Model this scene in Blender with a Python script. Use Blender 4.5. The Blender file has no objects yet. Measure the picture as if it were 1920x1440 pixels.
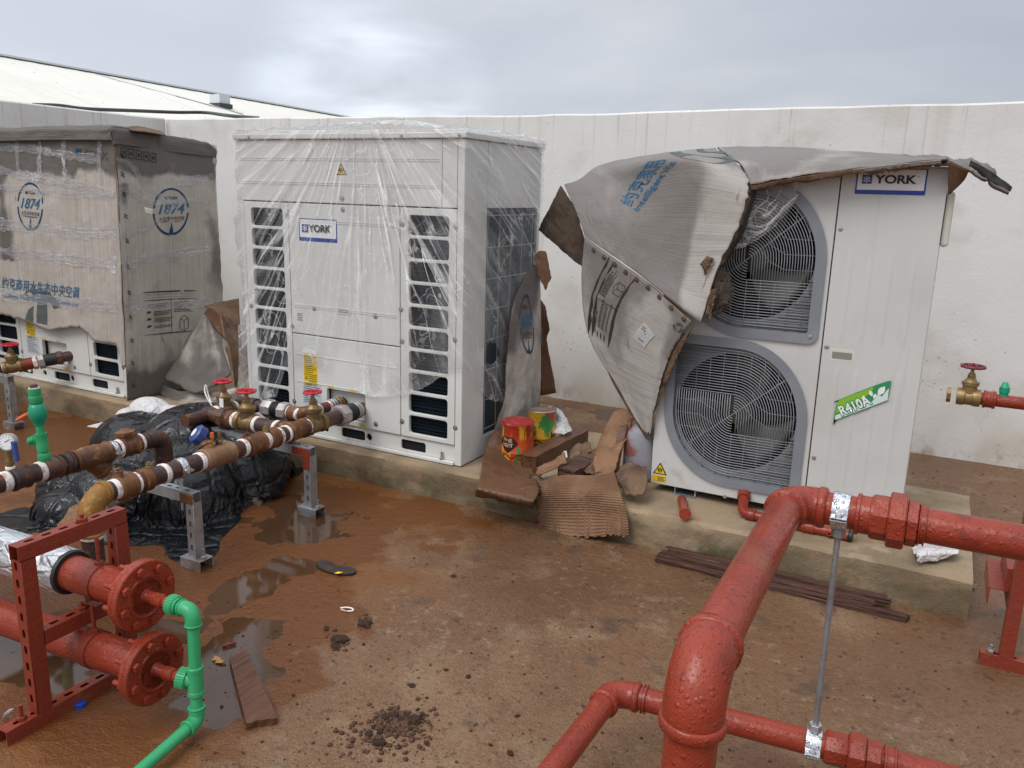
import bpy, bmesh, math, random
from mathutils import Vector, Matrix, noise
from math import sin, cos, pi, radians, atan2, sqrt, exp, floor
random.seed(7)
SC = bpy.context.scene
COL = SC.collection

# ------------------------------------------------------------------ camera
YAW, PITCH, ROLL, FPX, CAMZ = 0.482175, 0.229582, 0.0277696, 1531.23, 1.5
cF = Vector((-sin(YAW)*cos(PITCH), cos(YAW)*cos(PITCH), -sin(PITCH)))
cR0 = Vector((cos(YAW), sin(YAW), 0)); cU0 = cR0.cross(cF)
cR = cR0*cos(ROLL) + cU0*sin(ROLL); cU = -cR0*sin(ROLL) + cU0*cos(ROLL)
CAM = Vector((0, 0, CAMZ))
cd = bpy.data.cameras.new('camera'); cam = bpy.data.objects.new('camera', cd); COL.objects.link(cam)
cam.matrix_world = Matrix(((cR.x, cU.x, -cF.x, 0), (cR.y, cU.y, -cF.y, 0), (cR.z, cU.z, -cF.z, CAMZ), (0, 0, 0, 1)))
cd.sensor_width = 36; cd.lens = FPX/1920*36; cd.clip_start = .05; cd.clip_end = 2000
SC.camera = cam

# ------------------------------------------------------------------ light, sky, exposure
SUN_EL, SUN_AZ = radians(52), radians(200)       # azimuth clockwise from +Y
sd = bpy.data.lights.new('sun', 'SUN'); sd.energy = 1.3; sd.angle = radians(32); sd.color = (1, .97, .93)
sun = bpy.data.objects.new('sun', sd); COL.objects.link(sun)
sdir = Vector((sin(SUN_AZ)*cos(SUN_EL), cos(SUN_AZ)*cos(SUN_EL), sin(SUN_EL)))
sun.rotation_euler = sdir.to_track_quat('Z', 'Y').to_euler()
W = bpy.data.worlds.new('World'); SC.world = W; W.use_nodes = True
def build_world():
    nt = W.node_tree; N = nt.nodes; L = nt.links
    for n in list(N): N.remove(n)
    out = N.new('ShaderNodeOutputWorld'); bg = N.new('ShaderNodeBackground')
    sky = N.new('ShaderNodeTexSky'); sky.sky_type = 'NISHITA'; sky.sun_disc = False
    sky.sun_elevation = SUN_EL; sky.sun_rotation = SUN_AZ; sky.dust_density = 3; sky.air_density = 1.2
    tc = N.new('ShaderNodeTexCoord')
    def math_(op, a, b=None, c=None):
        n = N.new('ShaderNodeMath'); n.operation = op
        for i, v in enumerate((a, b, c)):
            if v is None: continue
            if isinstance(v, (int, float)): n.inputs[i].default_value = v
            else: L.new(v, n.inputs[i])
        return n.outputs[0]
    sep = N.new('ShaderNodeSeparateXYZ'); L.new(tc.outputs['Generated'], sep.inputs[0])
    z = math_('MAXIMUM', sep.outputs[2], 0.0)
    zz = math_('ADD', z, .22)
    cx = math_('DIVIDE', sep.outputs[0], zz); cy = math_('DIVIDE', sep.outputs[1], zz)
    cmb = N.new('ShaderNodeCombineXYZ'); L.new(cx, cmb.inputs[0]); L.new(cy, cmb.inputs[1]); cmb.inputs[2].default_value = 3.7
    def noi(sc, det, rough, dist, lo, hi):
        n = N.new('ShaderNodeTexNoise'); n.inputs['Scale'].default_value = sc; n.inputs['Detail'].default_value = det
        n.inputs['Roughness'].default_value = rough; n.inputs['Distortion'].default_value = dist
        L.new(cmb.outputs[0], n.inputs['Vector'])
        m = N.new('ShaderNodeMapRange'); m.interpolation_type = 'SMOOTHSTEP'
        m.inputs['From Min'].default_value = lo; m.inputs['From Max'].default_value = hi
        L.new(n.outputs['Fac'], m.inputs['Value']); return m.outputs[0]
    big = noi(.62, 5, .5, .35, .38, .66); fine = noi(1.7, 4, .45, .4, .3, .75)
    # a bright gap low over the wall, left of centre
    gap = N.new('ShaderNodeVectorMath'); gap.operation = 'DOT_PRODUCT'
    g = (cF*FPX + cR*(690-960) - cU*(205-720)).normalized()
    L.new(tc.outputs['Generated'], gap.inputs[0]); gap.inputs[1].default_value = g
    gm = N.new('ShaderNodeMapRange'); gm.interpolation_type = 'SMOOTHSTEP'
    gm.inputs['From Min'].default_value = cos(radians(9)); gm.inputs['From Max'].default_value = 1.0
    L.new(gap.outputs['Value'], gm.inputs['Value'])
    gapf = math_('MULTIPLY', gm.outputs[0], fine)
    gl = N.new('ShaderNodeVectorMath'); gl.operation = 'DOT_PRODUCT'   # the sky is lighter towards the left
    L.new(tc.outputs['Generated'], gl.inputs[0]); gl.inputs[1].default_value = (-cR)
    lft = N.new('ShaderNodeMapRange'); lft.inputs['From Min'].default_value = -.55; lft.inputs['From Max'].default_value = .6
    L.new(gl.outputs['Value'], lft.inputs['Value'])
    a = math_('MULTIPLY_ADD', big, .09, .46)
    a = math_('MULTIPLY_ADD', fine, .035, a)
    a = math_('MULTIPLY_ADD', lft.outputs[0], .22, a)
    a = math_('MULTIPLY_ADD', gapf, .44, a)
    up = N.new('ShaderNodeMapRange'); up.interpolation_type = 'SMOOTHSTEP'
    up.inputs['From Min'].default_value = .28; up.inputs['From Max'].default_value = .95
    up.inputs['To Min'].default_value = 1; up.inputs['To Max'].default_value = 2.05
    L.new(z, up.inputs['Value']); a = math_('MULTIPLY', a, up.outputs[0])
    col = N.new('ShaderNodeMix'); col.data_type = 'RGBA'
    col.inputs['A'].default_value = (.86, .93, 1.06, 1); col.inputs['B'].default_value = (.96, .98, 1.02, 1)
    L.new(big, col.inputs['Factor'])
    mul = N.new('ShaderNodeVectorMath'); mul.operation = 'SCALE'; L.new(col.outputs['Result'], mul.inputs[0]); L.new(a, mul.inputs['Scale'])
    ss = N.new('ShaderNodeVectorMath'); ss.operation = 'SCALE'; L.new(sky.outputs[0], ss.inputs[0]); ss.inputs['Scale'].default_value = .08
    mx = N.new('ShaderNodeMix'); mx.data_type = 'RGBA'; mx.inputs['Factor'].default_value = .93
    L.new(ss.outputs[0], mx.inputs['A']); L.new(mul.outputs[0], mx.inputs['B'])
    L.new(mx.outputs['Result'], bg.inputs['Color']); bg.inputs['Strength'].default_value = 1.0
    L.new(bg.outputs[0], out.inputs[0])
build_world()
SC.view_settings.view_transform = 'Standard'; SC.view_settings.look = 'None'
SC.view_settings.exposure = 0.25; SC.view_settings.gamma = 1
SC.cycles.max_bounces = 8; SC.cycles.transparent_max_bounces = 16

# ------------------------------------------------------------------ point helpers: the sight line of a pixel met with a plane of the place
def ray(px, py): return cF + cR*((px-960)/FPX) - cU*((py-720)/FPX)
def gz(px, py, z=0.0): r = ray(px, py); return CAM + r*((z-CAMZ)/r.z)
def gy(px, py, y): r = ray(px, py); return CAM + r*(y/r.y)
def gx(px, py, x): r = ray(px, py); return CAM + r*(x/r.x)
def pxof(p):
    d = Vector(p)-CAM; k = d.dot(cF); return 960+FPX*d.dot(cR)/k, 720-FPX*d.dot(cU)/k
def on_line(A, B, px):
    A, B = Vector(A), Vector(B); lo, hi = -1.5, 2.0
    f = lambda s: pxof(A.lerp(B, s))[0]-px
    lo, hi = -.35, 1.2
    flo = f(lo)
    for _ in range(50):
        m = (lo+hi)/2
        if (f(m) > 0) == (flo > 0): lo = m
        else: hi = m
    return (lo+hi)/2*(B-A).length

# ------------------------------------------------------------------ object helpers
def thing(name, label, cat, loc=(0, 0, 0), group=None):
    o = bpy.data.objects.new(name, None); COL.objects.link(o); o.location = loc; o.empty_display_size = .05
    o['label'] = label; o['category'] = cat
    if group: o['group'] = group
    return o
def tag(o, label, cat, group=None):
    o['label'] = label; o['category'] = cat
    if group: o['group'] = group
    return o
def rootloc(o):
    v = Vector((0, 0, 0))
    while o is not None: v += o.location; o = o.parent
    return v
def put(o, parent):
    if parent is not None:
        o.parent = parent; o.location = -rootloc(parent)
    return o
def mesh_obj(name, verts, faces, mat, parent=None, smooth=None, bevel=0, label=None, segs=2, fix=True):
    me = bpy.data.meshes.new(name); me.from_pydata([tuple(v) for v in verts], [], faces); me.update()
    if fix:
        bm = bmesh.new(); bm.from_mesh(me); bmesh.ops.recalc_face_normals(bm, faces=bm.faces); bm.to_mesh(me); bm.free()
    return finish(name, me, mat, parent, smooth, bevel, label, segs)
def finish(name, me, mat, parent=None, smooth=None, bevel=0, label=None, segs=2):
    o = bpy.data.objects.new(name, me); COL.objects.link(o)
    for m in (mat if isinstance(mat, (list, tuple)) else [mat]): me.materials.append(m)
    if smooth is not None:
        me.shade_smooth()
        if smooth > 0: me.set_sharp_from_angle(angle=radians(smooth))
    if bevel:
        b = o.modifiers.new('bevel', 'BEVEL'); b.width = bevel; b.segments = segs; b.limit_method = 'ANGLE'; b.angle_limit = radians(40)
    put(o, parent)
    if label: o['label'] = label
    return o

def frame_of(d, up=None):
    d = Vector(d).normalized()
    u = Vector(up) if up is not None else (Vector((0, 0, 1)) if abs(d.z) < .9 else Vector((1, 0, 0)))
    a = u.cross(d).normalized(); b = d.cross(a).normalized()
    return a, b, d

class MB:
    def __init__(s): s.v = []; s.f = []
    def add(s, v, f):
        n = len(s.v); s.v += [Vector(x) for x in v]; s.f += [tuple(i+n for i in q) for q in f]; return s
    def box(s, lo, hi, M=None):
        x0, y0, z0 = lo; x1, y1, z1 = hi
        v = [Vector(p) for p in ((x0,y0,z0),(x1,y0,z0),(x1,y1,z0),(x0,y1,z0),(x0,y0,z1),(x1,y0,z1),(x1,y1,z1),(x0,y1,z1))]
        if M is not None: v = [M @ p for p in v]
        return s.add(v, [(0,3,2,1),(4,5,6,7),(0,1,5,4),(1,2,6,5),(2,3,7,6),(3,0,4,7)])
    def bar(s, A, B, w, h, up=None):
        A, B = Vector(A), Vector(B); a, b, d = frame_of(B-A, up)
        v = [P + a*(sx*w/2) + b*(sy*h/2) for P in (A, B) for sx, sy in ((-1,-1),(1,-1),(1,1),(-1,1))]
        return s.add(v, [(0,1,2,3),(7,6,5,4),(0,4,5,1),(1,5,6,2),(2,6,7,3),(3,7,4,0)])
    def tube(s, pts, r, n=24, caps=True, up=None):
        pts = [Vector(p) for p in pts]; m = len(pts)
        rs = r if isinstance(r, (list, tuple)) else [r]*m
        t = [(pts[min(i+1, m-1)]-pts[max(i-1, 0)]).normalized() for i in range(m)]
        a, b, _ = frame_of(t[0], up); base = len(s.v)
        for i in range(m):
            a = (a - t[i]*a.dot(t[i])).normalized(); b = t[i].cross(a)
            for k in range(n):
                q = 2*pi*k/n; s.v.append(pts[i] + (a*cos(q)+b*sin(q))*rs[i])
        for i in range(m-1):
            for k in range(n):
                k2 = (k+1) % n
                s.f.append((base+i*n+k, base+i*n+k2, base+(i+1)*n+k2, base+(i+1)*n+k))
        if caps:
            s.f.append(tuple(base+k for k in reversed(range(n)))); s.f.append(tuple(base+(m-1)*n+k for k in range(n)))
        return s
    def cyl(s, A, B, r, n=24, r2=None):
        return s.tube([A, B], [r, r if r2 is None else r2], n)
    def lathe(s, O, D, prof, n=28, up=None):      # prof: (t along D, radius)
        a, b, d = frame_of(D, up); O = Vector(O); base = len(s.v)
        for t, r in prof:
            for k in range(n):
                q = 2*pi*(k+.5)/n; s.v.append(O + d*t + (a*cos(q)+b*sin(q))*r)
        m = len(prof)
        for i in range(m-1):
            for k in range(n):
                k2 = (k+1) % n
                s.f.append((base+i*n+k, base+i*n+k2, base+(i+1)*n+k2, base+(i+1)*n+k))
        s.f.append(tuple(base+k for k in reversed(range(n)))); s.f.append(tuple(base+(m-1)*n+k for k in range(n)))
        return s
    def torus(s, O, D, R, r, n=32, m=10, a0=0, a1=2*pi):
        a, b, d = frame_of(D); O = Vector(O)
        full = abs(a1-a0-2*pi) < 1e-6; base = len(s.v); cnt = n if full else n+1
        for i in range(cnt):
            q = a0+(a1-a0)*i/n; e = a*cos(q)+b*sin(q)
            for k in range(m):
                w = 2*pi*k/m; s.v.append(O + e*(R+r*cos(w)) + d*(r*sin(w)))
        for i in range(n):
            i2 = (i+1) % cnt
            for k in range(m):
                k2 = (k+1) % m; s.f.append((base+i*m+k, base+i2*m+k, base+i2*m+k2, base+i*m+k2))
        return s
    def build(s, name, mat, parent=None, smooth=None, bevel=0, label=None, segs=2):
        return mesh_obj(name, s.v, s.f, mat, parent, smooth, bevel, label, segs)

def bend(pts, R, n=8):      # polyline with rounded corners
    pts = [Vector(p) for p in pts]; out = [pts[0]]
    for i in range(1, len(pts)-1):
        p, q, r = pts[i-1], pts[i], pts[i+1]
        d1 = (q-p).normalized(); d2 = (r-q).normalized(); ang = d1.angle(d2)
        if ang < .02: out.append(q); continue
        k = R*math.tan(ang/2); s0 = q-d1*k; c = s0 + ((d2-d1*d1.dot(d2)).normalized())*R
        ax = d1.cross(d2).normalized()
        for j in range(n+1):
            out.append(c + Matrix.Rotation(ang*j/n, 3, ax) @ (s0-c))
    out.append(pts[-1]); return out

def rrect(x0, y0, x1, y1, r=0, n=5):
    if r <= 0: return [(x0,y0),(x1,y0),(x1,y1),(x0,y1)]
    o = []
    for cx, cy, a in ((x1-r,y0+r,-90),(x1-r,y1-r,0),(x0+r,y1-r,90),(x0+r,y0+r,180)):
        for j in range(n+1):
            q = radians(a+90*j/n); o.append((cx+r*cos(q), cy+r*sin(q)))
    return o
def circ(cx, cy, r, n=32, ry=None): return [(cx+r*cos(2*pi*k/n), cy+(ry or r)*sin(2*pi*k/n)) for k in range(n)]

def flat(name, loops, O, U, V, thick, mat, parent=None, bevel=0, label=None, surf=None):
    """a sheet cut from outlines (first outer, rest holes) in the plane O + x U + y V; thick along U x V from -thick to 0"""
    cu = bpy.data.curves.new(name, 'CURVE'); cu.dimensions = '2D'; cu.fill_mode = 'BOTH'
    cu.extrude = max(thick/2-bevel, 0); cu.bevel_depth = bevel; cu.bevel_resolution = 1; cu.offset = -bevel
    for lp in loops:
        sp = cu.splines.new('POLY'); sp.points.add(len(lp)-1); sp.use_cyclic_u = True
        for i, (x, y) in enumerate(lp): sp.points[i].co = (x, y, 0, 1)
    ob = bpy.data.objects.new('tmp', cu); COL.objects.link(ob)
    me = bpy.data.meshes.new_from_object(ob.evaluated_get(bpy.context.evaluated_depsgraph_get()))
    bpy.data.objects.remove(ob); bpy.data.curves.remove(cu)
    place2d(me, O, U, V, -thick/2, surf)
    me.name = name; me.materials.clear()
    return finish(name, me, mat, parent, 35 if bevel else None, 0, label)
def place2d(me, O, U, V, dz, surf=None):
    if surf is not None:
        for v in me.vertices: v.co = surf(v.co.x, v.co.y, v.co.z+dz)
    else:
        O, U, V = Vector(O), Vector(U), Vector(V); Nn = U.cross(V)
        for v in me.vertices: v.co = O + U*v.co.x + V*v.co.y + Nn*(v.co.z+dz)
    me.update()
def text(s, size, O, U, V, mat, parent, name='lettering', bold=0., shear=0., align='CENTER', lift=.0015, wide=1., surf=None, fit=None, label=None, spacing=1.):
    cu = bpy.data.curves.new(name, 'FONT'); cu.body = s; cu.size = size; cu.align_x = align; cu.align_y = 'CENTER'
    cu.offset = bold*size; cu.shear = shear; cu.fill_mode = 'FRONT'; cu.space_character = spacing; cu.resolution_u = 4
    ob = bpy.data.objects.new('tmp', cu); COL.objects.link(ob)
    me = bpy.data.meshes.new_from_object(ob.evaluated_get(bpy.context.evaluated_depsgraph_get()))
    bpy.data.objects.remove(ob); bpy.data.curves.remove(cu)
    if fit and len(me.vertices):
        xs = [v.co.x for v in me.vertices]; wide *= fit/(max(xs)-min(xs))
    if surf is not None:                     # follow a curved sheet: subdivide long edges first
        bm = bmesh.new(); bm.from_mesh(me)
        bmesh.ops.triangulate(bm, faces=bm.faces)
        for _ in range(2):
            es = [e for e in bm.edges if e.calc_length() > .035]
            if not es: break
            bmesh.ops.subdivide_edges(bm, edges=es, cuts=1); bmesh.ops.triangulate(bm, faces=bm.faces)
        bm.to_mesh(me); bm.free()
    for v in me.vertices: v.co.x *= wide
    place2d(me, O, U, V, lift, surf)
    me.name = name; me.materials.clear()
    return finish(name, me, mat, parent, None, 0, label)

def catmull(P, t):       # P list, t in [0,1]
    n = len(P)-1; x = min(max(t, 0), 1)*n; i = min(int(x), n-1); u = x-i
    p0 = P[max(i-1, 0)] if i > 0 else P[0]*2-P[1]
    p3 = P[i+2] if i+2 <= n else P[n]*2-P[n-1]
    p1, p2 = P[i], P[i+1]
    return (p1*2 + (p2-p0)*u + (p0*2-p1*5+p2*4-p3)*u*u + (p1*3-p0-p2*3+p3)*u*u*u)*.5
class Sheet:
    """a sheet through rows of points; P(u,v): u along a row, v across rows"""
    def __init__(s, rows, sharp=False): s.rows = [[Vector(p) for p in r] for r in rows]; s.sharp = sharp; s.bump = None
    def P(s, u, v):
        if s.sharp:
            def lin(Q, t):
                n = len(Q)-1; x = min(max(t, 0), 1)*n; i = min(int(x), n-1); return Q[i].lerp(Q[i+1], x-i)
            p = lin([catmull(r, u) for r in s.rows], v)
        else: p = catmull([catmull(r, u) for r in s.rows], v)
        return p
    def N(s, u, v, e=.01):
        a = s.P(min(u+e, 1), v)-s.P(max(u-e, 0), v); b = s.P(u, min(v+e, 1))-s.P(u, max(v-e, 0))
        return a.cross(b).normalized()
    def Q(s, u, v):
        p = s.P(u, v)
        if s.bump: p = p + s.N(u, v)*s.bump(u, v, p)
        return p
    def surf(s, W, H, sgn=1, u0=0, v0=0):      # text frame: x to the right in u, y up against v
        def f(x, y, z):
            u = u0 + x/W; v = v0 - y/H
            return s.Q(u, v) + s.N(u, v)*(z*sgn)
        return f
    def build(s, name, nu, nv, mat, parent=None, thick=.006, wet=None, edge=None, flip=False, WH=(1, 1), label=None, offset=-1, smooth=50):
        vs = []; uvs = []; ws = []
        for j in range(nv+1):
            for i in range(nu+1):
                u, v = i/nu, j/nv
                if edge: u, v = edge(u, v)
                vs.append(s.Q(u, v)); uvs.append((u*WH[0], v*WH[1])); ws.append(wet(u, v, vs[-1]) if wet else 0)
        fs = []
        for j in range(nv):
            for i in range(nu):
                q = (j*(nu+1)+i, j*(nu+1)+i+1, (j+1)*(nu+1)+i+1, (j+1)*(nu+1)+i)
                fs.append(q[::-1] if flip else q)
        me = bpy.data.meshes.new(name); me.from_pydata([tuple(v) for v in vs], [], fs); me.update()
        uvl = me.uv_layers.new(name='UVMap')
        for lp in me.loops: uvl.data[lp.index].uv = uvs[lp.vertex_index]
        at = me.attributes.new('wet', 'FLOAT', 'POINT')
        for i, w in enumerate(ws): at.data[i].value = w
        o = finish(name, me, mat, parent, smooth, 0, label)
        if thick:
            m = o.modifiers.new('thickness', 'SOLIDIFY'); m.thickness = thick; m.offset = offset
            if isinstance(mat, (list, tuple)) and len(mat) > 1: m.material_offset = 1; m.material_offset_rim = 1
        return o
def fbm(p, sc, o=4): return noise.fractal(Vector(p)*sc, 1.0, 2.0, o)
def n1(x, y=0., z=0.): return noise.noise(Vector((x, y, z)))

# ------------------------------------------------------------------ materials
def mat(name, base, rough=.5, metal=0, layers=(), bumps=(), coat=0, spec=.5, space='Object', trans=0, rnoise=0, ior=1.45):
    """layers: dict(s scale or (x,y,z), lo, hi, c colour, d detail, a amount, k kind, r roughness, at attribute, z=(z0,z1) height limit, w distortion)
       bumps: (kind, scale, strength, detail[, lo, hi])"""
    m = bpy.data.materials.new(name); m.use_nodes = True; nt = m.node_tree; N, L = nt.nodes, nt.links
    b = N['Principled BSDF']; tc = N.new('ShaderNodeTexCoord'); src = tc.outputs[space]
    def vec(s, off=0):
        mp = N.new('ShaderNodeMapping'); mp.inputs['Scale'].default_value = s if isinstance(s, (tuple, list)) else (s, s, s)
        mp.inputs['Location'].default_value = (off, off*1.7, off*.6); L.new(src, mp.inputs['Vector']); return mp.outputs[0]
    def tex(k, s, d=4, off=0, w=0, rg=.55):
        v = vec(s, off)
        if k == 'noise':
            n = N.new('ShaderNodeTexNoise'); n.inputs['Scale'].default_value = 1; n.inputs['Detail'].default_value = d
            n.inputs['Distortion'].default_value = w; n.inputs['Roughness'].default_value = rg; L.new(v, n.inputs['Vector']); return n.outputs['Fac']
        if k == 'voronoi':
            n = N.new('ShaderNodeTexVoronoi'); n.inputs['Scale'].default_value = 1; L.new(v, n.inputs['Vector']); return n.outputs['Distance']
        if k == 'crack':
            n = N.new('ShaderNodeTexVoronoi'); n.feature = 'DISTANCE_TO_EDGE'; n.inputs['Scale'].default_value = 1; L.new(v, n.inputs['Vector']); return n.outputs['Distance']
        if k.startswith('wave'):
            n = N.new('ShaderNodeTexWave'); n.bands_direction = k[-1]; n.inputs['Scale'].default_value = 1; n.inputs['Distortion'].default_value = w
            n.inputs['Detail'].default_value = d; L.new(v, n.inputs['Vector']); return n.outputs['Fac']
    def rng(x, lo, hi, t0=0, t1=1):
        r = N.new('ShaderNodeMapRange'); r.interpolation_type = 'SMOOTHSTEP'
        if lo > hi: lo, hi, t0, t1 = hi, lo, t1, t0
        r.inputs['From Min'].default_value = lo; r.inputs['From Max'].default_value = hi
        r.inputs['To Min'].default_value = t0; r.inputs['To Max'].default_value = t1
        L.new(x, r.inputs['Value']); return r.outputs[0]
    def mul(a, c):
        n = N.new('ShaderNodeMath'); n.operation = 'MULTIPLY'; L.new(a, n.inputs[0])
        if isinstance(c, (int, float)): n.inputs[1].default_value = c
        else: L.new(c, n.inputs[1])
        return n.outputs[0]
    col = None; rg = None; sepn = None
    for i, l in enumerate(layers):
        if 'at' in l:
            n = N.new('ShaderNodeAttribute'); n.attribute_name = l['at']; f = n.outputs['Fac']
            if 's' in l:
                a2 = N.new('ShaderNodeMath'); a2.operation = 'ADD'; L.new(f, a2.inputs[0])
                L.new(mul(rng(tex('noise', l['s'], l.get('d', 4), i*3.1), .2, .8, -.5, .5), l.get('jit', .5)), a2.inputs[1]); f = a2.outputs[0]
            f = rng(f, l.get('lo', .4), l.get('hi', .6))
        else:
            f = rng(tex(l.get('k', 'noise'), l['s'], l.get('d', 4), l.get('o', i*3.1), l.get('w', 0)), l['lo'], l['hi'])
        if 'z' in l:
            if sepn is None: sepn = N.new('ShaderNodeSeparateXYZ'); L.new(src, sepn.inputs[0])
            f = mul(f, rng(sepn.outputs[2], l['z'][0], l['z'][1]))
        if 'm' in l: f = mul(f, rng(tex('noise', l['m'][0], 3, i*5.3+1), l['m'][1], l['m'][2]))
        f = mul(f, l.get('a', 1))
        mx = N.new('ShaderNodeMix'); mx.data_type = 'RGBA'; L.new(f, mx.inputs['Factor'])
        if col is None: mx.inputs['A'].default_value = (*base, 1)
        else: L.new(col, mx.inputs['A'])
        mx.inputs['B'].default_value = (*l['c'], 1); col = mx.outputs['Result']
        if 'r' in l:
            mr = N.new('ShaderNodeMix'); L.new(f, mr.inputs['Factor'])
            if rg is None: mr.inputs['A'].default_value = rough
            else: L.new(rg, mr.inputs['A'])
            mr.inputs['B'].default_value = l['r']; rg = mr.outputs['Result']
    if col is not None: L.new(col, b.inputs['Base Color'])
    else: b.inputs['Base Color'].default_value = (*base, 1)
    if rg is not None: L.new(rg, b.inputs['Roughness'])
    else: b.inputs['Roughness'].default_value = rough
    b.inputs['Metallic'].default_value = metal; b.inputs['Specular IOR Level'].default_value = spec
    b.inputs['Coat Weight'].default_value = coat; b.inputs['Coat Roughness'].default_value = .08
    b.inputs['Transmission Weight'].default_value = trans; b.inputs['IOR'].default_value = ior
    last = None
    for i, q in enumerate(bumps):
        k, s, st, d = q[:4]; x = tex(k, s, d, i*2.3, q[6] if len(q) > 6 else 0)
        if len(q) > 4: x = rng(x, q[4], q[5])
        bp = N.new('ShaderNodeBump'); bp.inputs['Strength'].default_value = 1; bp.inputs['Distance'].default_value = st
        L.new(x, bp.inputs['Height'])
        if last is not None: L.new(last, bp.inputs['Normal'])
        last = bp.outputs[0]
    if last is not None: L.new(last, b.inputs['Normal'])
    m.diffuse_color = (*base, 1)
    return m

DROPS = ('voronoi', 95, .0022, 0, .42, .18)
M_white = mat('white_enamel', (.66, .66, .63), .38, layers=[dict(s=3, lo=.45, hi=.8, c=(.60,.59,.55)), dict(s=(14,14,3), lo=.68, hi=.8, c=(.45,.38,.30), a=.25), dict(s=60, lo=.72, hi=.78, c=(.40,.30,.22), a=.5), dict(s=(9,9,9), lo=.56, hi=.72, c=(.42,.30,.2), a=.5, z=(.36,.17))], bumps=[('noise', 2.0, .004, 2)])
M_white2 = mat('grey_white_enamel', (.57, .57, .55), .4, layers=[dict(s=2.5, lo=.4, hi=.75, c=(.51,.50,.475)), dict(s=(30,30,1.2), lo=.60, hi=.72, c=(.44,.41,.36), a=.35), dict(s=(9,9,9), lo=.54, hi=.70, c=(.40,.27,.18), a=.55, z=(.42,.20)), dict(s=(10,10,2), lo=.66, hi=.8, c=(.42,.37,.31), a=.25), dict(s=50, lo=.73, hi=.77, c=(.35,.27,.2), a=.5)], bumps=[('noise', 1.6, .006, 2)])
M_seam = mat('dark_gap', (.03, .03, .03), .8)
M_coil = mat('coil_fins', (.020, .036, .052), .4, metal=.15, layers=[dict(s=(2,2,90), k='waveZ', lo=.2, hi=.9, c=(.038,.062,.082))], bumps=[('waveX', (150,1,1), .002, 0)])
M_hole = mat('dark_inside', (.008, .008, .009), .9)
M_greyplastic = mat('grey_plastic', (.20, .215, .24), .45, layers=[dict(s=6, lo=.4, hi=.8, c=(.25,.26,.28))], bumps=[('noise', 200, .0003, 2)])
M_wire = mat('guard_wire', (.30, .315, .335), .4, layers=[dict(s=8, lo=.4, hi=.7, c=(.24,.25,.27))])
M_slat = mat('slat_grey', (.33, .335, .345), .5)
M_fan = mat('fan_blade', (.06, .062, .055), .4, layers=[dict(s=6, lo=.4, hi=.7, c=(.10,.10,.085))])
M_blue = mat('label_blue', (.012, .05, .30), .35)
M_black = mat('print_black', (.015, .015, .015), .5)
M_labelwhite = mat('label_white', (.80, .80, .80), .3)
M_yellow = mat('label_yellow', (.75, .50, .02), .4)
M_steel = mat('screw_steel', (.45, .45, .45), .4, metal=.9)
M_cream = mat('handle_cream', (.60, .60, .52), .45)
M_green1 = mat('label_lime', (.22, .46, .03), .35); M_green2 = mat('label_green', (.03, .26, .10), .35)
M_pale = mat('label_pale', (.60, .72, .68), .35)
def cardboard(name, c, wetc, dry, across=False):
    st = (lambda a, b: (b, a, 1)) if across else (lambda a, b: (a, b, 1))
    return mat(name, c, .85, space='UV', spec=.2, layers=[
        dict(s=st(4, 1.2), lo=.35, hi=.7, c=dry, d=6), dict(s=st(120, 1.5), lo=.48, hi=.72, c=tuple(x*.66 for x in c), a=.6, d=3), dict(s=st(38, .9), lo=.60, hi=.70, c=tuple(x*.6 for x in c), a=.35, d=4),
        dict(s=st(300, 4), lo=.5, hi=.8, c=tuple(min(1, x*1.25) for x in c), a=.4, d=2),
        dict(at='wet', s=(3.2, 2.2, 1), jit=.8, d=6, lo=.30, hi=.72, c=wetc, r=.6, a=.95),
        dict(s=(30, 8, 1), lo=.68, hi=.75, c=(.16,.10,.06), a=.6), dict(s=(55, 18, 1), lo=.71, hi=.75, c=(.25,.06,.03), a=.55)],
        bumps=[('noise', st(220, 2), .0018, 2), ('noise', (9, 6, 1), .006, 3), ('noise', (28, 24, 1), .0035, 4)])
M_card = cardboard('grey_cardboard', (.415, .375, .33), (.125, .110, .099), (.48, .44, .39))
M_carddrape = cardboard('wet_grey_cardboard', (.375, .35, .322), (.190, .173, .161), (.405, .38, .35), True)
M_cardin = mat('brown_cardboard', (.165, .105, .066), .85, spec=.2, layers=[dict(s=9, lo=.4, hi=.7, c=(.085,.052,.034), d=6), dict(s=(40,40,8), lo=.55, hi=.75, c=(.26,.175,.11), a=.6)], bumps=[('noise', 90, .002, 3)])
M_cardwet = mat('soaked_brown_cardboard', (.135, .066, .034), .42, spec=.35, layers=[dict(s=7, lo=.4, hi=.7, c=(.10,.048,.026), d=5), dict(s=22, lo=.6, hi=.75, c=(.28,.17,.10), a=.6)], bumps=[('noise', 40, .004, 4)])
M_corr = mat('corrugated_brown', (.235, .135, .080), .8, spec=.2, layers=[dict(s=5, lo=.4, hi=.7, c=(.14,.075,.042), d=6), dict(s=16, lo=.62, hi=.74, c=(.14,.075,.045), a=.8)], bumps=[('noise', 60, .002, 3)])
M_ink = mat('blue_ink', (.022, .115, .225), .7, layers=[dict(s=45, lo=.58, hi=.70, c=(.16,.21,.25), a=.6)]); M_inkdk = mat('black_ink', (.085, .075, .066), .7); M_inkpale = mat('faded_green_ink', (.20, .235, .225), .8)
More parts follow.
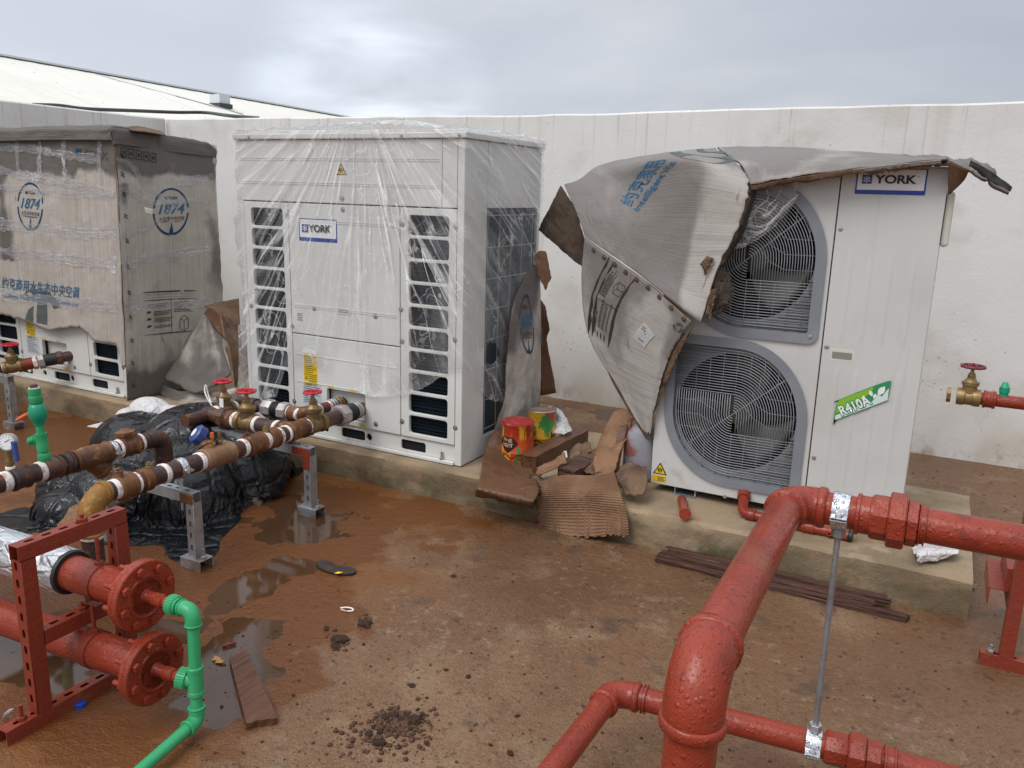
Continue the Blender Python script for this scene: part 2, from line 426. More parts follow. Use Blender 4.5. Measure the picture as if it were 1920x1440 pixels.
M_rust = mat('rusty_dark_pipe', (.052, .028, .026), .42, layers=[dict(s=9, lo=.46, hi=.70, c=(.13,.048,.024), d=6), dict(s=32, lo=.55, hi=.70, c=(.21,.080,.028), d=5, a=.7), dict(s=14, lo=.58, hi=.7, c=(.05,.03,.03), d=4), dict(s=85, lo=.68, hi=.74, c=(.5,.42,.38), a=.6)], bumps=[('noise', 70, .003, 5)])
M_rustor = mat('orange_rust_fitting', (.165, .066, .023), .55, layers=[dict(s=8, lo=.4, hi=.64, c=(.09,.036,.018), d=6), dict(s=26, lo=.54, hi=.7, c=(.34,.16,.045), d=5)], bumps=[('noise', 60, .004, 5)])
M_rustyel = mat('yellow_rust_elbow', (.25, .120, .020), .65, layers=[dict(s=8, lo=.45, hi=.7, c=(.19,.085,.025), d=6), dict(s=40, lo=.55, hi=.7, c=(.40,.23,.05), d=4)], bumps=[('noise', 60, .003, 5)])
M_brass = mat('old_brass', (.27, .185, .075), .42, metal=.55, layers=[dict(s=18, lo=.4, hi=.7, c=(.16,.10,.05), d=5), dict(s=55, lo=.6, hi=.75, c=(.40,.30,.14))], bumps=[('noise', 90, .002, 4)])
M_tape = mat('thread_tape', (.78, .74, .70), .6, layers=[dict(s=30, lo=.52, hi=.66, c=(.52,.20,.14), d=4, a=.85)], bumps=[('noise', 120, .003, 3)])
M_redwheel = mat('red_handwheel', (.50, .02, .035), .35, layers=[dict(s=30, lo=.6, hi=.75, c=(.22,.02,.02))], bumps=[('noise', 80, .001, 3)])
M_maroon = mat('maroon_handwheel', (.16, .02, .03), .4)
M_red = mat('red_oxide_paint', (.275, .037, .016), .30, coat=.10, spec=.4, layers=[dict(s=6, lo=.4, hi=.7, c=(.205,.027,.013), d=6), dict(s=24, lo=.56, hi=.70, c=(.15,.024,.013), d=6, a=.7), dict(s=18, lo=.64, hi=.74, c=(.30,.07,.042), d=5, a=.6), dict(s=60, lo=.70, hi=.74, c=(.06,.03,.022), d=4, a=.8), dict(s=4, lo=.60, hi=.74, c=(.20,.085,.045), d=6, a=.45, r=.55)], bumps=[('noise', 45, .0018, 5), ('noise', (12,12,12), .004, 3), ('voronoi', 75, .0012, 0, .36, .12), ('voronoi', 160, .0008, 0, .34, .15)])
M_redfr = mat('red_frame_paint', (.22, .034, .0165), .42, layers=[dict(s=8, lo=.45, hi=.7, c=(.20,.034,.02), d=5), dict(s=55, lo=.66, hi=.73, c=(.12,.03,.02), d=4), dict(s=(6,6,6), lo=.5, hi=.7, c=(.26,.10,.05), a=.6, z=(.12,0))], bumps=[('noise', 60, .003, 5)])
M_galv = mat('galvanised_steel', (.48, .50, .52), .42, metal=.75, layers=[dict(s=22, lo=.4, hi=.7, c=(.36,.38,.40), d=4), dict(s=9, lo=.6, hi=.75, c=(.26,.19,.14), a=.6), dict(s=(12,12,12), lo=.45, hi=.65, c=(.22,.13,.08), a=.7, z=(.10,0))], bumps=[('noise', 90, .001, 3)])
M_zinc = mat('bright_zinc', (.66, .68, .70), .28, metal=.85, layers=[dict(s=30, lo=.5, hi=.7, c=(.5,.52,.54))], bumps=[('voronoi', 90, .003, 0, .42, .15)])
M_foil = mat('foil_jacket', (.58, .60, .62), .38, metal=.7, layers=[dict(s=(14,40,40), lo=.5, hi=.66, c=(.36,.35,.35), d=5), dict(s=(30,30,30), lo=.63, hi=.72, c=(.42,.16,.10), a=.6)], bumps=[('noise', (18,60,60), .008, 5), ('crack', (9,22,22), .004, 0, 0, .12)])
M_ppr = mat('green_plastic_pipe', (.035, .33, .13), .32, layers=[dict(s=15, lo=.4, hi=.8, c=(.05,.37,.16))], bumps=[('noise', 120, .0004, 2)])
M_ppr2 = mat('dark_green_plastic', (.012, .27, .15), .3)
M_orange = mat('orange_lever', (.62, .10, .03), .4)
M_bluep = mat('blue_plastic', (.03, .06, .22), .35, layers=[dict(s=40, lo=.5, hi=.7, c=(.05,.08,.26))])
M_rubber = mat('black_rubber', (.02, .02, .02), .5, bumps=[('noise', 60, .002, 3)])
M_tarp = mat('black_plastic_film', (.008, .009, .011), .19, spec=.5, layers=[dict(s=5, lo=.56, hi=.75, c=(.03,.026,.024), r=.35), dict(s=90, lo=.7, hi=.76, c=(.2,.17,.15), a=.5)], bumps=[('noise', 9, .012, 3, 0, 1, .8), ('crack', (7,7,7), .006, 0, 0, .14), ('voronoi', 130, .0008, 0, .34, .12)])
M_bagwhite = mat('white_bag', (.62, .60, .60), .5, layers=[dict(s=7, lo=.5, hi=.62, c=(.50,.47,.47)), dict(s=40, lo=.64, hi=.7, c=(.38,.30,.36), a=.55), dict(s=26, lo=.66, hi=.7, c=(.5,.15,.13), a=.6)], bumps=[('noise', 24, .006, 3, 0, 1, 1.), ('crack', 20, .003, 0, 0, .15)])
M_wood = mat('wet_wood', (.125, .05, .022), .5, layers=[dict(s=(60,5,60), lo=.42, hi=.66, c=(.07,.028,.014), d=4), dict(s=12, lo=.6, hi=.75, c=(.17,.08,.04))], bumps=[('noise', (90,6,90), .004, 4)])
M_rot = mat('rotten_wood', (.095, .038, .022), .65, layers=[dict(s=(4,90,90), lo=.44, hi=.62, c=(.035,.015,.011), d=4), dict(s=(7,120,120), lo=.6, hi=.72, c=(.20,.10,.06), a=.8)], bumps=[('noise', (4,70,70), .02, 4)])
M_concrete = mat('plinth_concrete', (.33, .245, .155), .8, spec=.3, layers=[
    dict(s=3, lo=.4, hi=.7, c=(.20,.15,.095), d=6), dict(s=(7,7,4), lo=.5, hi=.72, c=(.33,.26,.18), d=6), dict(s=(2.5,2.5,5), lo=.36, hi=.56, c=(.135,.10,.058), d=6, a=.9, z=(.158,.10)),
    dict(s=(5,5,3), lo=.48, hi=.64, c=(.085,.075,.036), d=6, a=.75, z=(.15,.03)), dict(s=(4,4,2), lo=.5, hi=.66, c=(.12,.055,.026), d=6, a=.8, z=(.07,0)), dict(s=14, lo=.6, hi=.7, c=(.30,.15,.075), d=5, a=.5), dict(s=95, lo=.68, hi=.74, c=(.05,.04,.03), d=3)], bumps=[('noise', 30, .006, 6), ('noise', 140, .002, 3)])
M_cream_roof = mat('cream_roof_sheet', (.76, .74, .66), .5, layers=[dict(s=(.8,.25,.8), lo=.4, hi=.7, c=(.72,.69,.60)), dict(s=(.5,6,.5), lo=.5, hi=.7, c=(.66,.63,.54), a=.5)])
M_flash = mat('grey_flashing', (.60, .64, .67), .5)
M_hose = mat('dark_hose', (.055, .06, .055), .55)
M_plastic_grey = mat('jerrycan_plastic', (.29, .28, .31), .35, layers=[dict(s=7, lo=.52, hi=.62, c=(.25,.07,.045), d=4, a=.9)], bumps=[('noise', 12, .004, 3)])
M_mud = mat('mud_clod', (.105, .050, .024), .75, layers=[dict(s=30, lo=.4, hi=.7, c=(.045,.022,.014))], bumps=[('noise', 90, .008, 5)])
M_tinred = mat('red_paint_lid', (.34, .02, .015), .35, layers=[dict(s=25, lo=.55, hi=.7, c=(.5,.2,.17), a=.5)])

M_flapdark = mat('shaded_inner_cardboard', (.105, .075, .055), .8, spec=.2, layers=[dict(s=7, lo=.4, hi=.65, c=(.045,.036,.030), d=5), dict(s=(30,30,8), lo=.55, hi=.75, c=(.17,.125,.09), a=.5)], bumps=[('noise', 90, .002, 3)])  # darker brown: shade on the inner flap is painted into the colour
def ground_material():
    m = mat('wet_muddy_concrete', (.178, .090, .043), .52, spec=.5, layers=[
        dict(s=.9, lo=.42, hi=.62, c=(.130,.060,.027), d=5, r=.40),
        dict(s=2.2, lo=.52, hi=.70, c=(.245,.153,.084), d=8, r=.72, m=(.7,.42,.58)),
        dict(s=7, lo=.50, hi=.72, c=(.240,.160,.090), d=9, a=.8, r=.75, m=(1.2,.43,.58)),
        dict(s=30, lo=.54, hi=.70, c=(.28,.205,.13), d=6, a=.65, m=(1.6,.45,.6)), dict(s=48, lo=.55, hi=.68, c=(.07,.036,.018), d=6, a=.6, o=77), dict(s=130, lo=.47, hi=.62, c=(.095,.048,.024), d=4, a=.45, o=31), dict(s=190, lo=.53, hi=.66, c=(.29,.20,.12), d=4, a=.6, m=(1.1,.38,.58), o=57),
        dict(s=(5,5,1), lo=.58, hi=.70, c=(.080,.050,.034), d=6, a=.75, r=.4),
        dict(s=16, lo=.62, hi=.72, c=(.062,.032,.02), d=5, a=.8),
        dict(s=2.8, lo=.62, hi=.72, c=(.19,.088,.062), d=4, a=.6),
        dict(s=55, lo=.69, hi=.75, c=(.06,.034,.022), d=3, a=.55), dict(s=85, lo=.71, hi=.76, c=(.36,.29,.2), d=3, a=.7),
        dict(at='clay', s=2.6, d=6, jit=.7, lo=.35, hi=.75, c=(.180,.068,.016), r=.34, a=.92),
        dict(at='wet', s=3.4, jit=.75, lo=.42, hi=.60, c=(.138,.048,.012), r=.13, a=.92),
        dict(at='puddle', s=4.5, jit=.95, lo=.50, hi=.55, c=(.070,.034,.016), r=.012, a=1.0)],
        bumps=[('noise', 5, .008, 6), ('noise', 38, .007, 7), ('noise', 150, .0045, 5)])
    # no relief where water stands
    nt = m.node_tree; N, L = nt.nodes, nt.links
    bs = [n for n in N if n.type == 'BUMP']
    at = N.new('ShaderNodeAttribute'); at.attribute_name = 'puddle'
    tc = N.new('ShaderNodeTexCoord'); no = N.new('ShaderNodeTexNoise'); no.inputs['Scale'].default_value = 4.5; no.inputs['Detail'].default_value = 4; no.inputs['Roughness'].default_value = .55
    mp = N.new('ShaderNodeMapping'); off = 14*3.1; mp.inputs['Location'].default_value = (off, off*1.7, off*.6); mp.inputs['Scale'].default_value = (4.5, 4.5, 4.5)
    no.inputs['Scale'].default_value = 1; L.new(tc.outputs['Object'], mp.inputs[0]); L.new(mp.outputs[0], no.inputs['Vector'])
    r1 = N.new('ShaderNodeMapRange'); r1.interpolation_type = 'SMOOTHSTEP'
    for k, v in zip(('From Min', 'From Max', 'To Min', 'To Max'), (.2, .8, -.475, .475)): r1.inputs[k].default_value = v
    L.new(no.outputs['Fac'], r1.inputs['Value'])
    ad = N.new('ShaderNodeMath'); L.new(at.outputs['Fac'], ad.inputs[0]); L.new(r1.outputs[0], ad.inputs[1])
    r2 = N.new('ShaderNodeMapRange'); r2.interpolation_type = 'SMOOTHSTEP'
    for k, v in zip(('From Min', 'From Max', 'To Min', 'To Max'), (.47, .55, 1, .012)): r2.inputs[k].default_value = v
    L.new(ad.outputs[0], r2.inputs['Value'])
    for b in bs: L.new(r2.outputs[0], b.inputs['Strength'])
    return m
M_ground = ground_material()
M_plaster = mat('stained_plaster', (.70, .69, .67), .8, spec=.25, layers=[
    dict(s=1.1, lo=.4, hi=.7, c=(.63,.61,.58), d=6), dict(s=(6,6,.25), lo=.54, hi=.74, c=(.50,.42,.33), d=4, a=.30, z=(.9,2.0)), dict(s=(2.2,2.2,2.6), lo=.56, hi=.70, c=(.55,.52,.47), d=6, a=.6),
    dict(s=(22,22,.30), lo=.58, hi=.70, c=(.42,.31,.20), d=3, a=.6, z=(.5,2.0), m=(.5,.36,.52)), dict(s=(40,40,.8), lo=.64, hi=.74, c=(.36,.25,.16), d=3, a=.5, z=(1.65,2.06)),
    dict(s=(3.2,3.2,2), lo=.35, hi=.62, c=(.47,.40,.28), d=6, a=.55, z=(.40,.0)), dict(s=(8,8,6), lo=.48, hi=.66, c=(.26,.18,.11), d=6, a=.7, z=(.16,.0)),
    dict(s=62, lo=.665, hi=.695, c=(.08,.065,.045), d=2, a=.75, m=(1.1,.50,.60), z=(1.0,.35)), dict(s=24, lo=.73, hi=.76, c=(.30,.22,.15), d=2, a=.5)], bumps=[('noise', 2.5, .006, 3), ('noise', 55, .0012, 5)])
def film_material(name, lo, hi, base=.10, top=.75, streak=(60, 3, 1), tint=(.80,.80,.79)):
    m = bpy.data.materials.new(name); m.use_nodes = True; nt = m.node_tree; N, L = nt.nodes, nt.links
    for n in list(N): N.remove(n)
    out = N.new('ShaderNodeOutputMaterial'); mix = N.new('ShaderNodeMixShader'); tr = N.new('ShaderNodeBsdfTransparent')
    pr = N.new('ShaderNodeBsdfPrincipled'); pr.inputs['Base Color'].default_value = (*tint, 1); pr.inputs['Roughness'].default_value = .28
    pr.inputs['Transmission Weight'].default_value = 0; tr.inputs[0].default_value = (.97,.97,.97,1)
    uv = N.new('ShaderNodeUVMap'); tc = N.new('ShaderNodeTexCoord')
    def noi(src, sc, det, w=0):
        mp = N.new('ShaderNodeMapping'); mp.inputs['Scale'].default_value = sc; L.new(src, mp.inputs[0])
        n = N.new('ShaderNodeTexNoise'); n.inputs['Scale'].default_value = 1; n.inputs['Detail'].default_value = det; n.inputs['Distortion'].default_value = w
        L.new(mp.outputs[0], n.inputs['Vector']); return n.outputs['Fac']
    def rng(x, a, b, t0=0, t1=1):
        r = N.new('ShaderNodeMapRange'); r.interpolation_type = 'SMOOTHSTEP'
        for k, v in zip(('From Min', 'From Max', 'To Min', 'To Max'), (a, b, t0, t1)): r.inputs[k].default_value = v
        L.new(x, r.inputs['Value']); return r.outputs[0]
    def op(o, a, b):
        n = N.new('ShaderNodeMath'); n.operation = o
        for i, q in enumerate((a, b)):
            if isinstance(q, (int, float)): n.inputs[i].default_value = q
            else: L.new(q, n.inputs[i])
        return n.outputs[0]
    s1 = noi(uv.outputs[0], streak, 1.5, .5); ridge = op('ABSOLUTE', op('SUBTRACT', s1, .5), 0)
    line = rng(ridge, .0, .022, 1, 0)                      # highlights on the pleats, painted as thin bright lines
    patch = rng(noi(tc.outputs['Object'], (2.2, 2.2, 2.2), 3), .42, .68)
    cr = noi(tc.outputs['Object'], (5, 5, 5), 3, 1.2); crl = rng(op('ABSOLUTE', op('SUBTRACT', cr, .5), 0), 0, .018, 1, 0)
    broad = rng(s1, lo, hi)
    pl = N.new('ShaderNodeAttribute'); pl.attribute_name = 'pleat'
    a = op('ADD', op('MULTIPLY', line, op('ADD', op('ADD', op('MULTIPLY', patch, .30), .08), op('MULTIPLY', pl.outputs['Fac'], .62))), op('MULTIPLY', broad, op('ADD', .17, op('MULTIPLY', pl.outputs['Fac'], .22))))
    s2 = noi(uv.outputs[0], (streak[0]*.38, streak[1]*.6, 1), 2, .6); wide = rng(op('ABSOLUTE', op('SUBTRACT', s2, .5), 0), 0, .035, 1, 0)
    wl = op('MULTIPLY', wide, op('ADD', op('MULTIPLY', patch, .28), op('MULTIPLY', pl.outputs['Fac'], .35)))
    a = op('ADD', a, wl)
    a = op('ADD', a, op('MULTIPLY', op('MULTIPLY', crl, patch), .30))
    cm = N.new('ShaderNodeMix'); cm.data_type = 'RGBA'; cm.inputs['A'].default_value = (*[x*.90 for x in tint], 1); cm.inputs['B'].default_value = (.92, .92, .91, 1)  # whiter along the lines: light caught by the pleats is painted in
    L.new(op('MINIMUM', op('ADD', line, op('ADD', wide, op('MULTIPLY', crl, .8))), 1.0), cm.inputs['Factor']); L.new(cm.outputs['Result'], pr.inputs['Base Color'])
    at = N.new('ShaderNodeAttribute'); at.attribute_name = 'wet'   # folded, doubled film is milkier
    a = op('ADD', a, op('MULTIPLY', at.outputs['Fac'], .27))
    lw = N.new('ShaderNodeLayerWeight'); lw.inputs[0].default_value = .25
    a = op('ADD', op('ADD', a, base), op('MULTIPLY', lw.outputs['Facing'], .18))
    a = op('MINIMUM', a, top)
    bp = N.new('ShaderNodeBump'); bp.inputs['Distance'].default_value = .012; L.new(op('ADD', op('MULTIPLY', s1, .8), cr), bp.inputs['Height'])
    bp2 = N.new('ShaderNodeBump'); bp2.inputs['Distance'].default_value = .006; L.new(noi(tc.outputs['Object'], (26, 26, 26), 2, .8), bp2.inputs['Height']); L.new(bp.outputs[0], bp2.inputs['Normal'])
    L.new(bp2.outputs[0], pr.inputs['Normal'])
    L.new(a, mix.inputs[0]); L.new(tr.outputs[0], mix.inputs[1]); L.new(pr.outputs[0], mix.inputs[2]); L.new(mix.outputs[0], out.inputs[0])
    return m
M_film = film_material('clear_sheeting', .5, .8, base=.045, streak=(11, 1.1, 1), tint=(.60,.61,.62))
M_film2 = film_material('thin_clear_film', .55, .8, base=.10, streak=(9, 9, 1))
M_wrap = film_material('packing_film', .45, .75, base=.14, top=.7, streak=(26, 1.2, 1), tint=(.66,.66,.71))
# ------------------------------------------------------------------ ground
X3, Y3, Z3 = Vector((1,0,0)), Vector((0,1,0)), Vector((0,0,1))
def blob(x, y, px, py, rx, ry, a=0):
    c = gz(px, py); dx, dy = x-c.x, y-c.y; ca, sa = cos(a), sin(a)
    u, v = dx*ca+dy*sa, -dx*sa+dy*ca
    d = sqrt((u/rx)**2+(v/ry)**2); return max(0, 1.25-d*.75) if d < 1.67 else 0
def make_ground():
    xs = [-60, -30, -18, -12, -9, -7.5, -6.6] + [-6+.03*i for i in range(251)] + [2, 3, 5, 9, 15, 30, 60]
    ys = [-60, -30, -15, -8, -4, -2, -1, -.4] + [.03*i for i in range(1, 190)] + [6, 7, 9, 15, 30, 60]
    vs = [(x, y, 0) for y in ys for x in xs]; nx = len(xs)
    fs = [(j*nx+i, j*nx+i+1, (j+1)*nx+i+1, (j+1)*nx+i) for j in range(len(ys)-1) for i in range(nx-1)]
    me = bpy.data.meshes.new('ground'); me.from_pydata(vs, [], fs); me.update()
    A = {k: me.attributes.new(k, 'FLOAT', 'POINT') for k in ('wet', 'clay', 'puddle')}
    for i, (x, y, _) in enumerate(vs):
        if not (-7 < x < 2.2 and 0 < y < 6): continue
        w = max(blob(x,y,560,985,.55,.55), blob(x,y,430,1120,.48,.62), blob(x,y,330,1240,.42,.45), blob(x,y,250,1290,.4,.3),
                blob(x,y,60,840,.9,.7), blob(x,y,800,960,.35,.25)*.8, blob(x,y,330,1000,.6,.5), blob(x,y,100,1120,.7,.4), blob(x,y,560,1130,.35,.35)*.75, blob(x,y,1090,890,.5,.4)*.6)
        A['wet'].data[i].value = w
        A['clay'].data[i].value = max(blob(x,y,120,1400,.5,.28), blob(x,y,40,840,1.2,.8), blob(x,y,640,930,.8,.3), blob(x,y,500,1080,.5,.5)*.9, blob(x,y,30,980,.8,.5))
        p = max(blob(x,y,455,1105,.10,.16)*1.08, blob(x,y,462,1190,.12,.13)*1.05, blob(x,y,425,1250,.14,.13)*1.05, blob(x,y,545,1060,.10,.10)*.9, blob(x,y,395,1320,.12,.10), blob(x,y,420,1275,.10,.12)*.95,
                blob(x,y,565,985,.26,.24)*.88, blob(x,y,540,945,.30,.12)*.85, blob(x,y,110,1240,.18,.14), blob(x,y,300,1190,.16,.14)*.9, blob(x,y,570,1060,.10,.12)*.8,
                blob(x,y,60,1180,.18,.16)*.9, blob(x,y,1110,880,.14,.08)*.8, blob(x,y,1100,770,.5,.16)*.6)
        A['puddle'].data[i].value = p
    o = finish('ground', me, M_ground); o['kind'] = 'structure'
make_ground()

# ------------------------------------------------------------------ plinth, parapet walls, warehouse behind
SL = .165; FY = 3.24
def slab():
    vs = []; xs = [-7 + i*.06 for i in range(121)]; xs[-1] = .235
    prof = [(FY, 0), (FY, .04), (FY, .09), (FY, .150), (FY+.012, SL), (FY+.2, SL), (FY+.6, SL), (4.25, SL), (4.25, 0)]
    for x in xs:
        for k, (y, z) in enumerate(prof):
            j = .004*n1(x*6, y*9, z*14) + .003*n1(x*22, z*20)
            vs.append((x, y + (j*2 if k < 5 else 0) - (.004*max(0, n1(x*9, 3.3)) if k == 3 else 0), z + (j if z > .1 else 0) - (.006*max(0, n1(x*11, 8)) if k == 4 else 0)))
    m = len(prof); fs = [(i*m+k, i*m+k+1, (i+1)*m+k+1, (i+1)*m+k) for i in range(len(xs)-1) for k in range(m-1)]
    fs += [tuple(range(m)), tuple((len(xs)-1)*m+k for k in range(m))]
    o = mesh_obj('concrete_plinth', vs, fs, M_concrete, None, 40)
    tag(o, 'long low concrete plinth with muddy stained face carrying the air conditioning units', 'plinth')
slab()
WX, WY = -6.541, 5.46
def wall(name, label, A, B, hts, dirn):
    """A->B along the foot, hts = list of (s, top height); dirn = outward thickness vector"""
    A, B, dirn = Vector(A), Vector(B), Vector(dirn); L = (B-A).length; n = int(L/.12); vs = []
    for i in range(n+1):
        s = L*i/n; p = A.lerp(B, i/n)
        for k in range(len(hts)-1):
            if hts[k][0] <= s <= hts[k+1][0]:
                h = hts[k][1]+(hts[k+1][1]-hts[k][1])*(s-hts[k][0])/(hts[k+1][0]-hts[k][0])
        h += .006*n1(s*3.1, 1.7) + .003*n1(s*13, 4)
        vs += [p, p+Z3*(h-.012), p+dirn*.012+Z3*h, p+dirn*.2+Z3*(h-.004), p+dirn*.2]
    fs = [(i*5+k, i*5+k+1, (i+1)*5+k+1, (i+1)*5+k) for i in range(n) for k in range(4)]
    fs += [(0,1,2,3,4), tuple(n*5+k for k in range(5))]
    return tag(mesh_obj(name, vs, fs, M_plaster, None, 40), label, 'wall')
w_b = wall('parapet_wall', 'long white plastered parapet wall behind the units with brown drip stains', (WX, WY, 0), (4.5, WY, 0), [(0, 2.082), (2, 2.066), (3.8, 2.048), (6.8, 2.066), (12, 2.075)], Y3)
w_l = wall('parapet_wall', 'grey shaded parapet wall running back at the left, behind the cardboard covered unit', (WX-.003, 5.458, 0), (WX-.003, -2.5, 0), [(0, 2.084), (1.6, 2.088), (9, 2.09)], -X3)

def warehouse():
    t = thing('warehouse', 'long cream metal roofed warehouse seen over the parapet at top left', 'building', (-17, 12, 0))
    RX = -14; ra, rb = gx(0, 108, RX), gx(620, 217, RX); dd = (rb-ra)/(rb.y-ra.y)
    r0 = ra + dd*(-9); r1 = ra + dd*16
    def roof_pt(y, s):   # s metres down the slope towards the courtyard
        return r0 + dd*(y-r0.y) + Vector((cos(radians(17)), 0, -sin(radians(17))))*s
    vs = []; ny = 130
    for j in range(ny+1):
        y = r0.y+(r1.y-r0.y)*j/ny
        for s in (0, .6, 1.5, 2.6, 3.8, 5.2): vs.append(roof_pt(y, s)+Z3*(.004 if j % 2 else 0))
    fs = [(j*6+k, j*6+k+1, (j+1)*6+k+1, (j+1)*6+k) for j in range(ny) for k in range(5)]
    mesh_obj('roof', vs, fs, M_cream_roof, t).modifiers.new('thickness', 'SOLIDIFY').thickness = .03
    far = [(r0.x, r0.y, r0.z), (r1.x, r1.y, r1.z), (r1.x-6, r1.y, r1.z-1.8), (r0.x-6, r0.y, r0.z-1.8)]
    mesh_obj('far_roof_slope', far, [(0,1,2,3)], M_cream_roof, t)
    e0, e1 = roof_pt(r0.y, 5.1), roof_pt(r1.y, 5.1)
    b = MB(); b.box((r0.x-5.8, r0.y+.1, -6), (e0.x, r1.y-.1, min(e0.z, e1.z)-.02)); b.build('wall', M_cream_roof, t)
    b = MB(); b.bar(r0+Z3*.03, r1+Z3*.03, .30, .03); b.build('ridge_cap', M_flash, t)
    # row of corrugation closers hanging under the cap
    b = MB(); b.bar(roof_pt(r0.y, .22)+Z3*.012, roof_pt(r1.y, .22)+Z3*.012, .02, .02); b.build('closer_strip', M_flash, t)
    s = MB()
    for k in range(1, 9):
        y = r0.y+.3
        while y < r1.y:
            p = roof_pt(y, .55*k)+Z3*.025; s.bar(p, p+dd*.028, .028, .012); y += .95
    s.build('roof_screws', M_hose, t)['kind'] = 'stuff'
    # diagonal flashing and a short vent on it
    def on_roof(px, py):
        n = dd.cross(Vector((cos(radians(17)), 0, -sin(radians(17))))); r = ray(px, py); return CAM + r*((r0-CAM).dot(n)/r.dot(n))
    a, b2, c = on_roof(178, 142), on_roof(330, 183), on_roof(456, 217)
    m = MB(); nn = Z3
    m.bar(a+Z3*.025, b2+Z3*.025, .16, .012); m.bar(b2+Z3*.025, c+Z3*.025, .22, .012); m.build('diagonal_flashing', M_flash, t)
    v = on_roof(413, 203); hgt = .24
    m = MB(); m.box((v.x-.13, v.y-.13, v.z), (v.x+.13, v.y+.13, v.z+hgt)); m.build('vent_upstand', M_flash, t)
    m = MB(); m.box((v.x-.16, v.y-.16, v.z), (v.x+.16, v.y+.16, v.z+.08)); m.build('vent_collar', M_hose, t)
warehouse()
def hose():
    X = WX-.12; P = [gx(62, 194, X)]
    for q in ((110, 198), (160, 204), (250, 207.5), (330, 210.5), (385, 211)): P.append(gx(*q, X))
    P.append(gy(430, 217, WY+.09)); P.append(gy(485, 221.5, WY+.11))
    for i in range(1): P[0] = P[0]+Vector((0, 0, -.01))
    pts = [catmull(P, i/60) for i in range(61)]
    b = MB(); b.tube(pts, .016, 10)
    tag(b.build('hose', M_hose, None, 0), 'thin dark hose lying along the top of the left parapet corner', 'hose')
hose()

# ------------------------------------------------------------------ indoor/outdoor cabinet with two slotted columns
UX0, UX1, UY, UYB, UZ1 = -3.425, -2.005, 3.308, 4.108, 1.765
def fx(px, py, y=UY): return gy(px, py, y)
def logo_plate(root, x0, z0, x1, z1, y, name='name_plate'):
    """white plate, blue rim and foot, snow crystal square and the maker's word"""
    w, h = x1-x0, z1-z0; O = Vector((x0, y, z0))
    p = flat(name, [rrect(0, 0, w, h, .004)], O, X3, Z3, .003, M_blue, root)
    O2 = O-Y3*.0032
    flat('plate_face', [rrect(w*.025, h*.17, w*.975, h*.955)], O2+Y3*.0022, X3, Z3, .003, M_labelwhite, p)
    sq = h*.34; sx, sz = w*.09, h*.40
    flat('crystal_square', [rrect(sx, sz, sx+sq*1.05, sz+sq)], O2-Y3*.0010, X3, Z3, .0006, M_blue, p)
    b = MB(); c = O+X3*(sx+sq*.52)+Z3*(sz+sq*.5)-Y3*.0052
    for k in range(6):
        a = pi*k/3+pi/6; d = X3*cos(a)+Z3*sin(a); b.bar(c, c+d*sq*.42, .0005, sq*.07, d.cross(Y3))
        for sg in (-1, 1):
            a2 = a+sg*.8; d2 = X3*cos(a2)+Z3*sin(a2); q = c+d*sq*.22; b.bar(q, q+d2*sq*.16, .0005, sq*.055, d2.cross(Y3))
    b.build('snow_crystal', M_labelwhite, p)
    text('YORK', h*.44, O2+X3*(w*.565)+Z3*(h*.565)-Y3*.0010, X3, Z3, M_black, p, bold=.028, fit=w*.59)
    text('®', h*.09, O2+X3*(w*.88)+Z3*(h*.69)-Y3*.0010, X3, Z3, M_black, p)
    return p
def warn_triangle(root, c, s, y, name='warning_sticker'):
    O = Vector((c.x, y, c.z)); h = s*.87
    p = flat(name, [[(-s/2, -h/2), (s/2, -h/2), (0, h/2)]], O, X3, Z3, .0012, M_black, root)
    k = .76; flat('yellow_face', [[(-s/2*k, -h/2*k-h*.045), (s/2*k, -h/2*k-h*.045), (0, h/2*k-h*.045)]], O-Y3*.0014, X3, Z3, .0008, M_yellow, p)
    o2 = O-Y3*.0025-Z3*h*.13
    flat('fan_symbol', [circ(0, 0, s*.17, 20), circ(0, 0, s*.125, 20)], o2, X3, Z3, .0006, M_black, p)
    flat('fan_symbol', [circ(-s*.05, 0, s*.07, 14, s*.05)], o2, X3, Z3, .0006, M_black, p)
    flat('fan_symbol', [circ(s*.06, s*.02, s*.06, 14, s*.045)], o2, X3, Z3, .0006, M_black, p)
    return p
def screws(root, pts, y, r=.009):
    for (x, z) in pts:
        b = MB(); b.lathe((x, y, z), (0, -1, 0), [(0, r*1.5), (.0015, r*1.5), (.002, r*.8), (.005, r*.7), (.0055, 0.0005)], 12)
        b.build('screw', M_steel, root, 40)
def slots_xz(pxs, zt, zb, n, gap=.016):
    x0, x1 = pxs; H = (zt-zb)/n
    return [rrect(x0, zb+k*H+gap/2, x1, zb+(k+1)*H-gap/2, .016, 4) for k in range(n)]

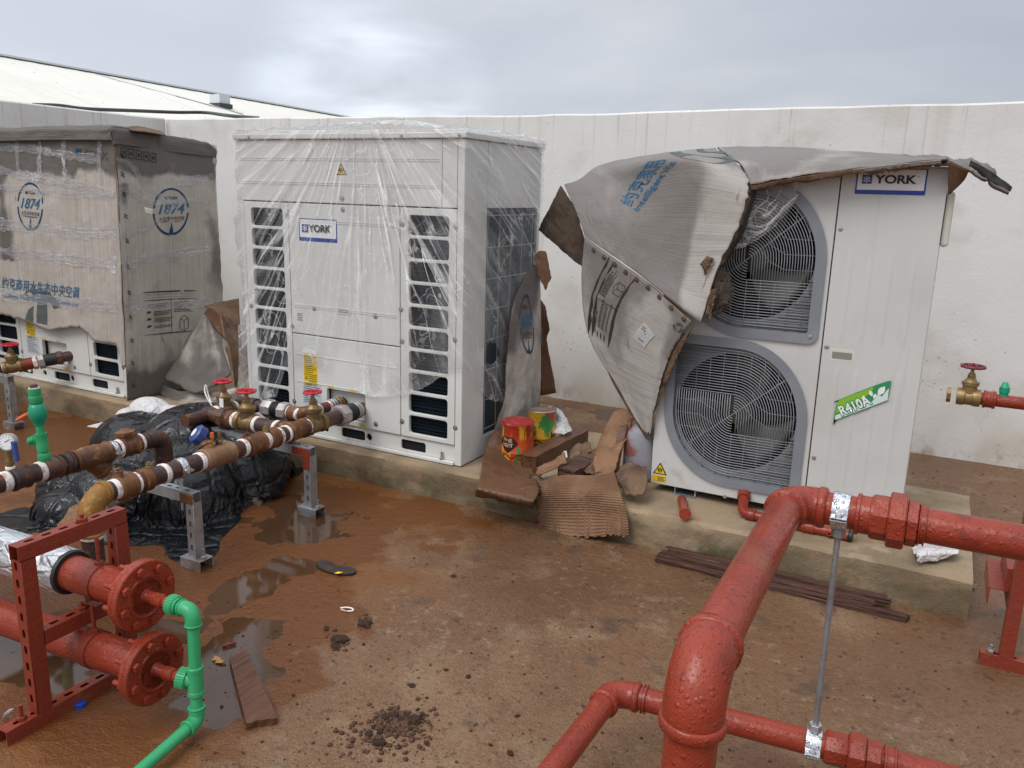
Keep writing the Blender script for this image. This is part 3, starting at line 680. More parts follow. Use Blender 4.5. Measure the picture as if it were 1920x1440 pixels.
def make_cabinet():
    t = thing('air_conditioner', 'tall white air conditioning unit under clear plastic, with two columns of dark slots', 'air conditioner', ((UX0+UX1)/2, UY+.4, SL), 'twin column air conditioning units')
    b = MB(); b.box((UX0+.03, UY+.055, SL+.02), (UX1-.03, UYB-.01, UZ1-.04)); b.build('coil_core', M_coil, t)
    O = Vector((0, UY, 0)); th = .022
    # panels in the front
    flat('top_panel', [rrect(UX0+.008, 1.425, UX1-.125, 1.735, .004)], O, X3, Z3, th, M_white, t, bevel=.003)
    colL = [rrect(UX0+.03, .296, -3.085, 1.419, .004)] + slots_xz((-3.346, -3.122), 1.395, .305, 10)
    flat('slotted_panel', colL, O+Y3*.0+0*Z3, X3, Z3, th, M_white, t, bevel=.003)
    colR = [rrect(-2.367, .272, -2.046, 1.419, .004)] + slots_xz((-2.318, -2.088), 1.392, .285, 10)
    flat('slotted_panel', colR, O, X3, Z3, th, M_white, t, bevel=.003)
    flat('door_panel', [rrect(-3.080, .735, -2.372, 1.419, .004)], O, X3, Z3, th, M_white, t, bevel=.003)
    rc = [fx(613, 745), fx(684, 800)]
    lp = flat('lower_panel', [rrect(-3.080, .272, -2.372, .729, .004), rrect(rc[0].x, .300, rc[1].x+.005, .455, .012)], O, X3, Z3, th, M_white, t, bevel=.003)
    b = MB(); b.box((rc[0].x-.01, UY+.045, .29), (rc[1].x+.015, UY+.05, .465)); b.build('recess_back', M_white, lp)
    # pressed ribs: fine ledges across top panel and door
    b = MB()
    for z, x0, x1 in ((1.645, UX0+.02, UX1-.14), (1.635, UX0+.02, UX1-.14), (1.525, UX0+.02, UX1-.14), (1.515, UX0+.02, UX1-.14), (1.335, -3.06, -2.39), (1.325, -3.06, -2.39), (.89, -3.06, -2.39), (.88, -3.06, -2.39), (.62, -3.06, -2.39), (.47, -3.06, -2.63)):
        b.bar((x0, UY-.0005, z), (x1, UY-.0005, z), .004, .003)
    b.build('pressed_rib', M_white, t)
    # dark gaps behind the seams
    b = MB(); b.box((UX0+.012, UY+.019, SL+.11), (-3.365, UY+.024, 1.735)); b.box((-3.11, UY+.024, SL+.11), (-2.335, UY+.028, .30)); b.box((-3.11, UY+.024, .46), (-2.335, UY+.028, 1.735)); b.box((-2.08, UY+.019, SL+.11), (UX1-.02, UY+.024, 1.735))
    b.box((-3.365, UY+.024, 1.40), (-2.08, UY+.028, 1.735)); b.build('seam_backing', M_seam, t)
    # louvre lines behind the slots
    for x0, x1 in ((-3.35, -3.118), (-2.322, -2.084)):
        z = .30; b = MB()
        while z < 1.40: b.bar((x0, UY+.040, z), (x1, UY+.040, z), .012, .0035); z += .0185
        b.build('louvre', M_coil, t)
    # corner post and edges
    b = MB(); b.box((-2.043, UY-.001, SL+.003), (UX1, UY+.215, 1.735)); b.build('corner_post', M_white, t, bevel=.004)
    flat('top_corner_panel', [rrect(UX1-.122, 1.425, -2.046, 1.735, .003)], O, X3, Z3, th, M_white, t, bevel=.003)
    b = MB(); b.box((UX0, UY+.002, SL+.02), (UX0+.027, UY+.06, 1.735)); b.build('corner_strip', M_white, t, bevel=.004)
    b = MB(); b.box((UX0-.012, UY-.012, 1.737), (UX1+.012, UYB+.01, UZ1)); b.build('top_cover', M_white, t, bevel=.005)
    # side
    b = MB(); b.box((UX1-.022, UY+.217, 1.425), (UX1-.001, UYB, 1.735)); b.box((UX1-.022, UYB-.03, SL+.11), (UX1-.001, UYB, 1.423)); b.box((UX1-.022, UY+.217, SL+.003), (UX1-.001, UYB, SL+.105)); b.build('side_panel', M_white, t, bevel=.003)
    b = MB(); b.box((UX1-.045, UY+.217, SL+.106), (UX1-.018, UYB-.032, 1.423)); b.build('side_coil', M_coil, t)
    b = MB()
    for k in range(8): z = SL+.14+k*.155; b.bar((UX1-.006, UY+.217, z), (UX1-.006, UYB-.03, z), .005, .005)
    for k in range(5): y = UY+.235+k*.122; b.bar((UX1-.0075, y, SL+.106), (UX1-.0075, y, 1.423), .004, .004)
    b.build('coil_guard', M_wire, t)
    b = MB(); b.box((UX0, UY+.06, SL+.02), (UX0+.02, UYB, 1.735)); b.box((UX0, UYB-.012, SL+.02), (UX1-.03, UYB, 1.735)); b.build('back_panel', M_white, t)
    # base rail with cut-outs
    holes = []
    for q in ((611, 806), (692, 834), (880, 870)):
        p = fx(*q, UY+.012)
        if p.x < UX1-.06: holes.append(circ(p.x, .222, .019, 20))
    for (qa, qb) in (((640, 803), (684, 806)), ((752, 825), (798, 832)), ((528, 775), (575, 780)), ):
        a, c = fx(*qa, UY+.012), fx(*qb, UY+.012); holes.append(rrect(a.x, .195, c.x, .248, .012))
    holes += [rrect(-3.30, .195, -3.17, .248, .012), circ(-3.05, .222, .019, 20)]
    flat('base_rail', [rrect(UX0+.03, SL+.02, -2.046, .268, .003)]+holes, O+Y3*.012, X3, Z3, .012, M_white, t, bevel=.002)
    b = MB(); b.box((UX0+.05, UY+.03, SL+.022), (-2.05, UY+.034, .27)); b.build('base_dark', M_hole, t)
    b = MB(); b.box((UX0+.03, UY-.012, SL+.004), (-2.046, UY+.05, SL+.019)); b.build('base_flange', M_white, t, bevel=.002)
    for x in (-3.30, -2.12):
        b = MB(); b.cyl((x, UY+.002, SL+.019), (x, UY+.002, SL+.06), .006, 10); b.lathe((x, UY+.002, SL+.019), (0,0,1), [(0, .012), (.009, .012)], 6); b.build('anchor_bolt', M_steel, t, 40)
    # fittings
    a, c = fx(562, 464), fx(632, 429)
    logo_plate(t, a.x, 1.228, c.x, 1.344, UY-.0008)
    warn_triangle(t, fx(640, 317), .066, UY-.0008)
    a, c = fx(570, 700), fx(595, 648)
    st = flat('hazard_label', [rrect(a.x, .453, c.x-.006, .63)], O-Y3*.0006, X3, Z3, .001, M_yellow, t)
    flat('label_head', [rrect(a.x, .632, c.x-.006, .655)], O-Y3*.0006, X3, Z3, .001, M_labelwhite, st)
    b = MB()
    for k in range(9): b.bar((a.x+.008, UY-.0019, .615-k*.011), (c.x-.014-.012*(k % 3), UY-.0019, .615-k*.011), .001, .0022)
    b.bar((a.x, UY-.0019, .515), (c.x-.006, UY-.0019, .515), .001, .002)
    for k in range(4): b.bar((a.x+.035, UY-.0019, .505-k*.011), (c.x-.012, UY-.0019, .505-k*.011), .001, .0022)
    b.build('label_print', M_black, st)
    flat('label_triangle', [[(a.x+.007, .488), (a.x+.029, .488), (a.x+.018, .508)], [(a.x+.011, .490), (a.x+.025, .490), (a.x+.018, .503)]], O-Y3*.0019, X3, Z3, .0006, M_black, st)
    a, c = fx(569, 758), fx(603, 738)
    dp = flat('data_plate', [rrect(a.x, .345, c.x, .470)], O-Y3*.0006, X3, Z3, .001, mat('data_plate_grey', (.50,.55,.62), .35), t)
    b = MB()
    for k in range(9): b.bar((a.x+.008, UY-.0019, .447-k*.0105), (c.x-.01-.015*((k*7) % 4), UY-.0019, .447-k*.0105), .001, .0022)
    b.build('plate_print', M_inkdk, dp); text('YORK', .014, (a.x+.045, UY-.0016, .459), X3, Z3, M_black, dp)
    for q in ((621, 740), (662, 748)):
        p = fx(*q); flat('pipe_tag', [rrect(p.x-.022, .458, p.x+.02, .474)], O-Y3*.0006, X3, Z3, .001, M_yellow, t)
    p = fx(682, 797); flat('pipe_tag', [rrect(p.x-.028, .277, p.x+.012, .291)], O-Y3*.0006, X3, Z3, .001, M_yellow, t)
    p = fx(646, 584); hp = flat('handle', [rrect(p.x-.05, p.z-.016, p.x+.04, p.z+.018, .003), rrect(p.x-.04, p.z-.009, p.x+.032, p.z+.009, .002)], O-Y3*.002, X3, Z3, .005, M_cream, t, bevel=.001)
    flat('handle_pocket', [rrect(p.x-.04, p.z-.009, p.x+.032, p.z+.009)], O-Y3*.0004, X3, Z3, .001, M_slat, hp)
    b = MB(); p = fx(563, 596)
    for k in range(4): b.bar((p.x-.02, UY-.0008, p.z+.022-k*.011), (p.x+.016, UY-.0008, p.z+.022-k*.011), .001, .003)
    b.build('vent_slit', M_seam, t)
    S = [(642, 372), (643, 393), (540, 405), (755, 420), (752, 580), (589, 578), (704, 593), (549, 612), (552, 752), (705, 795), (754, 790), (471, 573), (855, 425), (853, 637), (854, 802), (754, 640)]
    screws(t, [(fx(*q).x, fx(*q).z) for q in S], UY-.0005)
    screws(t, [(UX0+.1, 1.75), (-2.35, 1.75), (-2.03, 1.75)], UY-.0125, .006)
    return t
cab = make_cabinet()
def dup(root, delta, label=None):
    r = root.copy(); COL.objects.link(r); r.location = root.location + Vector(delta)
    if label: r['label'] = label
    def rec(src, dst):
        for ch in list(src.children):
            c = ch.copy(); COL.objects.link(c); c.parent = dst; rec(ch, c)
    rec(root, r); return r
cab2 = dup(cab, (-2.455, 0, 0), 'white air conditioning unit mostly hidden inside a taped grey carton, only its foot showing')

# ------------------------------------------------------------------ two fan heat pump
RX0, RX1, RY, RYB, RZ0, RZ1 = -1.09, -.037, 3.5, 3.95, .205, 1.631
def make_heatpump():
    t = thing('heat_pump', 'grey white heat pump with two large round fan grilles, partly hidden by sagging cardboard', 'heat pump', ((RX0+RX1)/2, RY+.2, RZ0))
    O = Vector((0, RY, 0)); SX = -.4085
    W2, H2 = .300, .325                                            # half size of a grille
    lowc, upc = (-.740, .588), (-.735, 1.262)
    def leaf(c, w, h, rc=.035, n=26):                               # square corners top left and bottom right, round elsewhere
        cx, cy = c; o = []
        o.append((cx-w, cy+h*.2)); R = min(w, h)*.97
        o += [(cx-w+rc*(1-sin(q)), cy+h-rc*(1-cos(q))) for q in [pi/2*(1-k/5) for k in range(6)]]
        o += [(cx+w*sin(pi/2*k/n), cy+h*cos(pi/2*k/n)) for k in range(n+1)]
        o += [(cx+w-rc*(1-cos(q)), cy-h+rc*(1-sin(q))) for q in [pi/2*k/5 for k in range(6)]]
        o += [(cx-w*sin(pi/2*k/n), cy-h*cos(pi/2*k/n)) for k in range(n+1)]
        return o
    flat('fan_panel', [rrect(RX0, RZ0, SX-.0025, RZ1, .004), leaf(lowc, W2-.015, H2-.015), leaf(upc, W2-.015, H2-.015)], O, X3, Z3, .02, M_white2, t, bevel=.003)
    # service panel with four long pressed flutes
    nx = 120; vs = []; px0, px1 = SX+.0025, RX1
    for j, z in enumerate([RZ0] + [RZ0+.09+(RZ1-.30-RZ0-.09)*k/24 for k in range(25)] + [RZ1]):
        for i in range(nx+1):
            x = px0+(px1-px0)*i/nx; u = (x-px0)/(px1-px0); k = 0
            if 1 <= j <= 25:
                for c in (.18, .38, .58, .80): k += .006*exp(-((u-c)/.022)**2)
                k *= .42*min(1, min(j-1, 25-j)/2)*min(1, max(0, abs(z-.895)-.045)/.04)
            vs.append((x, RY-k, z))
    fs = [(j*(nx+1)+i, j*(nx+1)+i+1, (j+1)*(nx+1)+i+1, (j+1)*(nx+1)+i) for j in range(26) for i in range(nx)]
    o = mesh_obj('service_panel', vs, fs, M_white2, t, None, fix=False); m = o.modifiers.new('thickness', 'SOLIDIFY'); m.thickness = .015
    b = MB(); b.box((RX0, RY+.021, RZ0), (RX0+.015, RYB, RZ1)); b.box((RX1-.015, RY+.016, RZ0), (RX1, RYB, RZ1)); b.build('side_panel', M_white2, t, bevel=.002)
    b = MB(); b.box((RX0+.016, RYB-.02, RZ0+.01), (RX1-.016, RYB, RZ1-.01)); b.build('rear_coil', M_coil, t)
    b = MB(); b.box((SX-.012, RY+.022, RZ0+.005), (SX+.012, RYB-.03, RZ1-.005)); b.build('partition', M_seam, t)
    b = MB(); b.box((RX0-.008, RY-.008, RZ1+.001), (RX1+.008, RYB+.008, RZ1+.007)); b.build('top_cover', M_white2, t, bevel=.004)
    b = MB(); b.box((RX0+.02, RY+.03, RZ0-.001), (RX1-.02, RYB-.02, RZ0+.03)); b.build('base_pan', M_seam, t)
    # shrouds, fans, grilles
    for cx, cz in (lowc, upc):
        c = Vector((cx, RY, cz)); RF = .262
        g = flat('fan_grille', [leaf((cx, cz), W2, H2), leaf((cx, cz), W2-.027, H2-.027, .02)], O-Y3*.012, X3, Z3, .024, M_greyplastic, t, bevel=.007)
        flat('slat_plate', [leaf((cx, cz), W2-.012, H2-.012), circ(cx, cz, RF, 56)], O+Y3*.030, X3, Z3, .004, M_slat, g)
        for sx in (-1, 1):                                         # louvres on the two square corners
            b = MB(); z = cz-H2+.03
            while z < cz+H2-.03:
                for k in range(10):
                    xa = cx+sx*(W2-.028)*(k/10); xb = cx+sx*(W2-.028)*((k+1)/10); xm = (xa+xb)/2
                    if (xm-cx)**2+(z-cz)**2 > (RF+.004)**2 and (z-cz)*(xm-cx) < 0: b.bar((xa, RY+.022, z), (xb, RY+.022, z), .010, .005)
                z += .0155
            b.build('slat', M_slat, g)
        b = MB(); b.tube([c+Y3*.036, c+Y3*.16], [RF+.004, RF-.01], 56, caps=False); b.lathe(c+Y3*.22, Y3, [(0, .36), (.002, .36)], 40); b.build('shroud', M_hole, t, 40)
        b = MB(); R = W2-.032; RV = H2-.032; r = .0165; i = 0; wr = .0021
        h0 = .085
        while r < R-.004:                                          # nested wires: straight, quarter arc, straight
            kv = RV/R; n = max(6, int(r*60)); y = RY-.002
            for s in (1, -1):
                P = []
                if r*kv > h0: P.append((cx-s*R, cz+s*r*kv))
                else: P.append((cx-s*.0, cz+s*r*kv))
                P += [(cx+s*r*sin(pi/2*k/n), cz+s*r*kv*cos(pi/2*k/n)) for k in range(1 if r*kv <= h0 else 0, n+1)]
                P.append((cx+s*r, cz-s*h0))
                dome = lambda x, z: y-.006*max(0, 1-((x-cx)**2+(z-cz)**2)/(R*R))
                Q = [(x, dome(x, z), z) for x, z in P]
                b.tube(Q, wr, 5)
            r += .0108; i += 1
        b.build('guard_rings', M_wire, g, 0)
        b = MB(); y = RY+.0035
        for k in range(-4, 5):
            x = cx+k*.058
            zt = RV*sqrt(max(0, 1-(k*.058/R)**2))
            if k <= 0: b.cyl((x, y, cz+.09), (x, y, cz+RV), .0016, 5)
            if k >= 0: b.cyl((x, y, cz-.09), (x, y, cz-RV), .0016, 5)
            if k > 0: b.cyl((x, y, cz+zt*.55), (x, y, cz+zt), .0016, 5)
            if k < 0: b.cyl((x, y, cz-zt*.55), (x, y, cz-zt), .0016, 5)
        for k in (1, 2, 3):
            for s in (1, -1):
                z = cz+s*(.062*k-.10); P = [(cx+s*R*1.0, y, z), (cx+s*R*.55, y, z), (cx+s*R*(.30+.02*k), y, z+s*.03), (cx+s*R*.16*k*.8, y, z+s*.09)]
                b.tube(P, .0016, 5)
        b.cyl((cx-R*.78, y-.004, cz-RV*.62), (cx+R*.78, y-.004, cz+RV*.62), .0022, 6)
        b.build('guard_spokes', M_wire, g, 0)
        screws(g, [(cx+W2-.022, cz-H2+.024), (cx-W2+.022, cz+H2-.024)], RY-.012, .006)
        # fan: hub and three wide swept blades
        f = MB(); f.lathe(c+Y3*.115, -Y3, [(-.06, .07), (0, .072), (.028, .066), (.036, .03), (.037, .001)], 28)
        hub = f.build('fan', M_fan, t, 40)
        for k in range(3):
            vs = []; a0 = 2*pi*k/3+.5
            for i in range(9):
                rr = .06+(RF-.018-.06)*i/8
                for j in range(11):
                    q = a0 + (.15+.9*j/10)*(.85+.35*i/8) + .30*(i/8)**1.5; lift = -.05+.085*j/10 - .01*i/8
                    vs.append((cx+rr*cos(q), RY+.105+lift, cz+rr*sin(q)))
            bl = mesh_obj('fan_blade', vs, [(i*11+j, i*11+j+1, (i+1)*11+j+1, (i+1)*11+j) for i in range(8) for j in range(10)], M_fan, hub, 60)
            bl.modifiers.new('thickness', 'SOLIDIFY').thickness = .004
    # labels, handle, screws
    a, c = gy(1602, 364, RY), gy(1742, 311, RY)
    logo_plate(t, a.x, 1.533, c.x, 1.6302, RY-.0012)
    p = gy(1578, 667, RY); h = flat('handle', [rrect(p.x-.045, p.z-.024, p.x+.048, p.z+.026, .004), rrect(p.x-.036, p.z-.014, p.x+.039, p.z+.013, .003)], O-Y3*.0005, X3, Z3, .006, M_cream, t, bevel=.0015)
    vs = [(p.x-.036, RY-.0012, p.z-.014), (p.x+.039, RY-.0012, p.z-.014), (p.x+.039, RY-.0008, p.z+.013), (p.x-.036, RY-.0008, p.z+.013)]
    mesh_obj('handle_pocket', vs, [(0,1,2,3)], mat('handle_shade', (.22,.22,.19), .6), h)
    # green refrigerant sticker, leaning parallelogram
    A, B, C, D = gy(1563, 791, RY), gy(1568, 751, RY), gy(1672, 708, RY), gy(1667, 749, RY)
    oy = O-Y3*.0068
    def rp(pts, r=.012):
        out = []; n = len(pts)
        for i in range(n):
            p0, p1, p2 = (Vector(pts[(i+k-1) % n]) for k in range(3)); d1 = (p0-p1).normalized()*r; d2 = (p2-p1).normalized()*r
            for k in range(5):
                q = k/4; out.append(tuple((p1+d1)*(1-q)**2 + p1*2*q*(1-q) + (p2+d2)*q*q))
        return out
    q4 = [(A.x, A.z), (D.x, D.z), (C.x, C.z), (B.x, B.z)]
    st = flat('refrigerant_sticker', [rp(q4)], oy, X3, Z3, .001, M_green2, t)
    cxm = sum(q[0] for q in q4)/4; czm = sum(q[1] for q in q4)/4
    inn = [(cxm+(x-cxm)*.95, czm+(z-czm)*.90) for x, z in q4]
    def at(u, v): a = Vector(inn[0]).lerp(Vector(inn[1]), u); b_ = Vector(inn[3]).lerp(Vector(inn[2]), u); return a.lerp(b_, v)
    flat('sticker_lime', [[tuple(at(u, v)) for u, v in ((0,.34), (.15,.30), (.3,.5), (.55,.62), (.68,.75), (.70,1), (.06,1), (0,.9))]], oy-Y3*.0012, X3, Z3, .0004, M_green1, st)
    flat('sticker_foot', [[tuple(at(u, v)) for u, v in ((0,0), (1,0), (1,.62), (.88,.30), (.80,.52), (.70,.22), (.6,.30), (0,.24))]], oy-Y3*.0014, X3, Z3, .0004, M_pale, st)
    for u, v, s, a in ((.86,.62,.045,.5), (.66,.70,.026,-.5), (.52,.62,.022,.1), (.40,.55,.018,-.2), (.74,.48,.022,.3)):
        c0 = at(u, v); L = [(c0.x+s*(sin(pi*k/8)*.27*cos(a)+(k/8-.5)*sin(a)), c0.y+s*((k/8-.5)*cos(a)-sin(pi*k/8)*.27*sin(a))) for k in range(9)] + [(c0.x+s*(-sin(pi*k/8)*.27*cos(a)+(k/8-.5)*sin(a)), c0.y+s*((k/8-.5)*cos(a)+sin(pi*k/8)*.27*sin(a))) for k in range(7, 0, -1)]
        flat('leaf', [L], oy-Y3*.0022, X3, Z3, .0004, M_labelwhite, st)
    ang = atan2(D.z-A.z, D.x-A.x); Uv = X3*cos(ang)+Z3*sin(ang); Vv = -X3*sin(ang)+Z3*cos(ang); pp = at(.36, .36)
    text('R410A', .056, Vector((pp.x, oy.y-.0020, pp.y)), Uv, Vv, M_green2, st, bold=.09, fit=.132, lift=.0)
    text('R410A', .056, Vector((pp.x, oy.y-.0026, pp.y)), Uv, Vv, M_labelwhite, st, bold=.022, fit=.124, lift=.0)
    warn_triangle(t, gy(1238, 878, RY), .066, RY-.001)
    p = gy(1236, 893, RY); st = flat('hazard_label', [rrect(p.x-.032, p.z-.026, p.x+.034, p.z+.004)], oy+Y3*.006, X3, Z3, .0008, M_yellow, t)
    b = MB()
    for k in range(4): b.bar((p.x-.008, RY-.0018, p.z-.002-k*.006), (p.x+.030-.008*(k % 2), RY-.0018, p.z-.002-k*.006), .0005, .0016)
    b.build('label_print', M_black, st)
    screws(t, [(gy(*q, RY).x, gy(*q, RY).z) for q in ((1576, 429), (1550, 650), (1526, 858), (1359, 931))], RY-.001, .006)
    # junction box on the right side, feet
    b = MB(); z1, z0 = 1.550, 1.345; b.box((RX1+.001, RY+.02, z0), (RX1+.030, RY+.15, z1)); b.build('junction_box', M_cream, t, bevel=.012)
    for x in (-.93, -.20):
        b = MB(); b.box((x-.05, RY+.0, SL+.002), (x+.05, RY+.40, SL+.006)); b.box((x-.05, RY+.02, SL+.0065), (x-.045, RY+.40, RZ0-.001)); b.box((x+.045, RY+.02, SL+.0065), (x+.05, RY+.40, RZ0-.001)); b.build('foot', M_galv, t)
    return t
make_heatpump()
# ------------------------------------------------------------------ prints that follow a sheet: p0 lower left, p1 lower right, p2 upper left (seen pixels)
def uv_at(sh, px, py):
    if not hasattr(sh, 'grid'):
        sh.grid = [(i/40, j/40, pxof(sh.P(i/40, j/40))) for i in range(41) for j in range(41)]
    u, v, _ = min(sh.grid, key=lambda g: (g[2][0]-px)**2+(g[2][1]-py)**2); s = .025
    for _ in range(14):
        best = None
        for du in (-s, 0, s):
            for dv in (-s, 0, s):
                q = pxof(sh.P(min(max(u+du, 0), 1), min(max(v+dv, 0), 1))); d = (q[0]-px)**2+(q[1]-py)**2
                if best is None or d < best[0]: best = (d, u+du, v+dv)
        if (best[1], best[2]) == (u, v): s /= 2
        u, v = min(max(best[1], 0), 1), min(max(best[2], 0), 1)
    return Vector((u, v))
def usurf(sh, p0, p1, p2, sgn=-1, lift=.0):
    a = uv_at(sh, *p0); b = uv_at(sh, *p1)-a; c = uv_at(sh, *p2)-a
    def f(x, y, z):
        q = a+b*x+c*y; u, v = min(max(q.x, 0), 1), min(max(q.y, 0), 1)
        return sh.Q(u, v) + sh.N(u, v)*(sgn*(z+lift))
    return f
def print_on(sh, s, p0, p1, p2, m, parent, bold=0., shear=0., sgn=-1, lift=.002, surf=None, box=None, spacing=1.):
    f = surf or usurf(sh, p0, p1, p2, sgn)
    cu = bpy.data.curves.new('lettering', 'FONT'); cu.body = s; cu.size = 1; cu.offset = bold; cu.shear = shear; cu.fill_mode = 'FRONT'; cu.resolution_u = 3; cu.space_character = spacing
    ob = bpy.data.objects.new('tmp', cu); COL.objects.link(ob)
    me = bpy.data.meshes.new_from_object(ob.evaluated_get(bpy.context.evaluated_depsgraph_get()))
    bpy.data.objects.remove(ob); bpy.data.curves.remove(cu)
    xs = [v.co.x for v in me.vertices]; ys = [v.co.y for v in me.vertices]; x0, x1, y0, y1 = min(xs), max(xs), min(ys), max(ys)
    bm = bmesh.new(); bm.from_mesh(me); bmesh.ops.triangulate(bm, faces=bm.faces)
    for _ in range(2):
        es = [e for e in bm.edges if e.calc_length() > .5]
        if not es: break
        bmesh.ops.subdivide_edges(bm, edges=es, cuts=1); bmesh.ops.triangulate(bm, faces=bm.faces)
    bm.to_mesh(me); bm.free()
    bx = box or (0, 0, 1, 1)
    for v in me.vertices:
        x = bx[0]+(v.co.x-x0)/(x1-x0)*(bx[2]-bx[0]); y = bx[1]+(v.co.y-y0)/(y1-y0)*(bx[3]-bx[1]); v.co = f(x, y, lift)
    me.materials.clear(); return finish('lettering', me, m, parent)
def shape_on(name, loops, f, m, parent, lift=.002):
    def g(x, y, z): return f(x, y, lift)
    L2 = []
    for lp in loops:                                  # finer outlines so they follow the sheet
        o = []
        for i in range(len(lp)):
            a, b = Vector(lp[i]), Vector(lp[(i+1) % len(lp)]); n = max(1, int((b-a).length/.15))
            o += [tuple(a.lerp(b, k/n)) for k in range(n)]
        L2.append(o)
    return flat(name, L2, None, None, None, 0.0004, m, parent, surf=g)
def arc_band(cx, cy, R, w, a0, a1, n=20):
    o = [(cx+R*cos(a0+(a1-a0)*k/n), cy+R*sin(a0+(a1-a0)*k/n)) for k in range(n+1)]
    return o + [(cx+(R-w)*cos(a1+(a0-a1)*k/n), cy+(R-w)*sin(a1+(a0-a1)*k/n)) for k in range(n+1)]
def drop_logo(sh, p0, p1, p2, parent, word='水生态中央空调', year='1874', right=1.):
    f = usurf(sh, p0, p1, p2)
    root = shape_on('round_emblem', [arc_band(.5, .5, .5, .045, .12, pi-.12, 26)], f, M_ink, parent)
    shape_on('emblem_arc', [arc_band(.5, .5, .5, .045, pi+.12, 1.5*pi-.12, 14)], f, M_ink, root); shape_on('emblem_arc', [arc_band(.5, .5, .5, .045, 1.5*pi+.12, 2*pi-.12, 14)], f, M_ink, root)
    shape_on('emblem_drop', [[(.5, .26), (.535, .12), (.555, .06), (.54, .015), (.5, 0), (.46, .015), (.445, .06), (.465, .12)]], f, M_ink, root)
    shape_on('emblem_rule', [[(.22, .265), (.78, .265), (.78, .275), (.22, .275)]], f, M_ink, root)
    print_on(sh, year, 0, 0, 0, M_ink, root, bold=.02, shear=.25, surf=f, box=(.15, .42, .88, .64))
    print_on(sh, word, 0, 0, 0, M_inkdk, root, bold=.01, surf=f, box=(.17, .29, .86, .37))
    shape_on('emblem_square', [rrect(.30, .73, .39, .80)], f, M_ink, root)
    print_on(sh, 'YORK', 0, 0, 0, M_inkdk, root, bold=.02, surf=f, box=(.41, .73, .70, .80))
def info_block(sh, p0, p1, p2, parent, rows=10, seed=1, heading=None):
    """rule lines, tiny unreadable rows of print, a small box drawing"""
    f = usurf(sh, p0, p1, p2); r = random.Random(seed)
    def hl(x0, x1, y, h): return [(x0, y), (x1, y), (x1, y+h), (x0, y+h)]
    root = shape_on('caution_print', [hl(0, 1, .985, .012)], f, M_inkdk, parent)
    shape_on('rule', [hl(0, 1, .80, .008)], f, M_inkdk, root); shape_on('rule', [hl(0, 1, 0, .008)], f, M_inkdk, root); shape_on('rule', [[(.5, .01), (.508, .01), (.508, .80), (.5, .80)]], f, M_inkdk, root)
    for k, s in enumerate((heading or '警告: 请将此包装袋远离儿童 / 以防发生意外', 'Warning: keep packing bag far away from children in case of suffocation')):
        print_on(sh, s, 0, 0, 0, M_inkdk, root, surf=f, box=(.06, .905-.065*k, .92-.02*k, .94-.065*k), bold=-.008)
    lines = []
    for col, y0, n in ((.08, .70, 3), (.18, .52, 3), (.18, .36, 3), (.18, .18, 2), (.56, .72, 7)):
        for k in range(n):
            y = y0-k*.038; x = col
            while x < col+.26+.12*r.random():
                w = .012+.02*r.random(); lines.append(hl(x, x+w, y, .018)); x += w+.008
    for k, lp in enumerate((lines,)):
        shape_on('small_print', lp, f, M_inkdk, root)
    for y in (.50, .34, .17): shape_on('hand_sign', [[(.04, y), (.12, y+.01), (.13, y+.05), (.07, y+.06)]], f, M_inkdk, root)
    e = [((.66,.08),(.66,.32)), ((.66,.32),(.74,.40)), ((.74,.40),(.82,.32)), ((.82,.32),(.82,.08)), ((.82,.08),(.74,.02)), ((.74,.02),(.66,.08)), ((.66,.32),(.74,.27)), ((.74,.27),(.82,.32)), ((.74,.27),(.74,.02))]
    lp = []
    for a, b in e:
        a, b = Vector(a), Vector(b); d = (b-a).normalized(); nn = Vector((-d.y, d.x))*.005; lp.append([tuple(a+nn), tuple(b+nn), tuple(b-nn), tuple(a-nn)])
    for q in lp: shape_on('box_drawing', [q], f, M_inkdk, root)
def G(*rows): return Sheet([[gy(px, py, Y) for px, py, Y in r] for r in rows])
def ragged(fn, amp=.02, sc=14, seed=0):
    """edge warp: pulls the v=1 side along fn(u) with torn noise"""
    def e(u, v): return u, v*max(.05, fn(u) + amp*n1(u*sc, seed) + amp*.6*n1(u*sc*3.3, seed+5))
    return e
def torn(sides='b', amp=.03, sc=9, seed=0):
    def e(u, v):
        k = lambda t, s: amp*(.9*n1(t*sc*.45, seed+s)+.7*n1(t*sc*1.3, seed+s+4)*abs(n1(t*2, seed+s+3))*2+.45*n1(t*sc*3.7, seed+s+9)+.3*n1(t*sc*9, seed+s+2)+.4)
        u2, v2 = u, v
        if 'b' in sides: v2 = v2*(1-max(0, k(u, 1)))
        if 't' in sides: v2 = 1-(1-v2)*(1-max(0, k(u, 2)))
        if 'r' in sides: u2 = u2*(1-max(0, k(v, 3)))
        if 'l' in sides: u2 = 1-(1-u2)*(1-max(0, k(v, 4)))
        return u2, v2
    return e
def crease(a=.006, sc=5, seed=0):
    def f(u, v, p):
        w = p+Vector((noise.noise(p*4+Vector((seed, 1, 0))), noise.noise(p*4+Vector((2, seed, 0))), 0))*.05
        r1 = 1-abs(noise.noise(w*sc*.8+Vector((seed, 3, 0))))*3; r2 = 1-abs(noise.noise(w*sc*2+Vector((seed, 7, 1))))*3.5
        return a*.7*noise.noise(p*sc+Vector((seed, 0, 0)))+a*.55*max(0, r1)-a*.45*max(0, r2)
    return f
CARD = [M_card, M_cardin]; DRAPE = [M_carddrape, M_cardin]

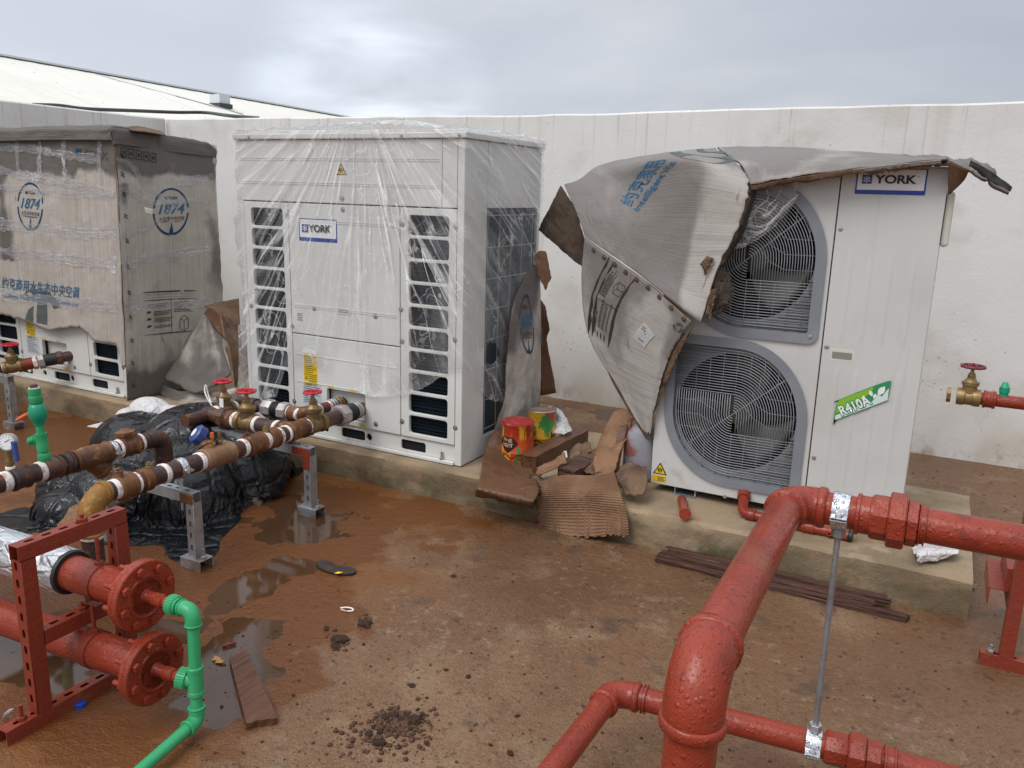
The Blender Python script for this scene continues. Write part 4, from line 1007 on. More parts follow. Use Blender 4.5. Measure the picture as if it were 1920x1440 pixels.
# ------------------------------------------------------------------ taped carton over the left unit
def carton():
    t = thing('carton', 'tall weathered grey carton bound with clear packing tape, blue lettering on its front', 'carton', (-5.2, 3.6, SL))
    XL = -6.25; W, H = 1.92, 1.62
    def cy(x, z): return 3.248 + .012*sin(x*3.1+z*2)
    top, mid1, mid2, bot = [], [], [], []
    for k in range(7):
        s = k/6
        top.append((XL+(-4.33-XL)*s, 3.252-.004*sin(s*9), 1.800-.008*s)); mid1.append((XL+(-4.325-XL)*s, 3.236-.010*sin(s*5+1), 1.35))
        mid2.append((XL+(-4.352-XL)*s, 3.238-.012*sin(s*7), .75)); bot.append((XL+(-4.402-XL)*s, 3.25, .182))
    F = Sheet([top, mid1, mid2, bot]); F.bump = crease(.006, 3.5, 2)
    tp = [(gy(px, py, 3.25).x, gy(px, py, 3.25).z) for px, py in ((0, 594), (40, 603), (92, 626), (108, 622), (148, 618), (165, 632), (178, 646), (222, 650), (229, 668), (231, 690))]
    tp = [(-7, .60), (-5.9, .57)] + tp
    def fn(u):
        x = XL+(-4.37-XL)*u
        for a, b in zip(tp, tp[1:]):
            if a[0] <= x <= b[0]: z = a[1]+(b[1]-a[1])*(x-a[0])/max(1e-6, b[0]-a[0]); break
        else: z = tp[-1][1]
        return (1.795-z)/1.613
    def wetF(u, v, p):
        w = max(0, min(1, (p.z-1.50)/.10)) + .75*max(0, 1-abs(p.x+5.45)/.12)*(p.z > .98)+.5*max(0, 1-abs(p.x+4.72)/.05)*(p.z > 1.25)+.30*max(0, 1-abs(p.x+4.36)/.05)*(p.z < 1.3)
        return min(1, w)
    F.build('front_face', 110, 70, CARD, t, .006, wetF, ragged(fn, .008, 30, 3), True, (W, H))
    # right side: flared at the foot, a little curl at the rear edge
    S = Sheet([[(-4.33, 3.252, 1.792), (-4.318, 3.6, 1.785), (-4.32, 3.965, 1.75)], [(-4.325, 3.236, 1.35), (-4.30, 3.6, 1.35), (-4.315, 3.975, 1.32)],
               [(-4.352, 3.238, .75), (-4.33, 3.6, .75), (-4.30, 3.97, .72)], [(-4.402, 3.25, .172), (-4.36, 3.6, .17), (-4.30, 3.93, .17)]]); S.bump = crease(.008, 3, 5)
    def toneS(u, v, p): return min(1, max(max(0, min(1, (p.z-1.50)/.08))*(.6+.6*u), .34 if p.z < 1.28 else .22, .55*max(0, 1-abs(u-.06)/.12)*(p.z < 1.5), max(0, (.48-p.z)/.25)*.9))  # wet top, stained foot; an even darker tone over the rest
    S.build('side_face', 60, 80, CARD, t, .006, toneS, torn('r', .03, 6, 3), True, (.78, H))
    # soaked lid with its lips hanging over front and side
    rows = []
    for y, dz, ext in ((3.222, -.062, .0), (3.224, -.03, 0), (3.232, .004, 0), (3.29, .022, 0), (3.6, .020, 0), (3.9, .006, 0), (3.985, -.02, 0)):
        rz = 1.795 if y < 3.3 else 1.79-.05*(y-3.3)
        xr = -4.318
        rows.append([(XL, y, rz+dz+.006), (-5.5, y-.004, rz+dz), (-4.75, y, rz+dz+.004), (xr-.07, y, rz+dz+.0), (xr-.012, y, rz+min(dz, .004)), (xr+.004, y, rz-.035+min(dz, 0)), (xr+.005+.008*sin(y*20), y, rz-.085)])
    Ld = Sheet(rows); Ld.bump = crease(.009, 6, 8)
    Ld.build('lid', 90, 50, CARD, t, .006, lambda u, v, p: 1.0, torn('r', .02, 12, 4), False, (2, .9))
    fl = G([(228, 241, 3.40), (258, 238, 3.5), (300, 247, 3.6)], [(250, 246, 3.32), (275, 250, 3.4), (312, 256, 3.55)]); fl.build('lid_flap', 12, 6, CARD, t, .006, lambda u, v, p: 1.0, torn('b', .2, 5, 1))
    # curled liner paper at the rear edge of the side
    P = G([(398, 268, 4.03), (410, 285, 4.08)], [(402, 330, 4.03), (406, 330, 4.06)], [(395, 345, 4.03), (402, 370, 4.05)], [(400, 400, 4.02), (411, 438, 4.06)], [(404, 440, 4.02), (410, 440, 4.05)])
    P.build('peeling_paper', 6, 30, [mat('liner_paper', (.50, .44, .34), .8, layers=[dict(s=20, lo=.4, hi=.7, c=(.36,.28,.19))])], t, .002, None, torn('r', .5, 6, 2))
    for a in ([(372, 463, 3.99), (395, 470, 4.03), (397, 500, 4.02)], ):
        q = G([(371, 463, 3.985), (385, 460, 4.0), (396, 468, 4.03)], [(376, 470, 3.99), (392, 485, 4.0), (402, 498, 4.03)]); q.build('peeling_paper', 8, 6, [M_cream], t, .002)
    for q in ([(257, 395), (270, 403), (268, 390), (276, 398)],):
        s2 = G([(255, 388, 3.36), (272, 392, 3.42)], [(258, 400, 3.36), (272, 404, 3.42)]); s2 = Sheet([[p+X3*.075 for p in r] for r in s2.rows]); s2.build('peeling_paper', 8, 6, [M_cream], t, .0015, None, torn('br', .3, 4, 3))
    # tape: ribbons lying on the faces
    def ribbon(face, path, wpx, seed, mats=None):
        """path of pixels on a face; crumpled film ribbon"""
        ctr = [uv_at(face, *q) for q in path]; wv = wpx; n = 26*len(path)
        vs, fs, uvs = [], [], []; m = 7
        ctr3 = [Vector((c.x, c.y, 0)) for c in ctr]
        for i in range(n+1):
            c = catmull(ctr3, i/n); c2 = catmull(ctr3, min(1, i/n+.01)); c1 = catmull(ctr3, max(0, i/n-.01)); d = c2-c1
            d = Vector((d.x*W if face is F else d.x*.78, d.y*H)); d.normalize(); nn = Vector((-d.y, d.x))
            w = wv*(.62+.42*n1(i*.13, seed))
            for j in range(m):
                o = (j/(m-1)-.5)*w; q = Vector((c.x, c.y)) + Vector((nn.x*o/(W if face is F else .78), nn.y*o/H))
                u, v = min(max(q.x, 0), 1), min(max(q.y, 0), 1)
                h = .0035+.006*abs(n1(i*.12+seed, j*.8, seed))+.0015*abs(n1(i*.5, j*1.3, seed))
                vs.append(face.Q(u, v)-face.N(u, v)*h); uvs.append((o*6+seed, i*.05))
        for i in range(n):
            for j in range(m-1): fs.append((i*m+j, i*m+j+1, (i+1)*m+j+1, (i+1)*m+j))
        me = bpy.data.meshes.new('packing_tape'); me.from_pydata([tuple(v) for v in vs], [], fs); me.update()
        ul = me.uv_layers.new(name='UVMap')
        for lp in me.loops: ul.data[lp.index].uv = uvs[lp.vertex_index]
        finish('packing_tape', me, M_wrap, t, 0)
    for k, (path, w) in enumerate([(((29, 248), (33, 290), (37, 335)), .055), (((75, 248), (76, 300), (79, 372)), .068), (((119, 248), (120, 290), (124, 338)), .06), (((192, 248), (187, 285), (189, 345)), .055),
            (((0, 275), (60, 279), (120, 290), (190, 299)), .10), (((0, 318), (40, 328), (80, 334), (140, 345), (215, 364)), .11), (((0, 351), (60, 355), (130, 364), (215, 366)), .07),
            (((0, 420), (60, 427), (130, 436), (219, 437)), .10), (((0, 470), (60, 478), (130, 487), (219, 497)), .10), (((0, 551), (60, 560), (140, 568), (222, 577)), .11)]):
        ribbon(F, path, w, k*3.7)
    for k, (path, w) in enumerate([(((214, 300), (245, 310), (275, 350), (320, 380)), .06), (((217, 366), (240, 356), (290, 380), (395, 375)), .06), (((219, 437), (255, 436), (290, 420), (345, 370)), .05), (((220, 494), (270, 489), (330, 476), (395, 462)), .085),
            (((222, 578), (260, 576), (330, 572), (402, 566)), .085), (((330, 345), (400, 330)), .09)]):
        ribbon(S, path, w, 40+k*2.9)
    # printing
    ff = lambda p0, p1, p2: usurf(F, p0, p1, p2)
    print_on(F, '约克商用水生态中央空调', (3, 541), (148, 561), (3, 519), M_ink, t, bold=.008, lift=.003)
    print_on(F, 'Intelligent Water Ecosystem Air Conditioner', (3, 560), (148, 578), (3, 549), M_ink, t, bold=.02, lift=.003)
    drop_logo(F, (33, 430), (82, 436), (33, 340), t)
    drop_logo(S, (286, 445), (354, 440), (286, 353), t)
    shape_on('maker_square', [rrect(0, 0, 1, 1)], ff((142, 291), (152, 292), (142, 278)), M_ink, t)
    print_on(F, 'YORK', (154, 292), (203, 300), (154, 278), M_inkdk, t, bold=.02, lift=.003)
    f = usurf(S, (226, 296), (294, 308), (226, 273))
    for k in range(5):
        x = k*.2; shape_on('care_symbol', [rrect(x+.01, .1, x+.17, .9), rrect(x+.03, .17, x+.15, .83)], f, M_inkdk, t); shape_on('care_symbol', [rrect(x+.06, .35, x+.12, .65)], f, M_inkdk, t)
    info_block(S, (271, 629), (371, 620), (269, 548), t, seed=4)
    g = ff((28, 598), (112, 616), (28, 520))                     # big faded swoosh under the lettering
    shape_on('faded_swoosh', [arc_band(.55, .35, .48, .17, .3, 2.6, 18)], g, M_inkpale, t, .0012); shape_on('faded_swoosh', [[(.5, .78), (.7, .78), (.72, .02), (.48, .02)]], g, M_inkpale, t, .0012); shape_on('faded_swoosh', [[(.30, .3), (.42, .42), (.40, .0), (.22, .05)]], g, M_inkpale, t, .0012)
    b = MB()
    for k in range(11):
        z = 1.62-k*.135; v = (1.795-z)/1.62; p = S.Q(.045, v)+X3*.004
        b.bar(p+Z3*.008, p-Z3*.004+Y3*.02, .006, .003); b.bar(p-Z3*.006, p-Z3*.018+Y3*.02, .006, .003)
    b.build('staples', M_seam, t)
carton()

# ------------------------------------------------------------------ clear plastic over the middle unit
def sheeting():
    GX, GYc = -2.62, 3.70
    LW = UX1-UX0; T0 = .26
    fb = [(gy(px, py, UY)) for px, py in ((446, 690), (462, 738), (500, 748), (528, 742), (545, 684), (600, 684), (636, 694), (668, 730), (700, 742), (752, 741), (800, 726), (846, 694), (868, 690))]
    prof = [(p.x-UX0, p.z) for p in fb] + [(LW+.01, fb[-1].z)]
    sb = [gx(px, py, UX1) for px, py in ((885, 722), (912, 748), (938, 756), (950, 700), (975, 640), (1010, 560))]
    prof += [(LW+(p.y-UY), p.z) for p in sb] + [(LW+.85, sb[-1].z)]
    prof = [(-.2, fb[0].z+.1)] + prof
    def zb(s):
        for a, b in zip(prof, prof[1:]):
            if a[0] <= s <= b[0]: return a[1]+(b[1]-a[1])*(s-a[0])/max(1e-6, b[0]-a[0]) + .008*n1(s*30, 2)+.006*n1(s*80, 6)
        return prof[-1][1]
    NS, NT = 250, 150; vs, uvs, ws, pls = [], [], [], []
    for i in range(NS+1):
        s = -.10 + (LW+.80+.10)*i/NS
        if s < 0: E = Vector((UX0, UY-s, 0)); nr = Vector((-1, 0, 0))
        elif s < LW: E = Vector((UX0+s, UY, 0)); nr = Vector((0, -1, 0))
        else: E = Vector((UX1, UY+s-LW, 0)); nr = Vector((1, 0, 0))
        # soften the corners
        for c, na, nb in ((0, Vector((-1,0,0)), Vector((0,-1,0))), (LW, Vector((0,-1,0)), Vector((1,0,0)))):
            d = (s-c)/.03
            if abs(d) < 1: nr = (na*(1-d)/2+nb*(1+d)/2).normalized()
        bz = zb(s)
        for j in range(NT+1):
            t = j/NT
            if t < T0:
                k = t/T0; p = Vector((GX, GYc, 0)).lerp(E, k)
                ang = atan2(E.x-GX, E.y-GYc); ph = ang*1.6
                z = 1.772 + .085*exp(-((p.x-GX)/.35)**2)*(1-k*.75) + .016*(1+n1(ph*9, k*2))*(.25+k*.75) + .02*abs(n1(ph*4, 3))*sin(pi*min(1, k))
                p.z = z; off = .012; r = k*.4; nz = nr
                p += nr*(off*k)
            else:
                k = (t-T0)/(1-T0); z = 1.778+(bz-1.778)*k; x = s-(GX-UX0)
                ph = atan2(x, 2.02-z); r = sqrt(x*x+(1.9-z)**2)
                if s > LW: ph = atan2(LW-(GX-UX0), 2.02-z) + (s-LW)*.5
                fold = abs(n1(ph*6, r*.25, 1.1))*.040 + abs(n1(ph*13, r*.5, 3.1))*.018 + .010*n1(ph*23, r*.6, 5) + .010*fbm((s*5, z*5, 2), 1, 4)
                loose = .004 + .016*min(1, k*1.6)
                if s < .06 and z < .75: loose += .05*(1-abs(k-.85)) * (1-max(0, s)/.06)*.8
                off = max(.0035, loose*.5+fold*(.35+.65*min(1, k*3)))
                if z > 1.73: off += .012
                p = Vector((E.x, E.y, z)) + nr*off
            vs.append(p); uvs.append((ph*1.35, r*.9))
            w = max(0, 1-abs(s-LW+.09)/.10)*.8*(.4+.8*abs(n1(s*14, vs[-1].z*5))) + max(0, 1-abs(s+.01)/.05)*.6 + .5*max(0, (bz+.10-vs[-1].z)/.10 if t > T0 else 0) + (.5 if t < T0*.9 else 0)
            w += max(0, n1(s*3.1, vs[-1].z*1.7, 9))*.35
            if t >= T0: w += .75*max(0, 1-abs(s-.80-.06*n1(k*3, 2))/.09)*(.35+.9*abs(n1(s*25, k*4, 8)))*(k < .8) + .55*max(0, 1-abs(s-LW-.22)/.13)*abs(n1(s*20, k*4, 3))*1.6
            ws.append(min(1, w)); rr = sqrt((vs[-1].x-GX)**2+(1.85-vs[-1].z)**2); pls.append(max(0, 1-rr/.95) if t >= T0 else .6)
    fs = []
    h1, h2 = gy(650, 690, UY), gx(912, 662, UX1)
    for i in range(NS):
        for j in range(NT):
            c = (vs[i*(NT+1)+j]+vs[(i+1)*(NT+1)+j+1])/2
            d = ((c.x-h1.x)/.115)**2+((c.z-h1.z)/.115)**2
            if c.y < UY+.02 and c.x < UX1-.2 and d < 1+.55*n1(c.x*14, c.z*14)+.3*n1(c.x*40, c.z*40): continue
            d = ((c.y-h2.y)/.10)**2+((c.z-h2.z)/.055)**2
            if c.x > UX1 and d < 1+.6*n1(c.y*20, c.z*20): continue
            fs.append((i*(NT+1)+j, i*(NT+1)+j+1, (i+1)*(NT+1)+j+1, (i+1)*(NT+1)+j))
    me = bpy.data.meshes.new('plastic_sheet'); me.from_pydata([tuple(v) for v in vs], [], fs); me.update()
    ul = me.uv_layers.new(name='UVMap')
    for lp in me.loops: ul.data[lp.index].uv = uvs[lp.vertex_index]
    at = me.attributes.new('wet', 'FLOAT', 'POINT')
    for i, w in enumerate(ws): at.data[i].value = w
    at = me.attributes.new('pleat', 'FLOAT', 'POINT')
    for i, w in enumerate(pls): at.data[i].value = w
    o = finish('plastic_sheet', me, M_film, None, 0)
    tag(o, 'wrinkled clear plastic sheet draped over the middle unit, torn along its lower edge', 'plastic sheet')
sheeting()

# ------------------------------------------------------------------ collapsed carton sagging over the heat pump
def drape():
    t = thing('carton', 'collapsed soggy grey carton sagging over the heat pump, with torn brown edges', 'carton', (-.8, 3.6, RZ1))
    A = G([(1058, 346, 3.74), (1085, 337, 3.77), (1132, 307, 3.84), (1240, 288, 3.88), (1345, 277, 3.90)],
          [(1062, 356, 3.72), (1095, 350, 3.73), (1150, 322, 3.74), (1258, 292, 3.53), (1374, 295, 3.53)],
          [(1068, 370, 3.70), (1105, 368, 3.69), (1170, 352, 3.66), (1290, 326, 3.44), (1408, 346, 3.385)],
          [(1080, 396, 3.66), (1110, 405, 3.63), (1180, 412, 3.55), (1290, 415, 3.425), (1386, 422, 3.355)],
          [(1090, 424, 3.62), (1125, 450, 3.57), (1190, 474, 3.50), (1280, 510, 3.40), (1345, 510, 3.33)],
          [(1096, 444, 3.60), (1135, 470, 3.55), (1190, 508, 3.48), (1262, 566, 3.37), (1316, 606, 3.31)])
    A.bump = crease(.005, 4, 1)
    def wetA(u, v, p):
        dry = max(0, 1-sqrt(((u-.93)/.22)**2+((v-.72)/.5)**2)); return min(1, .85-1.5*dry)
    A.build('long_face', 70, 60, DRAPE, t, .007, wetA, torn('r', .025, 9, 2), True, (1.0, .6))
    B = G([(1096, 446, 3.605), (1160, 491, 3.515), (1225, 540, 3.43), (1300, 606, 3.335)],
          [(1091, 545, 3.63), (1145, 575, 3.54), (1205, 605, 3.46), (1264, 654, 3.385)],
          [(1105, 635, 3.63), (1152, 662, 3.56), (1200, 685, 3.49), (1243, 706, 3.42)],
          [(1160, 730, 3.58), (1180, 742, 3.55), (1204, 757, 3.50), (1228, 765, 3.45)],
          [(1200, 800, 3.52), (1208, 810, 3.51), (1214, 815, 3.49), (1219, 818, 3.47)])
    B.bump = crease(.005, 4, 6)
    B.build('hanging_face', 50, 60, DRAPE, t, .007, lambda u, v, p: .45-.3*v+.35*max(0, 1-v/.1)+.35*max(0, (v-.8)/.2)+.3*max(0, 1-abs(u-.95)/.1), torn('rb', .03, 12, 4), True, (.6, .7))
    C = G([(1138, 690, 3.66), (1165, 730, 3.62)], [(1160, 735, 3.64), (1200, 790, 3.58)], [(1212, 820, 3.56), (1217, 825, 3.52)]); C.build('inner_layer', 10, 20, [M_carddrape, M_cardin], t, .006, lambda u, v, p: .7)
    for k, (rows, m, tr) in enumerate([
        ([[(1302, 608, 3.345), (1290, 632, 3.36)], [(1268, 652, 3.39), (1262, 690, 3.41)], [(1246, 705, 3.425), (1240, 745, 3.45)], [(1226, 770, 3.455), (1222, 790, 3.47)]], M_cardin, 'r'),
        ([[(1268, 650, 3.40), (1255, 672, 3.44)], [(1246, 700, 3.43), (1236, 735, 3.46)], [(1222, 765, 3.47), (1228, 772, 3.48)]], M_cardwet, 'r'),
        # the inner flap hanging at the left, seen from inside
        ([[(1052, 348, 3.76), (1075, 385, 3.70), (1096, 448, 3.62)], [(1030, 392, 3.84), (1062, 432, 3.76), (1097, 478, 3.66)], [(1009, 432, 3.92), (1055, 470, 3.80), (1097, 506, 3.69)]], M_flapdark, 'b'),
        # brown inner plies along the torn front edge
        ([[(1402, 354, 3.392), (1412, 356, 3.41)], [(1372, 436, 3.36), (1392, 425, 3.39)], [(1336, 506, 3.345), (1362, 490, 3.38)]], M_cardin, 'r'),
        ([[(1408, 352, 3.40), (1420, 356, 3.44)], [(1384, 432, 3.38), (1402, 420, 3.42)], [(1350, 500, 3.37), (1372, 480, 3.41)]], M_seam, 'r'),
        ([[(1340, 500, 3.36), (1360, 505, 3.38), (1374, 522, 3.38)], [(1336, 545, 3.35), (1354, 552, 3.36), (1384, 558, 3.37)], [(1322, 606, 3.33), (1332, 600, 3.35), (1346, 588, 3.37)]], M_flapdark, 'rb'),
        ([[(1326, 480, 3.34), (1342, 486, 3.34)], [(1310, 498, 3.33), (1322, 520, 3.33)]], M_cardin, 'rb'),
        ([[(1330, 545, 3.33), (1346, 540, 3.33)], [(1322, 600, 3.31), (1330, 612, 3.31)]], M_cardin, 'rb')]):
        s = G(*rows); cr_ = crease(.007, 11, k); s.bump = (lambda u, v, p, c=cr_: c(u, v, p)+.003*sin((u*1.2+v*.3)*40)) if m is M_corr else cr_
        s.build('torn_ply' if k != 2 else 'inner_flap', 30, 44, [m], t, .004, None, torn(tr, .42 if k != 2 else .04, 8, k))
    E = G([(1345, 277, 3.90), (1410, 275, 3.93), (1480, 276, 3.95), (1590, 282, 3.95), (1700, 290, 3.92), (1778, 298, 3.86)],
          [(1374, 297, 3.60), (1440, 289, 3.62), (1500, 287, 3.62), (1600, 290, 3.62), (1695, 294, 3.62), (1778, 297, 3.60)],
          [(1390, 308, 3.47), (1444, 303, 3.47), (1505, 300, 3.47), (1600, 298, 3.47), (1693, 297, 3.47), (1778, 297, 3.48)],
          [(1408, 348, 3.385), (1450, 339, 3.385), (1510, 329, 3.39), (1600, 317, 3.395), (1690, 306, 3.40), (1778, 297, 3.41)])
    E.bump = crease(.005, 5, 3)
    E.build('top_face', 60, 24, DRAPE, t, .007, lambda u, v, p: .55+.4*u, torn('b', .03, 14, 8), True, (.8, .5))
    for k, (dy, m, amp, o) in enumerate(((10, M_cardin, .5, 0), (14, M_cardin, .75, .006), (7, M_carddrape, .5, -.003))):
        top = [(1406, 349), (1450, 340), (1510, 330), (1560, 323), (1600, 318), (1660, 310), (1690, 307), (1765, 299)]
        r0 = [(x, y, 3.392+o) for x, y in top]; r1 = [(x, y+dy*(1 if x < 1640 else 1.2), 3.398+o) for x, y in top]
        if k == 2: r0, r1 = r0[4:], r1[4:]
        s = G(r0, r1); s.bump = crease(.005, 12, k); s.build('torn_ply', 70, 5, [m], t, .003, None, torn('b', amp, 18, k*3+1))
    R = G([(1688, 291, 3.66), (1770, 296, 3.60), (1822, 297, 3.56), (1866, 320, 3.50), (1897, 351, 3.46)], [(1690, 305, 3.42), (1772, 312, 3.41), (1818, 318, 3.41), (1858, 338, 3.41), (1898, 358, 3.41)]); R.bump = crease(.02, 9, 4)
    R.build('crumpled_end', 34, 10, [M_carddrape, M_cardin], t, .008, lambda u, v, p: 1.0, torn('b', .35, 12, 5), True)
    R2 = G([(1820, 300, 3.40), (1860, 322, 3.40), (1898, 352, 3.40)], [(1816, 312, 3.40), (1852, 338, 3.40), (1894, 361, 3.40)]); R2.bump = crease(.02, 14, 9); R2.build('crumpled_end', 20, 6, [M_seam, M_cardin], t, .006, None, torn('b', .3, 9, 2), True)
    I = G([(1779, 300, 3.42), (1818, 318, 3.44)], [(1778, 335, 3.45), (1806, 338, 3.48)], [(1776, 364, 3.47), (1781, 362, 3.48)]); I.build('inner_flap', 8, 10, [M_cardin], t, .005)
    L = G([(1063, 343, 3.80), (1098, 338, 3.84), (1118, 338, 3.80)], [(1066, 352, 3.74), (1090, 352, 3.74), (1116, 345, 3.76)]); L.build('lid_flap', 10, 6, [M_card, M_cardin], t, .005, None, None, True)
    # staples with torn scallops along the long fold
    b = MB()
    for k in range(9):
        c = MB()
        u = .10+k*.105; p = B.Q(min(1, u), .03); n = -B.N(u, .03)
        d = (B.Q(min(1, u+.03), .03)-p).normalized(); e = n.cross(d)
        b.bar(p+n*.004-d*.012, p+n*.004+d*.012, .004, .003); c.lathe(p+n*.0025+e*.006, n, [(0, .013), (.002, .007)], 7); c.build('staple_tear', M_cardwet, t)
    b.build('staples', M_seam, t)
    # printing
    print_on(A, '约克家用', (1186, 388), (1252, 300), (1160, 380), M_ink, t, bold=.008, lift=.003)
    print_on(A, 'Intelligent Wat', (1200, 398), (1273, 304), (1188, 392), M_ink, t, bold=.015, lift=.003)
    f = usurf(A, (1225, 352), (1365, 352), (1260, 282))
    shape_on('faded_swoosh', [arc_band(.62, .95, .62, .16, pi*1.05, pi*1.72, 22)], f, M_inkpale, t, .0014); shape_on('faded_swoosh', [arc_band(.72, 1.0, .34, .10, pi*1.0, pi*1.9, 18)], f, M_inkpale, t, .0014)
    info_block(B, (1112, 650), (1165, 470), (1102, 648) if 0 else (1180, 640), t, seed=9) if 0 else None
    f0 = (1132, 655), (1196, 505), (1098, 640)
    info_block(B, (1140, 652), (1192, 520), (1103, 628), t, seed=9)
    f = usurf(B, (1198, 648), (1212, 648), (1203, 603)); st = shape_on('paper_label', [[(-.55, .05), (1.0, -.05), (1.6, .85), (.15, 1.0)]], usurf(B, (1194, 640), (1208, 651), (1206, 602)), M_labelwhite, t, .003)
    g = usurf(B, (1194, 640), (1208, 651), (1206, 602))
    for k in range(6): shape_on('label_print', [[(.1, .15+k*.12), (.75-.1*(k % 3), .15+k*.12), (.75-.1*(k % 3), .19+k*.12), (.1, .19+k*.12)]], g, M_inkdk, st, .004)
    f = usurf(B, (1262, 622), (1282, 624), (1262, 604))
    for k in range(3):
        a = 2*pi*k/3+.3; shape_on('recycle_mark', [arc_band(.5, .5, .5, .10, a, a+1.5, 8)], f, M_inkdk, t); shape_on('recycle_mark', [arc_band(.5, .5, .3, .07, a+.5, a+2, 8)], f, M_inkdk, t)
    return t
drape()
def hanging_film():
    S = G([(1400, 362, 3.43), (1440, 350, 3.44), (1500, 340, 3.44)], [(1385, 420, 3.44), (1435, 420, 3.455), (1492, 378, 3.46)], [(1358, 470, 3.45), (1400, 462, 3.46), (1455, 425, 3.47)])
    S.bump = crease(.012, 8, 2); o = S.build('plastic_film', 40, 40, [M_film2], None, 0, lambda u, v, p: .25+.5*max(0, v-.85)/.15, torn('br', .05, 5, 7), True, (.3, .3))
    tag(o, 'loose corner of clear film hanging under the sagging cardboard over the upper fan', 'plastic film')
hanging_film()

# ------------------------------------------------------------------ cardboard between the units
def leaning_left():
    t = thing('cardboard', 'folded grey cardboard flap leaning between the taped carton and the middle unit', 'cardboard', (-4.0, 3.5, SL))
    Hh = G([(374, 600, 3.62), (383, 590, 3.60), (392, 600, 3.60)], [(344, 648, 3.56), (378, 652, 3.50), (412, 640, 3.56)], [(306, 712, 3.46), (372, 738, 3.40), (434, 706, 3.52)]); Hh.bump = crease(.012, 5, 3)
    Hh.build('leaning_face', 36, 40, CARD, t, .006, lambda u, v, p: .34+.6*max(0, (v-.55)/.45)+.4*max(0, 1-abs(u-.97)/.1)+.3*max(0, 1-abs(u-.03)/.1), torn('b', .05, 8, 3), True, (.35, .5))
    I = G([(383, 575, 3.72), (418, 567, 3.80), (448, 560, 3.86)], [(404, 598, 3.66), (428, 600, 3.74), (450, 610, 3.80)], [(423, 636, 3.60), (440, 650, 3.66), (452, 650, 3.70)], [(434, 690, 3.53), (440, 712, 3.56), (444, 742, 3.58)]); I.bump = crease(.010, 6, 9)
    I.build('curled_flap', 24, 36, [M_cardin], t, .006, None, torn('l', .02, 9, 1))
    K = G([(378, 603, 3.66), (392, 578, 3.70), (415, 590, 3.66)], [(382, 596, 3.63), (400, 615, 3.62), (425, 640, 3.60)]); K.build('shaded_fold', 12, 8, [M_cardwet], t, .004)
    Gd = G([(405, 640, 3.585), (412, 640, 3.575)], [(418, 662, 3.56), (428, 670, 3.55)], [(432, 700, 3.53), (438, 718, 3.53)]); Gd.build('edge_ply', 6, 14, [M_card], t, .004, None, torn('r', .2, 7, 2))
    Lo = G([(300, 720, 3.50), (345, 735, 3.44), (405, 735, 3.46), (445, 725, 3.50)], [(300, 770, 3.42), (345, 780, 3.38), (405, 780, 3.40), (445, 770, 3.44)]); Lo.build('lower_flap', 20, 8, CARD, t, .005, lambda u, v, p: .6, None, True)
leaning_left()
def standing_right():
    t = thing('cardboard', 'tall torn grey cardboard panel standing right of the middle unit with a soaked brown foot', 'cardboard', (-1.95, 3.8, SL))
    J = Sheet([[gx(px, py, X) for px, py, X in r] for r in ([(993, 503, -1.975), (1002, 494, -1.965), (1010, 494, -1.955)], [(963, 568, -1.965), (988, 562, -1.945), (1013, 560, -1.925)], [(951, 655, -1.955), (984, 650, -1.92), (1015, 650, -1.89)],
          [(946, 735, -1.945), (980, 735, -1.90), (1013, 742, -1.86)], [(925, 815, -1.935), (962, 820, -1.87), (1002, 815, -1.80)])]); J.bump = crease(.007, 5, 6)
    J.build('printed_face', 30, 60, CARD, t, .006, lambda u, v, p: .62+.3*max(0, (v-.8)/.2), torn('lt', .04, 12, 4), True, (.4, 1.0))
    rows = [[gx(926, 806, -1.932), gx(962, 810, -1.862), gx(1004, 804, -1.79)], [gx(908, 850, -1.93), gz(950, 858, .20), gz(990, 850, .19)],
            [gz(900, 897, .19), gz(950, 905, .18), gz(1010, 915, .178)], [gz(893, 918, .182), gz(945, 930, .176), gz(1000, 942, .174)], [gy(891, 928, 3.230), gy(945, 942, 3.228), gy(1000, 956, 3.226)]]
    Jb = Sheet(rows); Jb.bump = crease(.010, 7, 2); Jb.build('soaked_foot', 24, 40, [M_cardwet], t, .006, None, torn('b', .10, 7, 5))
    K = G([(1001, 482, 3.97), (1011, 472, 4.0), (1023, 472, 4.02)], [(1006, 500, 3.96), (1018, 500, 3.97), (1030, 505, 4.0)], [(1008, 515, 3.96), (1022, 545, 3.96), (1034, 525, 4.0)]); K.bump = crease(.01, 14, 1); K.build('torn_top', 12, 14, [M_corr], t, .005, None, torn('b', .2, 6, 3))
    D = G([(1012, 560, 4.09), (1022, 575, 4.12)], [(1014, 610, 4.09), (1031, 615, 4.12)], [(1014, 650, 4.09), (1026, 642, 4.12)], [(1013, 742, 4.06), (1044, 736, 4.15)]); D.build('dark_back_face', 8, 24, [M_cardwet], t, .006, None, torn('r', .15, 7, 2))
    P = G([(1004, 528, 3.97), (1008, 530, 3.98)], [(1010, 580, 4.05), (1014, 580, 4.06)], [(1014, 640, 4.06), (1018, 650, 4.06)]); P.build('tape_strip', 3, 14, [M_film2], t, 0, lambda u, v, p: .6)
    drop_logo(J, (978, 664), (1004, 666), (978, 553), t)
standing_right()
